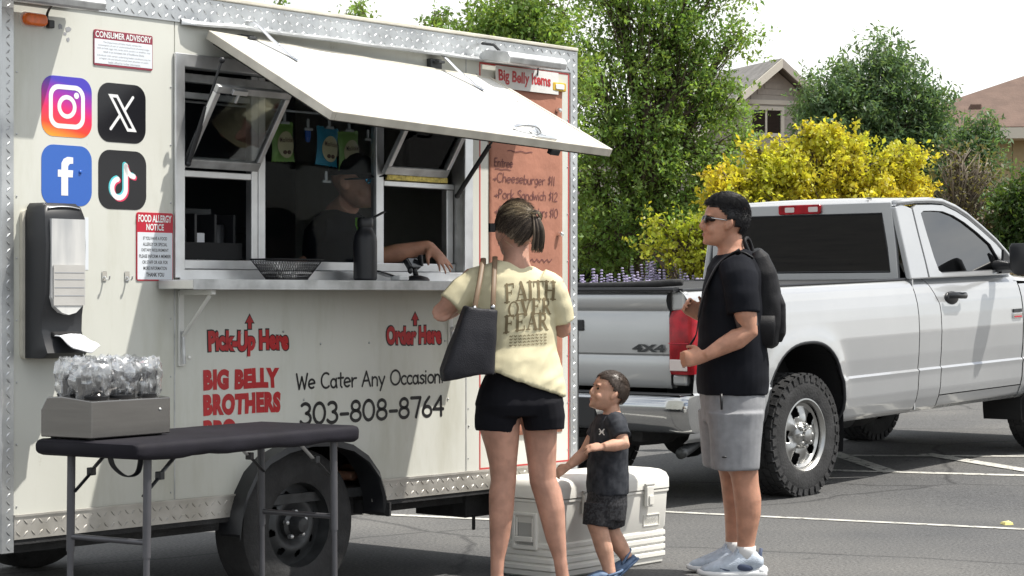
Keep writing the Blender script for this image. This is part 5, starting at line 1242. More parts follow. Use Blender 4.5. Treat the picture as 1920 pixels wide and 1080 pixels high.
def face_parts(parent, M, inv, eyes=True):
    def put(name, mb, m): return obj(name, mb.xf(inv @ M), m, parent, smooth=True)
    if eyes:
        for s in (-1, 1):
            put('eye', MB().ell((.338,s*.130,.515), (.030,.045,.028)), 'eye_dark')
            put('eyebrow', MB().loft([((.375,s*.06,.585),.016,.012),((.392,s*.13,.60),.018,.014),((.352,s*.21,.585),.010,.010)], 8, (0,0,1)), 'hair_black')
    put('lips', MB().ell((.392,0,.232), (.026,.065,.016)).ell((.388,0,.200), (.026,.055,.018)), 'lip'); stuff(parent.children[-1])
SK_C, SK_R = Vector((-.045,0,.60)), Vector((.452,.352,.437))
def short_hairline(d):                                  # temples, ears and nape stay free
    if d.z > .42: return d.x < .82
    if d.z > .18: return d.x < .26+.28*(d.z-.18)/.24
    if d.z > -.12: return d.x < .12+.12*(d.z+.12)/.3
    if d.z > -.36: return d.x < -.26
    return d.z > -.64 and d.x < -.52
def hair(parent, M, inv, m, mask, flow, n, length, thick, lift=.25, cap=1.04, seed=1, jit=.35, bun=None):
    rg = random.Random(seed); T = inv @ M; mb = MB(); nu, nv = 48, 32; G = []
    for j in range(nv+1):
        b = -math.pi/2+math.pi*j/nv
        for k in range(nu):
            a = 2*math.pi*k/nu; d = Vector((math.cos(b)*math.cos(a), math.cos(b)*math.sin(a), math.sin(b))); G.append(d)
            q = cap*(1+.012*noise.noise(d*5)); mb.v.append(tuple(T @ (SK_C+Vector((SK_R[i]*d[i]*q for i in range(3))))))
    for j in range(nv):
        for k in range(nu):
            k2 = (k+1) % nu; f = (j*nu+k, j*nu+k2, (j+1)*nu+k2, (j+1)*nu+k)
            if mask((G[f[0]]+G[f[2]]).normalized()): mb.f.append(f)
    o = obj('hair', mb, m, parent, smooth=True); so = o.modifiers.new('s', 'SOLIDIFY'); so.thickness = .004
    st = MB(); c = 0
    while c < n:
        d = Vector((rg.gauss(0,1), rg.gauss(0,1), rg.gauss(0,1))).normalized()
        if not mask(d): continue
        c += 1; p = SK_C+Vector((SK_R[i]*d[i]*cap for i in range(3))); L_ = length(d)*rg.uniform(.7,1.15); pts = [p.copy()]
        nrm = Vector((d[i]/SK_R[i] for i in range(3))).normalized()
        for s in range(4):
            fl = flow(p, d)+Vector((rg.gauss(0,1), rg.gauss(0,1), rg.gauss(0,1)))*jit*.5; fl = fl-nrm*fl.dot(nrm)
            if fl.length > 1e-5: fl.normalize()
            p = p+(fl+nrm*lift*(1-.35*s)).normalized()*L_/4
            e = Vector(((p[i]-SK_C[i])/SK_R[i] for i in range(3)))
            if e.length < cap*1.0: e.normalize(); p = SK_C+Vector((SK_R[i]*e[i]*cap*1.012 for i in range(3)))
            e.normalize(); nrm = Vector((e[i]/SK_R[i] for i in range(3))).normalized(); pts.append(p.copy())
        st.loft([(q, thick*(1-.2*i), thick*.6*(1-.2*i)) for i, q in enumerate(pts)], 4, nrm, caps=False)
    stuff(obj('hair_strands', st.xf(T), m, o, smooth=True, fixn=False))
    return o
def hand(mb, wrist, d, palm_n, size=.18, curl=.5, spread=.12, thumb=1):
    """palm and five fingers; d = direction of the fingers, palm_n = where the palm faces, thumb = +-1 side"""
    d = Vector(d).normalized(); pn = Vector(palm_n); pn = (pn-d*pn.dot(d)).normalized(); sd = d.cross(pn)*thumb; w = Vector(wrist); k = size/.18
    mb.loft([(w-d*.01*k, .026*k, .020*k), (w+d*.03*k, .036*k, .017*k), (w+d*.07*k, .041*k, .016*k), (w+d*.092*k, .038*k, .013*k)], 12, sd)
    for i, (off, ln) in enumerate(((.029,.068),(.010,.078),(-.010,.073),(-.028,.058))):
        b = w+d*.085*k+sd*off*k; dirn = (d+sd*spread*off/.03).normalized(); pts = [b]; a = 0
        for s in (.42,.33,.25):
            a += curl*.75; v = dirn*math.cos(a)+pn*math.sin(a); pts.append(pts[-1]+v*ln*s*k)
        mb.loft([(p, (.0092-.0011*q)*k, (.0088-.0011*q)*k) for q, p in enumerate(pts)], 8, sd)
    b = w+d*.025*k+sd*.030*k; v1 = (d*.65+sd*.65+pn*.35).normalized(); v2 = (d*.85+sd*.25+pn*(.3+curl*.5)).normalized()
    mb.loft([(b, .014*k, .013*k), (b+v1*.032*k, .0115*k, .011*k), (b+v1*.032*k+v2*.026*k, .010*k, .0095*k), (b+v1*.032*k+v2*.048*k, .0075*k, .007*k)], 8, pn)
def proj(Y0): return lambda px, py, dy=0.0: Vector(((px-960)/4000*(Y0+dy), Y0+dy, 1.3+(555-py)/4000*(Y0+dy)))
def person(label, loc): return thing('person', label, 'person', loc)
def folds(amp, fx, fy, fz, seed, amp2=.0):
    def w(c): return amp*(noise.noise((c.x*fx+seed, c.y*fy, c.z*fz))*.7+.5*noise.noise((c.x*fx*2.3, c.y*fy*2.3+seed, c.z*fz*2.1)))+amp2*noise.noise((c.x*40, c.y*40, c.z*40+seed))
    return w
def garment(name, mb, m, parent, inv, vox=.006, smooth=3, wr=None):
    return obj(name, remesh(mb.xf(inv), vox, smooth, wr), m, parent, smooth=True)

# -- woman at the counter, seen from behind
Wq = proj(9.08); W0 = Vector((.058, 9.08, 0)); Winv = Matrix.Translation(-W0)
wom = person('woman in a cream slogan T-shirt and black shorts ordering at the hatch', W0)
wf = Vector((-.26,.966,0)); wr_ = Vector((.966,.26,0)); S_ = 9.08/4000
HMw = head_frame(Wq(966,437,.02), wf, .222, pitch=R(2))
mb = MB(); head(mb, HMw)
mb.loft([(Wq(968,462,.02),.052,.058),(Wq(968,490,0),.056,.062),(Wq(966,510,0),.085,.07),(Wq(966,530,.01),.15,.085),(Wq(966,600,.01),.14,.095),(Wq(972,680,.01),.14,.10),(Wq(973,735,.01),.155,.115),(Wq(973,764,.01),.12,.09)], 20, wr_)
legL = [(935,770,80),(937,803,76),(941,835,64),(943,868,53),(944,901,48),(941,925,49),(940,955,47),(937,1007,38),(933,1047,27),(932,1075,25),(933,1090,27)]
legR = [(1008,770,74),(1012,803,67),(1014,835,60),(1016,868,54),(1018,901,51),(1027,925,53),(1034,955,51),(1042,1007,39),(1050,1047,26),(1054,1075,25),(1056,1090,27)]
for Lg, dy in ((legL,-.02),(legR,.03)):
    mb.loft([(Wq(x, y, dy), w*S_/2, w*S_/2*1.06) for x, y, w in Lg], 18, wr_)
    a = Wq(Lg[-1][0], 1092, dy); a.z = .045
    mb.loft([(a-wf*.055+Vector((0,0,-.015)),.028,.03),(a-wf*.01,.032,.045),(a+wf*.07+Vector((0,0,-.012)),.038,.03),(a+wf*.14+Vector((0,0,-.024)),.042,.018),(a+wf*.185+Vector((0,0,-.03)),.030,.012)], 12, wr_)
el, wl_ = Wq(828,586,-.05), Wq(880,552,.26)
mb.loft([(Wq(893,520,0),.055,.055),(Wq(868,545,-.02),.053,.052),(Wq(845,568,-.04),.049,.049),(el,.043,.043),(el.lerp(wl_,.35)+Vector((0,0,-.01)),.042,.042),(el.lerp(wl_,.75),.032,.030),(wl_,.026,.022)], 14, (0,0,1))
hand(mb, wl_, (.35,.9,-.05), (0,0,-1), .17, .5, thumb=1)
er, wr2 = Wq(1054,618,.05), Wq(1020,560,.36)
mb.loft([(Wq(1034,530,0),.053,.053),(Wq(1046,570,.02),.047,.047),(er,.041,.041),(er.lerp(wr2,.4),.040,.039),(wr2,.026,.022)], 14, (0,1,0))
hand(mb, wr2, (-.3,.9,.1), (0,0,-1), .17, .5, thumb=-1)
obj('body', remesh(mb.xf(Winv), .006, 4), 'skin_legs', wom, smooth=True)
# T-shirt
mb = MB()
R_ = [(968,494,36,.060),(967,499,46,.068),(966,507,64,.080),(964,520,79,.096),(963,545,83,.112),(965,580,80,.116),(968,615,75,.108),(971,650,73,.108),(973,680,80,.130),(974,698,84,.142),(974,712,86,.146)]
mb.loft([(Wq(x, y, .005), w*S_, d) for x, y, w, d in R_], 30, wr_, p=2.3)
zc = R_[-1]
for i, v in enumerate(mb.v):
    py = 555-(v[2]-1.3)*4000/9.08
    if py > 640: t = min(1, (py-640)/70); mb.v[i] = (v[0], v[1], v[2]-(v[0]-.03)*.36*t)
mb.loft([(Wq(920,520,0),.058,.070),(Wq(893,527,-.005),.062,.070),(Wq(868,548,-.025),.066,.066),(Wq(846,572,-.04),.064,.062)], 18, (0,0,1))
mb.loft([(Wq(1012,527,0),.062,.058),(Wq(1033,537,.0),.062,.062),(Wq(1045,566,.02),.061,.060),(Wq(1053,602,.045),.058,.058)], 18, (0,1,0))
tee = garment('t_shirt', mb, 'shirt_cream', wom, Winv, .006, 3, lambda c: .013*(.4-abs(noise.noise((c.x*4+c.z*3, 1, c.z*10-c.x*10))))*min(1, max(.1, (1.36-c.z)*3.0))+.004*noise.noise((c.x*16+c.z*9, c.y*5, c.z*24-c.x*16)))
_bv = BVHTree.FromPolygons([v.co for v in tee.data.vertices], [tuple(p.vertices) for p in tee.data.polygons])
def serif(word, w, h):
    """bold serif capitals from bars and rings, in unit coordinates"""
    mb = MB(); x = 0
    def bar(x0, y0, x1, y1, wd, n=6): ribbon(mb, [(x+x0+(x1-x0)*k/n, y0+(y1-y0)*k/n) for k in range(n+1)], wd)
    def sf(cx, y, ww=.30): bar(cx-ww/2, y, cx+ww/2, y, .07)
    for ch in word:
        if ch == 'F': bar(.14,.03,.14,.97,.19); sf(.14,.03,.34); bar(.02,.97,.60,.97,.08); bar(.60,.95,.60,.75,.07); bar(.14,.52,.45,.52,.08); bar(.45,.62,.45,.42,.06); adv = .74
        if ch == 'E': bar(.14,.03,.14,.97,.19); bar(.02,.97,.60,.97,.08); bar(.60,.95,.60,.75,.07); bar(.14,.52,.45,.52,.08); bar(.45,.62,.45,.42,.06); bar(.02,.03,.62,.03,.08); bar(.63,.04,.63,.25,.07); adv = .78
        if ch == 'A': bar(.12,.03,.40,.97,.07); bar(.40,.97,.68,.03,.20); sf(.12,.03,.24); sf(.68,.03,.32); bar(.22,.34,.56,.34,.07); adv = .88
        if ch == 'I': bar(.16,.03,.16,.97,.20); sf(.16,.03,.36); sf(.16,.97,.36); adv = .42
        if ch == 'T': bar(.36,.03,.36,.97,.20); sf(.36,.03,.36); bar(.02,.97,.70,.97,.08); bar(.02,.97,.02,.72,.07); bar(.70,.97,.70,.72,.07); adv = .80
        if ch == 'H': bar(.14,.03,.14,.97,.19); bar(.62,.03,.62,.97,.19); bar(.14,.5,.62,.5,.08); [sf(a, b, .34) for a in (.14,.62) for b in (.03,.97)]; adv = .86
        if ch == 'O':
            for k in range(28):
                a0, a1 = 2*math.pi*k/28, 2*math.pi*(k+1)/28
                f = lambda a, r: (x+.40+(.38-(.14 if r else 0)*abs(math.cos(a))-(.05 if r else 0)*abs(math.sin(a)))*math.cos(a), 0, .5+(.5-(.08 if r else 0))*math.sin(a))
                mb.add([f(a0,0), f(a1,0), f(a1,1), f(a0,1)], [(0,1,2,3)])
            adv = .88
        if ch == 'V': bar(.12,.97,.40,.03,.20); bar(.40,.03,.68,.97,.07); sf(.12,.97,.32); sf(.68,.97,.24); adv = .84
        if ch == 'R': bar(.14,.03,.14,.97,.19); sf(.14,.03,.34); ribbon(mb, [(x+.06,.95)]+[(x+p[0], p[1]) for p in arc(.32,.73,.22,.22,90,-90,10)]+[(x+.14,.51)], .11); bar(.32,.5,.62,.05,.17); sf(.66,.03,.18); adv = .86
        x += adv
    mb.v = [(v[0]*w/(x-.1), 0, v[2]*h) for v in mb.v]
    return mb
def on_back(mb, px, py, slant=0, arc_=0):
    o = Winv @ Wq(px, py, 0); out = []
    wmax = max(v[0] for v in mb.v)
    for v in mb.v:
        u = v[0]/wmax-.5
        p = o+wr_*v[0]+Vector((0,0,v[2]+slant*v[0]-arc_*u*u)); h = _bv.ray_cast(p-wf*.6, wf)
        out.append(tuple((h[0]-wf*.0022) if h[0] is not None else p-wf*.12))
    mb.v = out; return mb
for wd_, px, py, w, h, sl in (('FAITH',933,565,.222,.078,.06),('OVER',938,593,.198,.066,.08),('FEAR',932,621,.196,.072,.07)):
    obj('slogan_print', on_back(serif(wd_, w, h), px, py, sl, .03), 'print_brown', tee, fixn=False)
mb = MB()
for i in range(4):
    for k in range(9): ribbon(mb, [(k*.019+j*.003, .045-i*.013+.003*math.sin(j*2+k)) for j in range(5)], .003)
stuff(obj('small_print', on_back(mb, 942, 650, .06), 'print_brown', tee, fixn=False))
# shorts
mb = MB()
mb.loft([(Wq(974,672,.005),.125,.095),(Wq(974,700,.005),.146,.107),(Wq(974,730,.005),.176,.128),(Wq(974,758,.005),.190,.142),(Wq(974,778,.005),.17,.125)], 28, wr_, p=2.4)
mb.loft([(Wq(936,755,0),.098,.122),(Wq(932,785,0),.094,.122),(Wq(931,807,0),.088,.116)], 20, wr_); mb.loft([(Wq(1013,755,.01),.094,.122),(Wq(1019,785,.01),.090,.122),(Wq(1020,805,.01),.083,.114)], 20, wr_)
garment('shorts', mb, 'shorts_black', wom, Winv, .006, 2, folds(.006, 8, 8, 6, 3))
# hair, twisted up, with sunglasses pushed up on the head
bunp = Vector((-.40,-.20,.84))
def wflow(p, d): return (bunp-p).normalized()
ho = hair(wom, HMw, Winv, 'hair_dark', lambda d: (d.x < .45 and d.z > -.74+.62*abs(d.y)+.10*noise.noise(d*9)) or d.z > .42, wflow, 3000, lambda d: .45+.25*max(0,d.x), .0065, .07, 1.06, 3, .22)
hair(wom, HMw, Winv, 'hair_blonde', lambda d: d.z > .16+.30*max(0, abs(d.y+.1)-.35) and d.x < .7, wflow, 2400, lambda d: .40, .0060, .10, 1.085, 4, .38)
mb = MB(); mb2 = MB(); rg = random.Random(5)
for k in range(120):                                     # loose loop of twisted-up hair
    a0 = rg.uniform(-.6, .6); rr = rg.uniform(.10,.17); pts = []
    for s in range(9):
        a = a0+s*.72; pts.append(bunp+Vector((-.07+.05*math.cos(a*1.5)+rg.uniform(-.015,.015), -.05+math.cos(a)*rr*.95, math.sin(a)*rr*.85-.04)))
    (mb2 if rg.random() < .55 else mb).loft([(p, .009, .007) for p in catmull(pts, 2)], 5, (1,0,0))
for k in range(170):                                     # dark tail held by the clip
    a = rg.uniform(-.11,.09); b = rg.uniform(-.05,.05); pts = [bunp+Vector((-.05+b, -.08+a*.6, -.02)), bunp+Vector((-.13+b, -.11+a, -.22)), bunp+Vector((-.11+b, -.13+a*1.1, -.42)), bunp+Vector((-.04+b, -.12+a*1.2, -.58+rg.uniform(-.14,.06)))]
    mb.loft([(p, .008*(1-.05*i), .006) for i, p in enumerate(catmull(pts, 3))], 5, (1,0,0))
for k in range(26):                                      # flyaways
    d = Vector((rg.uniform(-.9,.2), rg.uniform(-1,1), rg.uniform(-.6,1))).normalized(); p0 = SK_C+Vector((SK_R[i]*d[i]*1.05 for i in range(3))); q = Vector((rg.gauss(0,1), rg.gauss(0,1), rg.gauss(0,1)))*.10
    mb2.loft([(p, .0035, .003) for p in catmull([p0, p0+d*.05+q*.5, p0+d*.07+q+Vector((0,0,-.05))], 3)], 4, (1,0,0))
stuff(obj('bun', mb.xf(Winv @ HMw), 'hair_dark', ho, smooth=True, fixn=False)); stuff(obj('bun_highlights', mb2.xf(Winv @ HMw), 'hair_streaked', ho, smooth=True, fixn=False))
gl = obj('head_sunglasses', MB().xf(Matrix()).tube(catmull([(-.02,.40,.62),(.25,.36,.66),(.42,.20,.68),(.46,0,.69),(.42,-.20,.68),(.25,-.36,.66),(-.02,-.40,.62)],4), .022, 8).box((-.06,.47,.60), (.14,.10,.17)).box((-.06,-.47,.56), (.14,.10,.17)).xf(Winv @ HMw), 'black_gloss', wom, smooth=40)

# shoulder bag: a thing the woman carries
bq = proj(8.88); B0 = bq(880,640)
bag = thing('tote_bag', 'dark charcoal tote bag with brown straps on the woman\'s left shoulder', 'bag', B0); Binv = Matrix.Translation(-B0)
ax = Vector((.96,.28,0))
mb = MB(); sec = [(878,706,50,.060),(877,700,51,.066),(884,660,44,.066),(892,620,37,.058),(900,585,31,.046),(901,578,30,.042)]
mb.loft([(bq(x, y), w*8.88/4000, d) for x, y, w, d in sec], 28, ax, p=4.5)
obj('bag_body', remesh(mb.xf(Binv), .006, 2, folds(.008, 9, 9, 5, 9)), 'bag_leather', bag, smooth=True)
for (x0, y0, x1, y1, dy) in ((889,582,906,491,.0),(924,580,928,488,.02)):
    top = Wq(x1, y1, -.045)+Vector((0,0,.014)); over = top+Vector((0,.12,-.025))
    pts = catmull([bq(x0,y0,dy), bq((x0*2+x1)/3,(y0*2+y1)/3,dy+.015), bq((x0+2*x1)/3,(y0+2*y1)/3,dy+.06), top, over], 4)
    obj('strap', MB().loft([(Binv @ p, .011, .0035) for p in pts], 8, ax), 'strap_tan', bag, smooth=True)
    obj('strap_ring', MB().ell(Binv @ bq(x0,y0-4,dy), (.012,.012,.012)), 'frame_silver', bag, smooth=True)

# -- man waiting, in profile
Mq = proj(9.94); M0 = Vector((1.03, 9.94, 0)); Minv = Matrix.Translation(-M0); S_ = 9.94/4000; fy = Vector((0,1,0))
man = person('man in black T-shirt and grey shorts wearing sunglasses, standing in profile', M0)
mfw = Vector((-1,-.10,0)).normalized(); HMm = head_frame(Mq(1361,418), mfw, .232, pitch=R(6))
mb = MB(); head(mb, HMm)
mb.loft([(Mq(1368,440),.056,.056),(Mq(1370,465),.060,.060),(Mq(1373,488),.078,.085),(Mq(1376,515),.11,.17),(Mq(1372,560),.125,.185),(Mq(1368,640),.135,.17),(Mq(1370,720),.13,.165),(Mq(1372,775),.125,.16)], 22, (1,0,0))
lg = [(1374,800,84),(1378,850,70),(1391,880,54),(1394,905,50),(1398,935,51),(1399,960,47),(1397,985,40),(1395,1010,34),(1394,1030,32)]
for dy, dx in ((-.09, 0), (.10, -14)): mb.loft([(Mq(x+dx, y, 0)+fy*dy, w*S_/2, w*S_/2*.95) for x, y, w in lg], 18, (1,0,0))
# near (left) arm
sh, e1, w1 = Mq(1385,505,-.18), Mq(1403,622,-.23), Mq(1322,668,-.26)
mb.loft([(sh,.058,.058),(Mq(1392,550,-.22),.057,.056),(Mq(1398,590,-.23),.053,.052),(e1,.047,.047),(e1.lerp(w1,.25)+Vector((0,0,-.004)),.050,.049),(e1.lerp(w1,.6),.041,.040),(w1,.029,.026)], 16, (0,1,0))
hand(mb, w1, (-.95,.15,-.12), (.1,.9,-.2), .185, 1.0, .05, thumb=-1)
sh2, e2, w2 = Mq(1380,505,.18), Mq(1365,620,.22), Mq(1318,594,.14)
mb.loft([(sh2,.058,.058),(Mq(1372,570,.22),.053,.052),(e2,.046,.046),(e2.lerp(w2,.5),.042,.041),(w2,.029,.026)], 16, (0,1,0))
hand(mb, w2, (-.75,-.1,.55), (0,-1,0), .185, 1.1, .05, thumb=1)
bm = obj('body', remesh(mb.xf(Minv), .006, 4), 'skin_tan', man, smooth=True)
face_parts(man, HMm, Minv, eyes=False)
mb = MB(); R_ = [(1370,472,30,.075),(1372,480,40,.098),(1375,492,50,.145),(1378,510,53,.200),(1376,540,57,.215),(1374,580,61,.208),(1373,630,65,.200),(1373,680,67,.196),(1373,725,67,.194),(1373,740,66,.19)]
mb.loft([(Mq(x, y), w*S_, d) for x, y, w, d in R_], 32, (1,0,0), p=2.3)
mb.loft([(Mq(1380,498,-.14),.085,.075),(Mq(1387,520,-.19),.084,.075),(Mq(1391,555,-.215),.080,.072),(Mq(1394,588,-.225),.076,.070)], 20, (1,0,0))
mb.loft([(Mq(1378,498,.14),.085,.075),(Mq(1380,520,.19),.084,.075),(Mq(1374,590,.215),.076,.070)], 20, (1,0,0))
garment('t_shirt', mb, 'tee_black', man, Minv, .007, 3, folds(.010, 5, 4, 7, 6, .0))
mb = MB(); mb.loft([(Mq(1373,728),.150,.175),(Mq(1374,760),.150,.185),(Mq(1374,790),.142,.185)], 26, (1,0,0), p=2.4)
for dy, dx in ((-.09,0),(.10,-8)): mb.loft([(Mq(1374+dx,770)+fy*dy,.135,.115),(Mq(1374+dx,820)+fy*dy,.122,.112),(Mq(1374+dx,877)+fy*dy,.110,.108)], 22, (1,0,0), p=2.4)
sho = garment('shorts', mb, 'shorts_grey', man, Minv, .007, 4, folds(.007, 6, 4, 5, 12))
obj('drawcord', MB().loft([(Minv @ Mq(1352,738,-.20),.006,.004),(Minv @ Mq(1353,752,-.205),.007,.004),(Minv @ Mq(1353,768,-.200),.005,.004)], 8, (1,0,0)), 'black_plastic', sho, smooth=True)
obj('hem_logo', MB().ell(Minv @ Mq(1358,857,-.205), (.012,.004,.005)), 'black_print', sho, smooth=True)
mb = MB(); mb.loft([(Minv @ (sh.lerp(e1,.70)+Vector((-.002,0,0))),.0555,.0545),(Minv @ sh.lerp(e1,.82),.0525,.0515),(Minv @ sh.lerp(e1,.93),.0490,.0488)], 24, (0,1,0), caps=False)
obj('tattoo', mb, 'ink_tattoo', bm, smooth=True)
hair(man, HMm, Minv, 'hair_black', short_hairline, lambda p, d: Vector((1.0, .3*math.sin(d.y*9), .55))*min(1, max(0, d.z*2.2))+Vector((-.3,0,-1))*min(1, max(0, 1-d.z*2.2)), 5600, lambda d: .035+.15*min(1, max(0, (d.z-.12)/.45)), .0048, 1.0, 1.05, 11, 1.1)
T = Minv @ HMm
gs = obj('sunglasses', MB().ell((.395,.135,.525), (.036,.125,.088)).ell((.395,-.135,.525), (.036,.125,.088)).box((.42,0,.55), (.02,.08,.02)).ell((.30,.245,.535), (.09,.03,.05)).ell((.30,-.245,.535), (.09,.03,.05)).xf(T), 'lens_dark', man, smooth=True); stuff(gs)
for s in (-1, 1): obj('temple_arm', MB().loft([((.375,s*.235,.555),.014,.010),((.20,s*.325,.545),.012,.008),((-.03,s*.355,.535),.011,.008)], 8, (0,0,1)).xf(T), 'frame_silver', gs, smooth=True)
for dy, dx in ((-.09,0),(.10,-14)):
    b = Mq(1394+dx,1030)+fy*dy; b.z = 0; b = Minv @ b; o3 = lambda x, z, b=b: b+Vector((x*.01,0,z*.01))
    s1 = obj('sock', MB().loft([(o3(.2,8),.045,.044),(o3(.3,12.5),.044,.042),(o3(.3,14.5),.045,.043)], 16, (1,0,0)), 'sock_white', man, smooth=True)
    mb = MB().loft([(o3(7.2,5.5),.012,.03),(o3(6.8,6.5),.030,.038),(o3(3,8),.055,.044),(o3(-3,7.2),.055,.047),(o3(-9,5.4),.042,.050),(o3(-15,4.2),.030,.048),(o3(-19.5,3.6),.018,.036),(o3(-21.2,3.2),.006,.016)], 18, (0,0,1))
    sn = obj('sneaker', remesh(mb, .006, 2), 'shoe_blue', man, smooth=True)
    sp = MB().loft([(o3(9.6,2.8),.014,.028),(o3(8.4,2.5),.026,.042),(o3(3,2.0),.020,.044),(o3(-3,1.8),.018,.046),(o3(-10,1.8),.018,.052),(o3(-17,2.2),.017,.047),(o3(-21.0,2.6),.014,.032),(o3(-22.3,3.0),.008,.016)], 18, (0,0,1), p=3)
    obj('sole', sp, 'sole_white', sn, smooth=True)
    obj('heel_lump', MB().ell(o3(7.0,3.4), (.035,.044,.026)), 'sole_white', sn, smooth=True)
    obj('heel_tab', MB().loft([(o3(5.8,6),.012,.02),(o3(7.2,13.5),.008,.014)], 8, (1,0,0)), 'shoe_navy', sn, smooth=True)
    sd_ = -1
    obj('side_panel', MB().ell(o3(-2,5.6)+Vector((0,sd_*.036,0)), (.052,.012,.020), Euler((0,R(12),0))).ell(o3(-11,4.6)+Vector((0,sd_*.034,0)), (.05,.015,.012), Euler((0,R(10),0))), 'shoe_navy', sn, smooth=True); stuff(sn.children[-1])
    tg_ = obj('tongue', MB().loft([(o3(-8,7.5),.012,.03),(o3(-4.5,11),.012,.032),(o3(-3.5,13.5),.008,.028)], 10, (1,0,0)), 'shoe_blue', sn, smooth=True)
    for q in range(4): obj('lace', MB().tube([o3(-4.2-2.1*q,9.6-1.0*q)+Vector((0,-.034,-.012)), o3(-5.0-2.1*q,10.6-1.0*q), o3(-4.2-2.1*q,9.6-1.0*q)+Vector((0,.034,-.012))], .004, 6), 'sole_white', tg_, smooth=True)
# backpack: a thing he carries
Pk0 = Mq(1440,570); Pinv = Matrix.Translation(-Pk0)
pk = thing('backpack', 'black backpack on the back of the man in the black T-shirt', 'backpack', Pk0)
mb = MB(); sec = [(1434,652,12,.10),(1434,645,22,.125),(1434,610,29,.14),(1432,560,31,.145),(1428,515,28,.14),(1420,482,21,.12),(1414,470,12,.09)]
mb.loft([(Mq(x, y), w*S_, d) for x, y, w, d in sec], 26, (1,0,0), p=3)
obj('pack_body', remesh(mb.xf(Pinv), .007, 2, folds(.010, 8, 6, 8, 2)), 'pack_black', pk, smooth=True)
mb = MB(); mb.loft([(Mq(1456,640),.02,.085),(Mq(1459,625),.030,.105),(Mq(1460,570),.030,.11),(Mq(1453,548),.018,.09)], 20, (1,0,0), p=3)
obj('front_pocket', remesh(mb.xf(Pinv), .006, 2, folds(.006, 10, 8, 9, 5)), 'pack_black', pk, smooth=True)
obj('side_pocket', MB().loft([(Pinv @ Mq(1432,646,-.13),.045,.014),(Pinv @ Mq(1433,610,-.140),.052,.016),(Pinv @ Mq(1433,592,-.138),.050,.012)], 18, (1,0,0), p=3), 'pack_black', pk, smooth=True)
obj('grab_loop', MB().tube([Pinv @ p for p in catmull([Mq(1405,475,-.03), Mq(1396,452,-.03), Mq(1402,447,0), Mq(1408,460,.03), Mq(1412,474,.03)],4)], .009, 8), 'pack_black', pk, smooth=True)
obj('zip', MB().tube([Pinv @ p for p in catmull([Mq(1440,640,-.118), Mq(1448,600,-.13), Mq(1446,545,-.134), Mq(1436,500,-.125)],5)], .004, 6), 'dark_steel', pk, smooth=True)
for dy in (-.13, .13):
    pts = catmull([Mq(1412,484,dy), Mq(1385,472,dy), Mq(1352,490,dy*1.05), Mq(1330,525,dy), Mq(1316,565,dy*.95), Mq(1310,595,dy*.9)], 5)
    obj('shoulder_strap', MB().loft([(Pinv @ p, .006, .026) for p in pts], 8, (1,0,0)), 'pack_black', pk, smooth=True)
    obj('webbing', MB().loft([(Pinv @ p, .003, .010) for p in catmull([Mq(1310,595,dy*.9), Mq(1305,628,dy), Mq(1292,650,dy*1.4), Mq(1288,668,-.22 if dy < 0 else dy)],4)], 6, (1,0,0)), 'pack_black', pk, smooth=True)

# -- small boy walking
Cq = proj(9.70); C0 = Vector((.435, 9.70, 0)); Cinv = Matrix.Translation(-C0); S_ = 9.70/4000
boy = person('small boy in dark T-shirt and shorts walking past the cooler in blue clogs', C0)
cfw = Vector((-.955,-.30,0)); HMc = head_frame(Cq(1143,737), cfw, .182, pitch=R(17))
mb = MB(); head(mb, HMc, True)
cs = Vector((.3,-.95,0)).normalized(); ca = Vector((.95,.3,0)).normalized()
mb.loft([(Cq(1146,755),.034,.034),(Cq(1148,775),.040,.042),(Cq(1145,790),.055,.085),(Cq(1142,820),.066,.095),(Cq(1140,870),.072,.095),(Cq(1138,920),.076,.098),(Cq(1136,950),.072,.095)], 20, ca)
lg1 = [Cq(1124,945,-.05),Cq(1120,985,-.06),Cq(1126,1005,-.06),Cq(1133,1030,-.06),Cq(1141,1062,-.06),Cq(1143,1078,-.06)]
mb.loft([(p, r, r) for p, r in zip(lg1, (.062,.047,.042,.041,.030,.030))], 14, ca)
lg2 = [Cq(1142,945,.06),Cq(1142,985,.07),Cq(1150,1003,.07),Cq(1163,1025,.07),Cq(1176,1047,.07)]
mb.loft([(p, r, r) for p, r in zip(lg2, (.060,.045,.040,.038,.028))], 14, ca)
s1_, e1_, w1_ = Cq(1154,795,-.10), Cq(1170,832,-.14), Cq(1131,838,-.18)
mb.loft([(s1_,.036,.036),(s1_.lerp(e1_,.6),.034,.034),(e1_,.031,.031),(e1_.lerp(w1_,.5),.029,.029),(w1_,.021,.019)], 14, cs)
hand(mb, w1_, (-.95,-.1,-.05), (.0,.6,-.8), .115, .55, .2, thumb=-1)
s2_, e2_, w2_ = Cq(1128,795,.08), Cq(1098,848,.06), Cq(1066,874,.0)
mb.loft([(s2_,.036,.036),(s2_.lerp(e2_,.6),.033,.033),(e2_,.030,.030),(e2_.lerp(w2_,.5),.027,.027),(w2_,.020,.018)], 14, cs)
hand(mb, w2_, (-.8,-.1,-.5), (0,.7,-.6), .11, .9, .1, thumb=-1)
obj('body', remesh(mb.xf(Cinv), .0045, 4), 'skin_light', boy, smooth=True); face_parts(boy, HMc, Cinv)
mb = MB(); mb.loft([(Cq(1147,776),.050,.052),(Cq(1147,782),.062,.082),(Cq(1145,792),.070,.112),(Cq(1142,820),.080,.116),(Cq(1140,870),.086,.116),(Cq(1139,905),.089,.118),(Cq(1139,926),.090,.118)], 26, ca, p=2.3)
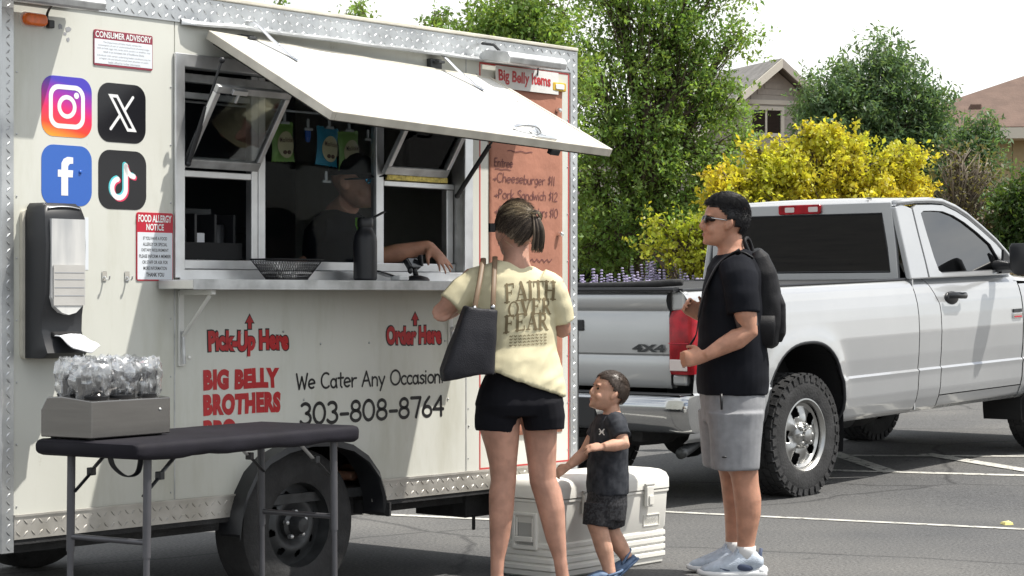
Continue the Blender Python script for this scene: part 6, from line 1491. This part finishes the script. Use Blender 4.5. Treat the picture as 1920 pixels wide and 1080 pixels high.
mb.loft([(Cq(1150,788,-.06),.050,.05),(Cq(1158,800,-.10),.050,.050),(Cq(1165,820,-.125),.050,.048)], 16, cs); mb.loft([(Cq(1136,788,.06),.050,.05),(Cq(1126,802,.08),.049,.049),(Cq(1114,822,.085),.048,.047)], 16, cs)
bt = garment('t_shirt', mb, 'tee_charcoal', boy, Cinv, .005, 3, folds(.007, 9, 8, 9, 4))
_cb = BVHTree.FromPolygons([v.co for v in bt.data.vertices], [tuple(p.vertices) for p in bt.data.polygons])
mbx = MB()
for st in ([(0,0),(.010,.012),(0,.024)],[(.020,0),(.010,.012),(.020,.024)],[(.003,.012),(.017,.012)]): ribbon(mbx, st, .005)
o = Cinv @ Cq(1126,818,-.2); mbx.v = [tuple((lambda h, p: (h[0]+Vector((0,-.002,0))) if h[0] is not None else p)(_cb.ray_cast(o+Vector((v[0],-.3,v[2])), Vector((0,1,0))), o+Vector((v[0],0,v[2])))) for v in mbx.v]
stuff(obj('chest_logo', mbx, 'white_print', bt, fixn=False))
mb = MB(); mb.loft([(Cq(1138,918),.082,.110),(Cq(1137,945),.090,.118),(Cq(1135,972),.086,.114)], 24, ca, p=2.3)
mb.loft([(Cq(1126,945,-.045),.078,.070),(Cq(1121,986,-.055),.070,.066)], 18, ca); mb.loft([(Cq(1142,945,.05),.078,.070),(Cq(1144,986,.065),.068,.066)], 18, ca)
garment('shorts', mb, 'shorts_check', boy, Cinv, .005, 3, folds(.006, 10, 9, 6, 8))
hair(boy, HMc, Cinv, 'hair_brown', short_hairline, lambda p, d: Vector((.6,.2,.3)), 2600, lambda d: .045 if d.z > .4 else .025, .006, .8, 1.07, 21, .6)
def clog(base, fwd, up, sc=1):
    f = Vector(fwd).normalized(); u = Vector(up); u = (u-f*u.dot(f)).normalized(); b = Cinv @ base; P = lambda x, z: b+f*x*.01*sc+u*z*.01*sc; sd = f.cross(u)
    mb = MB().loft([(P(-5.5,1.8),.014,.022),(P(-4,2.0),.020,.030),(P(0,2.0),.020,.031),(P(4,2.6),.026,.036),(P(8,2.4),.024,.037),(P(11,1.9),.016,.028),(P(12.2,1.6),.006,.014)], 16, u)
    mb.loft([(P(1.5,3.6),.022,.034),(P(4.5,4.2),.022,.037),(P(8,3.4),.018,.036),(P(10.5,2.6),.012,.026)], 16, u)
    c = obj('clog', remesh(mb, .005, 2), 'clog_blue', boy, smooth=True)
    obj('heel_strap', MB().tube([tuple(p) for p in catmull([P(2,4.0)+sd*.036, P(-2.5,5.2)+sd*.034, P(-6.0,6.0), P(-2.5,5.2)-sd*.034, P(2,4.0)-sd*.036],4)], .006, 8), 'clog_blue', c, smooth=True)
    obj('sole', MB().loft([(P(-6,.6),.006,.024),(P(-3,.6),.007,.034),(P(2,.6),.007,.034),(P(8,.6),.007,.041),(P(12,.8),.006,.026)], 14, u, p=3), 'clog_blue', c, smooth=True)
f1 = Cq(1143,1080,-.06); f1.z = 0; clog(f1, (-.97,-.25,0), (0,0,1))
f2 = Cq(1180,1054,.07); f2.z = .055; clog(f2, (-.72,-.2,-.62), (-.6,0,.75))

# -- vendor inside the hatch
V0 = tw(.72,-.42,.47)
ven = person('vendor in a dark cap and blue mirrored sunglasses leaning at the order window', V0); Vinv = Matrix.Translation(-V0)
vf = Vector((.88,-.47,0)).normalized(); vs_ = Vector((-vf.y, vf.x, 0)); HMv = head_frame(tw(.53,-.22,1.812), vf, .245)
mb = MB(); head(mb, HMv); up = lambda z, a=0, b=0: tw(.53+a,-.31+b,z)
mb.loft([(tw(.525,-.24,1.72),.058,.058),(up(1.68),.062,.062),(up(1.62),.10,.16),(up(1.50),.13,.20),(up(1.2),.14,.18),(up(.95),.14,.18)], 20, vf)
for s in (-1, 1):
    mb.loft([(up(1.0)+vs_*s*.09,.09,.09),(up(.75)+vs_*s*.10,.075,.075),(up(.52)+vs_*s*.10,.05,.05)], 14, vf); mb.loft([(up(.50)+vs_*s*.10-vf*.05,.03,.035),(up(.50)+vs_*s*.10+vf*.15,.022,.04)], 10, (0,0,1))
ws_ = tw(.80,.00,1.525); es = tw(.62,-.18,1.47); ss = up(1.58)-vs_*.17
mb.loft([(ss,.055,.055),(ss.lerp(es,.5),.05,.05),(es,.043,.043),(es.lerp(ws_,.4),.044,.042),(ws_,.029,.026)], 14, (0,0,1))
hand(mb, ws_, tw(.81,.13,1.40)-ws_, TM.to_3x3() @ Vector((0,1,-.35)), .185, .18, .35, thumb=-1)
e4, w4 = up(1.38,-.32,-.02), tw(.42,-.22,1.42); s4 = up(1.58)+vs_*.17
mb.loft([(s4,.055,.055),(e4,.044,.044),(w4,.029,.026)], 14, (0,0,1)); hand(mb, w4, (.8,-.5,-.2), (0,0,-1), .18, .5, thumb=1)
obj('body', remesh(mb.xf(Vinv), .0065, 4), 'skin_tan', ven, smooth=True); face_parts(ven, HMv, Vinv, False)
mb = MB(); mb.loft([(up(1.69),.070,.074),(up(1.655),.105,.14),(up(1.60),.132,.205),(up(1.52),.14,.215),(up(1.3),.15,.205),(up(.98),.15,.20)], 24, vf)
mb.loft([(ss,.075,.075),(ss.lerp(es,.6),.066,.066)], 16, (0,0,1)); mb.loft([(s4,.075,.075),(s4.lerp(e4,.6),.066,.066)], 16, (0,0,1))
vt = garment('t_shirt', mb, 'tee_black', ven, Vinv, .008, 3, folds(.008,7,7,7,3))
obj('chest_print', MB().box((0,0,0),(.03,.12,.10)).xf(Vinv @ Matrix.Translation(up(1.60)+vf*.13+vs_*.01) @ Matrix.Rotation(math.atan2(vf.y,vf.x),4,'Z')), 'tee_green', vt, bevel=.004)
mb = MB(); mb.loft([(up(1.0),.155,.195),(up(.85),.15,.195)], 20, vf)
for s in (-1, 1): mb.loft([(up(.92)+vs_*s*.095,.10,.10),(up(.54)+vs_*s*.10,.075,.075)], 14, vf)
garment('trousers', mb, 'shorts_black', ven, Vinv, .009, 3)
T = Vinv @ HMv
mb = MB(); stack(mb, [(-.04,0,.62,.475,.375,2.2),(-.04,0,.72,.475,.375,2.2),(-.05,0,.86,.42,.34,2.2),(-.06,0,.97,.30,.25,2.1),(-.07,0,1.04,.12,.10,2)], T)
cap = obj('cap', mb, 'tee_black', ven, smooth=50)
mb = MB(); nb = 14
for j in range(2):
    for k in range(nb+1):
        a = R(-62+124*k/nb); r_ = 1 if j == 0 else 1.62; mb.v.append(tuple(T @ Vector((-.04+.47*r_*math.cos(a)*(1 if j == 0 else .98), .375*math.sin(a)*(1 if j == 0 else 1.02), .64-.05*j-.06*abs(math.sin(a))*j))))
mb.f = [(k,k+1,nb+2+k,nb+1+k) for k in range(nb)]
pk_ = obj('peak', mb, 'tee_black', cap, smooth=True, fixn=False); so = pk_.modifiers.new('s','SOLIDIFY'); so.thickness = .005
gs = obj('sunglasses', MB().ell((.375,.13,.525), (.035,.12,.08)).ell((.375,-.13,.525), (.035,.12,.08)).box((.41,0,.55),(.02,.08,.02)).xf(T), 'lens_mirror', ven, smooth=True); stuff(gs)
for s in (-1, 1): obj('temple_arm', MB().loft([((.36,s*.24,.545),.02,.012),((.15,s*.335,.54),.018,.010),((-.05,s*.355,.53),.015,.010)], 8, (0,0,1)).xf(T), 'black_plastic', gs, smooth=True)
# ------------------------------------------------------------------ background: bed, fence, trees, houses
mat('bark', (.10,.075,.055), rough=.9, var=.3, vscale=8, bump=.6, bscale=25); mat('bark_grey', (.20,.165,.13), rough=.9, var=.25, vscale=9)
mat('mulch', (.10,.075,.05), rough=.95, var=.35, vscale=5, bump=.6, bscale=12); mat('kerb_concrete', (.40,.39,.37), rough=.9, var=.12, vscale=3)
leaf_mat('leaf_green', (.125,.215,.055), (.240,.335,.100)); leaf_mat('leaf_dark', (.092,.160,.085), (.150,.225,.120))
leaf_mat('leaf_yellow', (.62,.49,.06), (.40,.44,.07), .30); leaf_mat('leaf_lime', (.28,.34,.045), (.46,.42,.06), .28); leaf_mat('leaf_shrub', (.05,.095,.028), (.085,.13,.04))
leaf_mat('leaf_dry', (.16,.13,.08), (.11,.12,.055), .3)
mat('fence_mesh', (.018,.019,.02), rough=.8, var=.2); mat('fence_pole', (.12,.12,.12), rough=.5, metal=.6)
mat('siding_tan', (.42,.385,.345), rough=.8, var=.06); mat('siding_shingle', (.40,.37,.31), rough=.85, var=.1, vscale=9); mat('trim_cream', (.62,.58,.50), rough=.7)
mat('roof_grey', (.21,.20,.19), rough=.9, var=.15, vscale=4, bump=.4, bscale=20); mat('roof_brown', (.140,.092,.072), rough=.9, var=.13, vscale=3, bump=.4, bscale=18); mat('wall_tan', (.40,.32,.19), rough=.85, var=.05)
mat('stone_post', (.34,.27,.24), rough=.9, var=.25, vscale=6); mat('lav_stem', (.10,.15,.07), rough=.8, var=.3); mat('lav_bloom', (.38,.34,.50), rough=.8, var=.25, vscale=30)
def at(px, py, Y): return Vector(((px-960)/4000*Y, Y, 1.3+(555-py)/4000*Y))
def bed_z(x, y):
    t = min(1, max(0, (y-23.6)/3.0)); t = t*t*(3-2*t); return ground_z(x, y)+.02+.62*t
struct(obj('planting_bed', sheet([-40+i*2 for i in range(51)], [23.6+i*.5 for i in range(14)]+[32,40,60,90], bed_z), 'mulch', smooth=True, fixn=False))
mb = MB()
for i in range(33):
    x = -40+i*3; z = ground_z(x, 23.45); mb.v += [(x,23.35,z-.02),(x,23.35,z+.125),(x,23.38,z+.14),(x,23.60,z+.14),(x,23.60,z-.02)]
mb.f = [(i*5+k, i*5+k+1, (i+1)*5+k+1, (i+1)*5+k) for i in range(32) for k in range(4)]
struct(obj('kerb', mb, 'kerb_concrete', smooth=30))

def leaves(name, centers, size, m, parent, aspect=.5, up=.5, seed=1):
    rg = np.random.default_rng(seed); N = len(centers); c = np.asarray(centers, 'f')
    nr = rg.normal(size=(N,3)); nr /= np.linalg.norm(nr, axis=1)[:,None]; nr[:,2] += up; nr /= np.linalg.norm(nr, axis=1)[:,None]
    u = np.cross(nr, rg.normal(size=(N,3))); u /= np.linalg.norm(u, axis=1)[:,None]+1e-9; u[:,2] -= .25; v = np.cross(nr, u)
    s = size*rg.uniform(.6,1.35,(N,1)); a = u*s/2; b = v*s*aspect/2
    V = np.stack([c-a, c-a*.1+b+nr*s*.06, c+a, c-a*.1-b+nr*s*.06], 1).reshape(-1,3).astype('f')
    me = bpy.data.meshes.new(name); me.vertices.add(4*N); me.vertices.foreach_set('co', V.ravel()); me.loops.add(4*N); me.loops.foreach_set('vertex_index', np.arange(4*N, dtype='i'))
    me.polygons.add(N); me.polygons.foreach_set('loop_start', np.arange(0, 4*N, 4, dtype='i')); me.update(calc_edges=True); me.validate()
    return obj(name, me, m, parent)
def tree(name, label, base, blobs, n, leaf, m, cat='tree', group=None, bark='bark', trunk_r=.16, cluster=.30, per=46, aspect=.45, seed=1, twigs=1.0, spray=.6, lift=.35):
    """blobs: (centre, (rx, ry, rz), weight); limbs run to every blob, twigs to every leaf cluster"""
    rg = random.Random(seed); nrg = np.random.default_rng(seed)
    T = thing(name, label, cat, base, group=group); loc = Vector(base); tk = MB()
    cz = sum(b[0].z*b[2] for b in blobs)/sum(b[2] for b in blobs); cx = sum(b[0].x*b[2] for b in blobs)/sum(b[2] for b in blobs); cy = sum(b[0].y*b[2] for b in blobs)/sum(b[2] for b in blobs)
    lo = min(b[0].z-b[1][2] for b in blobs); mid = Vector((cx, cy, cz))-loc; mid.z = max(mid.z, .8)
    path = catmull([Vector((0,0,-.15)), Vector((mid.x*.15, mid.y*.2, mid.z*.35)), Vector((mid.x*.6, mid.y*.6, mid.z*.75)), mid], 4)
    tk.loft([(p, trunk_r*(1.15-.62*i/(len(path)-1)), trunk_r*(1.15-.62*i/(len(path)-1))) for i, p in enumerate(path)], 10)
    W = [b[2] for b in blobs]; tot = sum(W); C = []
    for bi, (c, r, w) in enumerate(blobs):
        c = c-loc; k = rg.randrange(4, len(path)-3) if c.z > mid.z*.7 else rg.randrange(2, 7); st = path[k]
        bend = st.lerp(c, .5)+Vector((rg.uniform(-.3,.3), rg.uniform(-.3,.3), rg.uniform(.0,.4)))*min(1, max(r))
        lp = catmull([st, bend, c], 5); r0 = trunk_r*.5
        tk.loft([(p, r0*(1-.75*i/(len(lp)-1))+.012, r0*(1-.75*i/(len(lp)-1))+.012) for i, p in enumerate(lp)], 7)
        nc = max(3, int(n*w/tot/per))
        for q in range(nc):
            d = Vector((rg.gauss(0,1), rg.gauss(0,1), rg.gauss(0,1))).normalized(); rad = rg.uniform(.25,1.0)**.55
            cc = c+Vector((d.x*r[0], d.y*r[1], d.z*r[2]))*rad
            if rg.random() < twigs*.45:
                s0 = lp[rg.randrange(2, len(lp))]; mdp = s0.lerp(cc, .55)+Vector((rg.uniform(-.1,.1), rg.uniform(-.1,.1), rg.uniform(0,.15)))
                tk.loft([(s0,.016,.016),(mdp,.011,.011),(cc,.005,.005)], 5)
            dr = (d*.8+Vector((rg.gauss(0,.45), rg.gauss(0,.45), lift+rg.gauss(0,.25)))).normalized(); Ls = spray*rg.uniform(.5,1.3); tt = nrg.random((per,1))
            g = np.array(dr)[None,:]*(tt-.45)*Ls + nrg.normal(size=(per,3))*cluster*(.45+.75*(1-tt))*rg.uniform(.7,1.2); g[:,2] -= (tt[:,0]**2)*Ls*.28
            C.append(np.array(cc)[None,:]+g)
    obj('trunk', tk, bark, T, smooth=True)
    leaves('crown', np.concatenate(C), leaf, m, T, aspect, seed=seed)
    return T
def blob(px, py, rx, ry, Y, dy=0, depth=.8, w=None): Yd = Y+dy; return (at(px, py, Yd), (rx*Yd/4000, max(rx, ry)*Yd/4000*depth, ry*Yd/4000), w if w else rx*ry)
Y = 30
tree('locust_tree', 'tall feathery green tree rising between the trailer and the grey-roofed house', (at(1205,0,Y).x, Y, .6), [blob(*b, Y) for b in ((1200,40,110,90),(1120,130,95,80),(1270,150,100,90),(1190,250,120,90),(1325,190,65,60),(1375,200,40,30),(1100,330,90,80),(1250,330,110,90),(1320,300,75,65),(1160,440,120,70),(1270,400,90,60),(1100,480,80,50),(1370,75,38,40),(1310,90,60,50),(1400,250,35,25),(1290,-20,90,80),(1150,-60,110,80))], 54000, .068, 'leaf_green', trunk_r=.15, cluster=.085, per=52, seed=3, spray=.85)
Y = 27
tree('locust_tree', 'green tree whose top shows over the right end of the trailer roof', (at(960,0,Y).x, Y+1, .6), [blob(*b, Y) for b in ((930,35,70,50),(1010,70,60,60),(1000,10,80,50),(1050,150,70,70),(880,55,45,30),(940,130,110,70),(950,260,130,110))], 26000, .066, 'leaf_green', trunk_r=.12, cluster=.075, per=44, seed=5, spray=.7)
Y = 33
tree('locust_tree', 'green tree with only thin sprigs showing above the middle of the roof', (at(740,0,Y).x, Y, .6), [blob(*b, Y) for b in ((820,40,26,26),(680,22,18,26),(530,12,14,14),(645,32,16,12),(740,150,150,70))], 11000, .07, 'leaf_green', trunk_r=.12, cluster=.07, per=30, seed=6, spray=.5)
Y = 42
tree('ash_tree', 'dark bluish green bushy tree between the two houses', (at(1640,0,Y).x, Y, .6), [blob(*b, Y) for b in ((1640,160,85,70),(1570,220,65,90),(1690,210,75,80),(1610,290,110,80),(1720,310,90,80),(1540,330,60,70),(1650,400,140,70),(1800,330,50,50),(1535,190,28,60),(1660,100,40,28),(1735,230,40,60))], 56000, .115, 'leaf_dark', trunk_r=.2, cluster=.13, per=52, aspect=.34, seed=8, spray=1.1, lift=.6)
Y = 44
tree('ash_tree', 'dull green tree in front of the brown-roofed house', (at(1850,0,Y).x, Y-2, .6), [blob(*b, Y-3) for b in ((1815,300,45,50),(1785,365,55,60),(1835,395,50,45),(1840,250,26,30))], 14000, .11, 'leaf_dark', trunk_r=.14, cluster=.13, per=44, aspect=.34, seed=9, spray=.9, lift=.6)
Y = 27
tree('golden_tree', 'bright yellow-leaved tree standing behind the white pickup', (at(1540,0,Y).x, Y, .62), [blob(*b, Y) for b in ((1530,320,95,55),(1440,340,80,50),(1640,325,80,50),(1380,375,70,50),(1560,280,55,38),(1470,290,40,28),(1700,300,38,22),(1690,355,60,30),(1520,250,12,24),(1590,270,26,26),(1610,385,130,40),(1455,395,120,40),(1345,330,26,22),(1420,280,22,14),(1720,290,22,16))], 30000, .060, 'leaf_yellow', trunk_r=.09, cluster=.062, per=48, aspect=.62, seed=11, spray=.5, lift=.9)
Y = 26
tree('golden_tree', 'low lime and yellow leaved tree left of the man', (at(1290,0,Y).x, Y, .62), [blob(*b, Y) for b in ((1295,430,55,28),(1245,420,38,12),(1215,462,26,9),(1285,495,45,26),(1345,440,50,50),(1262,470,40,12),(1330,520,50,30),(1380,410,50,40))], 6200, .060, 'leaf_lime', trunk_r=.06, cluster=.06, per=34, aspect=.62, seed=12, spray=.5, lift=.1)
Y = 31
for k, (px, py, rx, ry, dy, sd) in enumerate(((1110,470,70,60,3.4,1),(1200,460,70,60,4.0,2),(1020,430,80,70,4.2,3))):
    tree('shrub', ('dense dark shrub behind the black fence, nearest the trailer','dense dark shrub behind the black fence, nearest the man','dense dark shrub hidden mostly by the trailer end')[k], (at(px,0,Y+dy).x, Y+dy, .6), [blob(px, py, rx, ry, Y+dy), blob(px+15, py+40, rx, 40, Y+dy), blob(px-20, py-50, rx*.7, 40, Y+dy)], 9000, .10, 'leaf_dark', 'shrub', 'dark shrubs behind the fence', trunk_r=.06, cluster=.12, per=40, seed=30+sd)
Y = 28
tree('dry_shrub', 'half-bare greyish brown shrub beside the truck roof', (at(1790,0,Y).x, Y, .62), [blob(*b, Y) for b in ((1790,380,60,50),(1830,330,60,40),(1850,420,60,50),(1760,420,50,40),(1800,300,50,30))], 2600, .06, 'leaf_dry', 'shrub', bark='bark_grey', trunk_r=.07, cluster=.12, per=8, seed=14, twigs=2.2)
tree('shrub', 'leafy green shrub at the right edge above the truck bonnet', (at(1905,0,Y).x, Y-.6, .62), [blob(*b, Y-.6) for b in ((1905,400,40,50),(1940,370,50,60),(1900,455,50,40),(1860,470,40,30))], 8000, .075, 'leaf_shrub', 'shrub', trunk_r=.05, cluster=.08, per=40, seed=15, spray=.5)

# fence with black screen
fn = thing('mesh_fence', 'low black screened fence behind the lavender', 'fence', (at(1060,0,30).x, 30, bed_z(0,30)))
fx1 = at(1330,0,30).x-fn.location.x; zt = 1.72-fn.location.z
mb = MB(); n = 40
for i in range(n+1):
    x = fx1*i/n; s = math.sin(math.pi*((x/.62) % 1)); mb.v += [(x, .01*noise.noise((x*3,0,0)), 0.0), (x, .02*noise.noise((x*3,1,0)), zt-.03-.035*s)]
mb.f = [(2*i,2*i+2,2*i+3,2*i+1) for i in range(n)]
sc = obj('screen', mb, 'fence_mesh', fn, smooth=True); so = sc.modifiers.new('s','SOLIDIFY'); so.thickness = .006
mb = MB()
for i in range(4): obj('post', MB().cyl((.02+fx1*i/3,-.02,-.1),(.02+fx1*i/3,-.02,zt+.02),.022,n=10), 'fence_pole', fn, smooth=40)
obj('top_wire', MB().tube([(fx1*i/40,-.012, zt-.02-.035*math.sin(math.pi*((fx1*i/40/.62) % 1))) for i in range(41)], .006, 6), 'fence_pole', fn)
pst = at(1273,0,29.4); tag(obj('stone_pillar', MB().bb(-.07,.07,-.07,.07,0,1.06).bb(-.09,.09,-.09,.09,1.061,1.10), 'stone_post', loc=(pst.x, 29.4, bed_z(pst.x,29.4)), bevel=.01), 'short pale stone pillar at the end of the black fence', 'pillar')
# lavender
lst, lbl = MB(), MB(); rg = random.Random(4)
for k in range(26):
    a = rg.uniform(0,6.28); r_ = rg.uniform(0,.16); b = Vector((r_*math.cos(a), r_*math.sin(a), 0)); ln = rg.uniform(.55,.92); t_ = b+Vector((math.cos(a)*rg.uniform(0,.22), math.sin(a)*rg.uniform(0,.22), ln))
    lst.loft([(b,.006,.006),(b.lerp(t_,.5)+Vector((0,0,.03)),.005,.005),(t_,.003,.003)], 4)
    for q in range(9): c = b.lerp(t_, 1-q*.035); lbl.ell(c, (.019-.0004*q,.019,.011), nu=6, nv=4)
    for q in range(8):
        c = b.lerp(t_, rg.uniform(.1,.6)); e = Vector((rg.uniform(-1,1), rg.uniform(-1,1), .5)).normalized()*.07; lst.add([c, c+e*.5+Vector((.008,.008,0)), c+e, c+e*.5-Vector((.008,.008,0))], [(0,1,2,3)])
m1 = lst.mesh('stems'); m2 = lbl.mesh('blooms', False)
for k in range(14):
    px = 1070+k*20+rg.uniform(-5,5); Yl = 25.6+rg.uniform(-.5,.6); x = at(px,0,Yl).x
    lv = thing('lavender_plant', 'purple flowering lavender plant rising behind the pickup tailgate', 'lavender', (x, Yl, bed_z(x,Yl)-.17), (0,0,rg.uniform(0,6)), 'row of lavender behind the truck bed'); s = rg.uniform(.92,1.12); lv.scale = (s,s,s)
    stuff(obj('stems', m1, 'lav_stem', lv)); stuff(obj('blooms', m2, 'lav_bloom', lv))

# grey-roofed house with a gable
HY = 58; hp = at(1452,112,HY); H1 = thing('gabled_house', 'tan sided house with grey gabled roof behind the trees', 'house', (hp.x, HY, .6), (0,0,R(20)))
pz = hp.z-.6; hw, rise, dp = 2.9, 2.35, 9.0; ez = pz-rise
wall_poly = [(-hw+.35,0),(hw-.35,0),(hw-.35,ez+.15),(0,pz-.22),(-hw+.35,ez+.15)]
obj('gable_wall', MB().prism(wall_poly, .05, .25), 'siding_tan', H1)
obj('side_wall', MB().bb(hw-.35,hw-.2,.26,dp,0,ez+.1), 'siding_tan', H1); obj('side_wall', MB().bb(-hw+.2,-hw+.35,.26,dp,0,ez+.1), 'siding_tan', H1)
for s in (-1, 1):
    p = [(0,pz),(s*hw,ez),(s*hw,ez-.14),(0,pz-.16)]
    rf_ = obj('roof_slope', MB().prism(p if s > 0 else p[::-1], -.42, dp), 'roof_grey', H1)
    obj('bargeboard', MB().prism([(0,pz-.02),(s*hw,ez-.02),(s*hw,ez-.24),(0,pz-.26)][::s], -.50, -.425), 'trim_cream' if s < 0 else 'siding_tan', rf_)
bd = MB().prism([(-1,0),(1,0),(1,.15),(-1,.16)], -.02, .0).mesh('board')
win_x, win_z = -.26, pz-2.0
for k in range(30):
    z = ez-2.4+k*.165; half = hw-.36 if z < ez+.1 else max(.1, (pz-.30-z)*(hw/rise)-.32)
    if half < .2: break
    segs = [(-half, half)]
    if win_z-.16 < z+.08 < win_z+.75: segs = [(-half, win_x-.54), (win_x+.54, half)]
    for a, b in segs:
        if b-a < .1: continue
        o = obj('siding_board', bd, 'siding_tan' if z < pz-1.25 else 'siding_shingle', H1); o.scale = ((b-a)/2, 1, 1); o.location = ((a+b)/2, .047, z)
obj('belt_trim', MB().bb(-1.22,1.22,-.02,.02,pz-1.22,pz-1.10), 'trim_cream', H1)
def wrect(e): return [(win_x-.44-e,win_z-e),(win_x+.44+e,win_z-e),(win_x+.44+e,win_z+.62+e),(win_x-.44-e,win_z+.62+e)]
wn_ = obj('window', MB().ring(wrect(.10), wrect(0), -.05, .045), 'trim_cream', H1)
obj('pane', MB().bb(win_x-.43,win_x-.03,0,.02,win_z+.01,win_z+.61), 'rear_glass', wn_); obj('pane', MB().bb(win_x+.03,win_x+.43,0,.02,win_z+.01,win_z+.61), 'rear_glass', wn_)
obj('window_mullion', MB().bb(win_x-.028,win_x+.028,-.03,.03,win_z+.002,win_z+.618), 'trim_cream', wn_)
# brown-roofed house at the right edge
H2Y = 47; sc2 = H2Y/4000; H2 = thing('brown_roof_house', 'tan house with brown hipped roof at the right edge', 'house', (at(1890,0,H2Y).x, H2Y, .6), (0,0,R(-8)))
ez = at(0,238,H2Y).z-.6; rz = ez+2.35
obj('wall', MB().bb(.15,9.6,.5,9,0,ez-.05), 'wall_tan', H2)
E_ = [(-1.9,-.1),(10.2,-.1),(10.2,9.6),(-1.9,9.6)]; Rg = [(3.1,4.7),(5.5,4.7)]
E_ = [(-.45,-.1),(10.2,-.1),(10.2,9.6),(-.45,9.6)]
E_[0] = (-3.05,-.1); E_[3] = (-3.05,9.6)
for f_ in ((0,1,5,4),(1,2,5),(2,3,4,5),(3,0,4)):
    P = [Vector((*E_[i], ez)) if i < 4 else Vector((*Rg[i-4], rz)) for i in f_]; nrm = (P[1]-P[0]).cross(P[2]-P[0]).normalized(); n_ = len(P)
    obj('roof_plane', MB().add([*P, *[p-nrm*.10 for p in P]], [tuple(range(n_)), tuple(range(2*n_-1,n_-1,-1))]+[(i,n_+i,n_+(i+1) % n_,(i+1) % n_) for i in range(n_)]), 'roof_brown', H2)
obj('fascia', MB().bb(-3.0,10.15,-.12,-.02,ez-.26,ez-.02), 'trim_cream', H2); obj('soffit', MB().bb(-3.0,10.1,-.0,.6,ez-.27,ez-.22), 'trim_cream', H2)
obj('wall', MB().bb(-2.7,.14,.5,9,0,ez-.05), 'wall_tan', H2)
obj('roof_vent', MB().bb(-.75,-.5,.85,1.05,ez+.40,ez+.60), 'roof_brown', H2, bevel=.03)
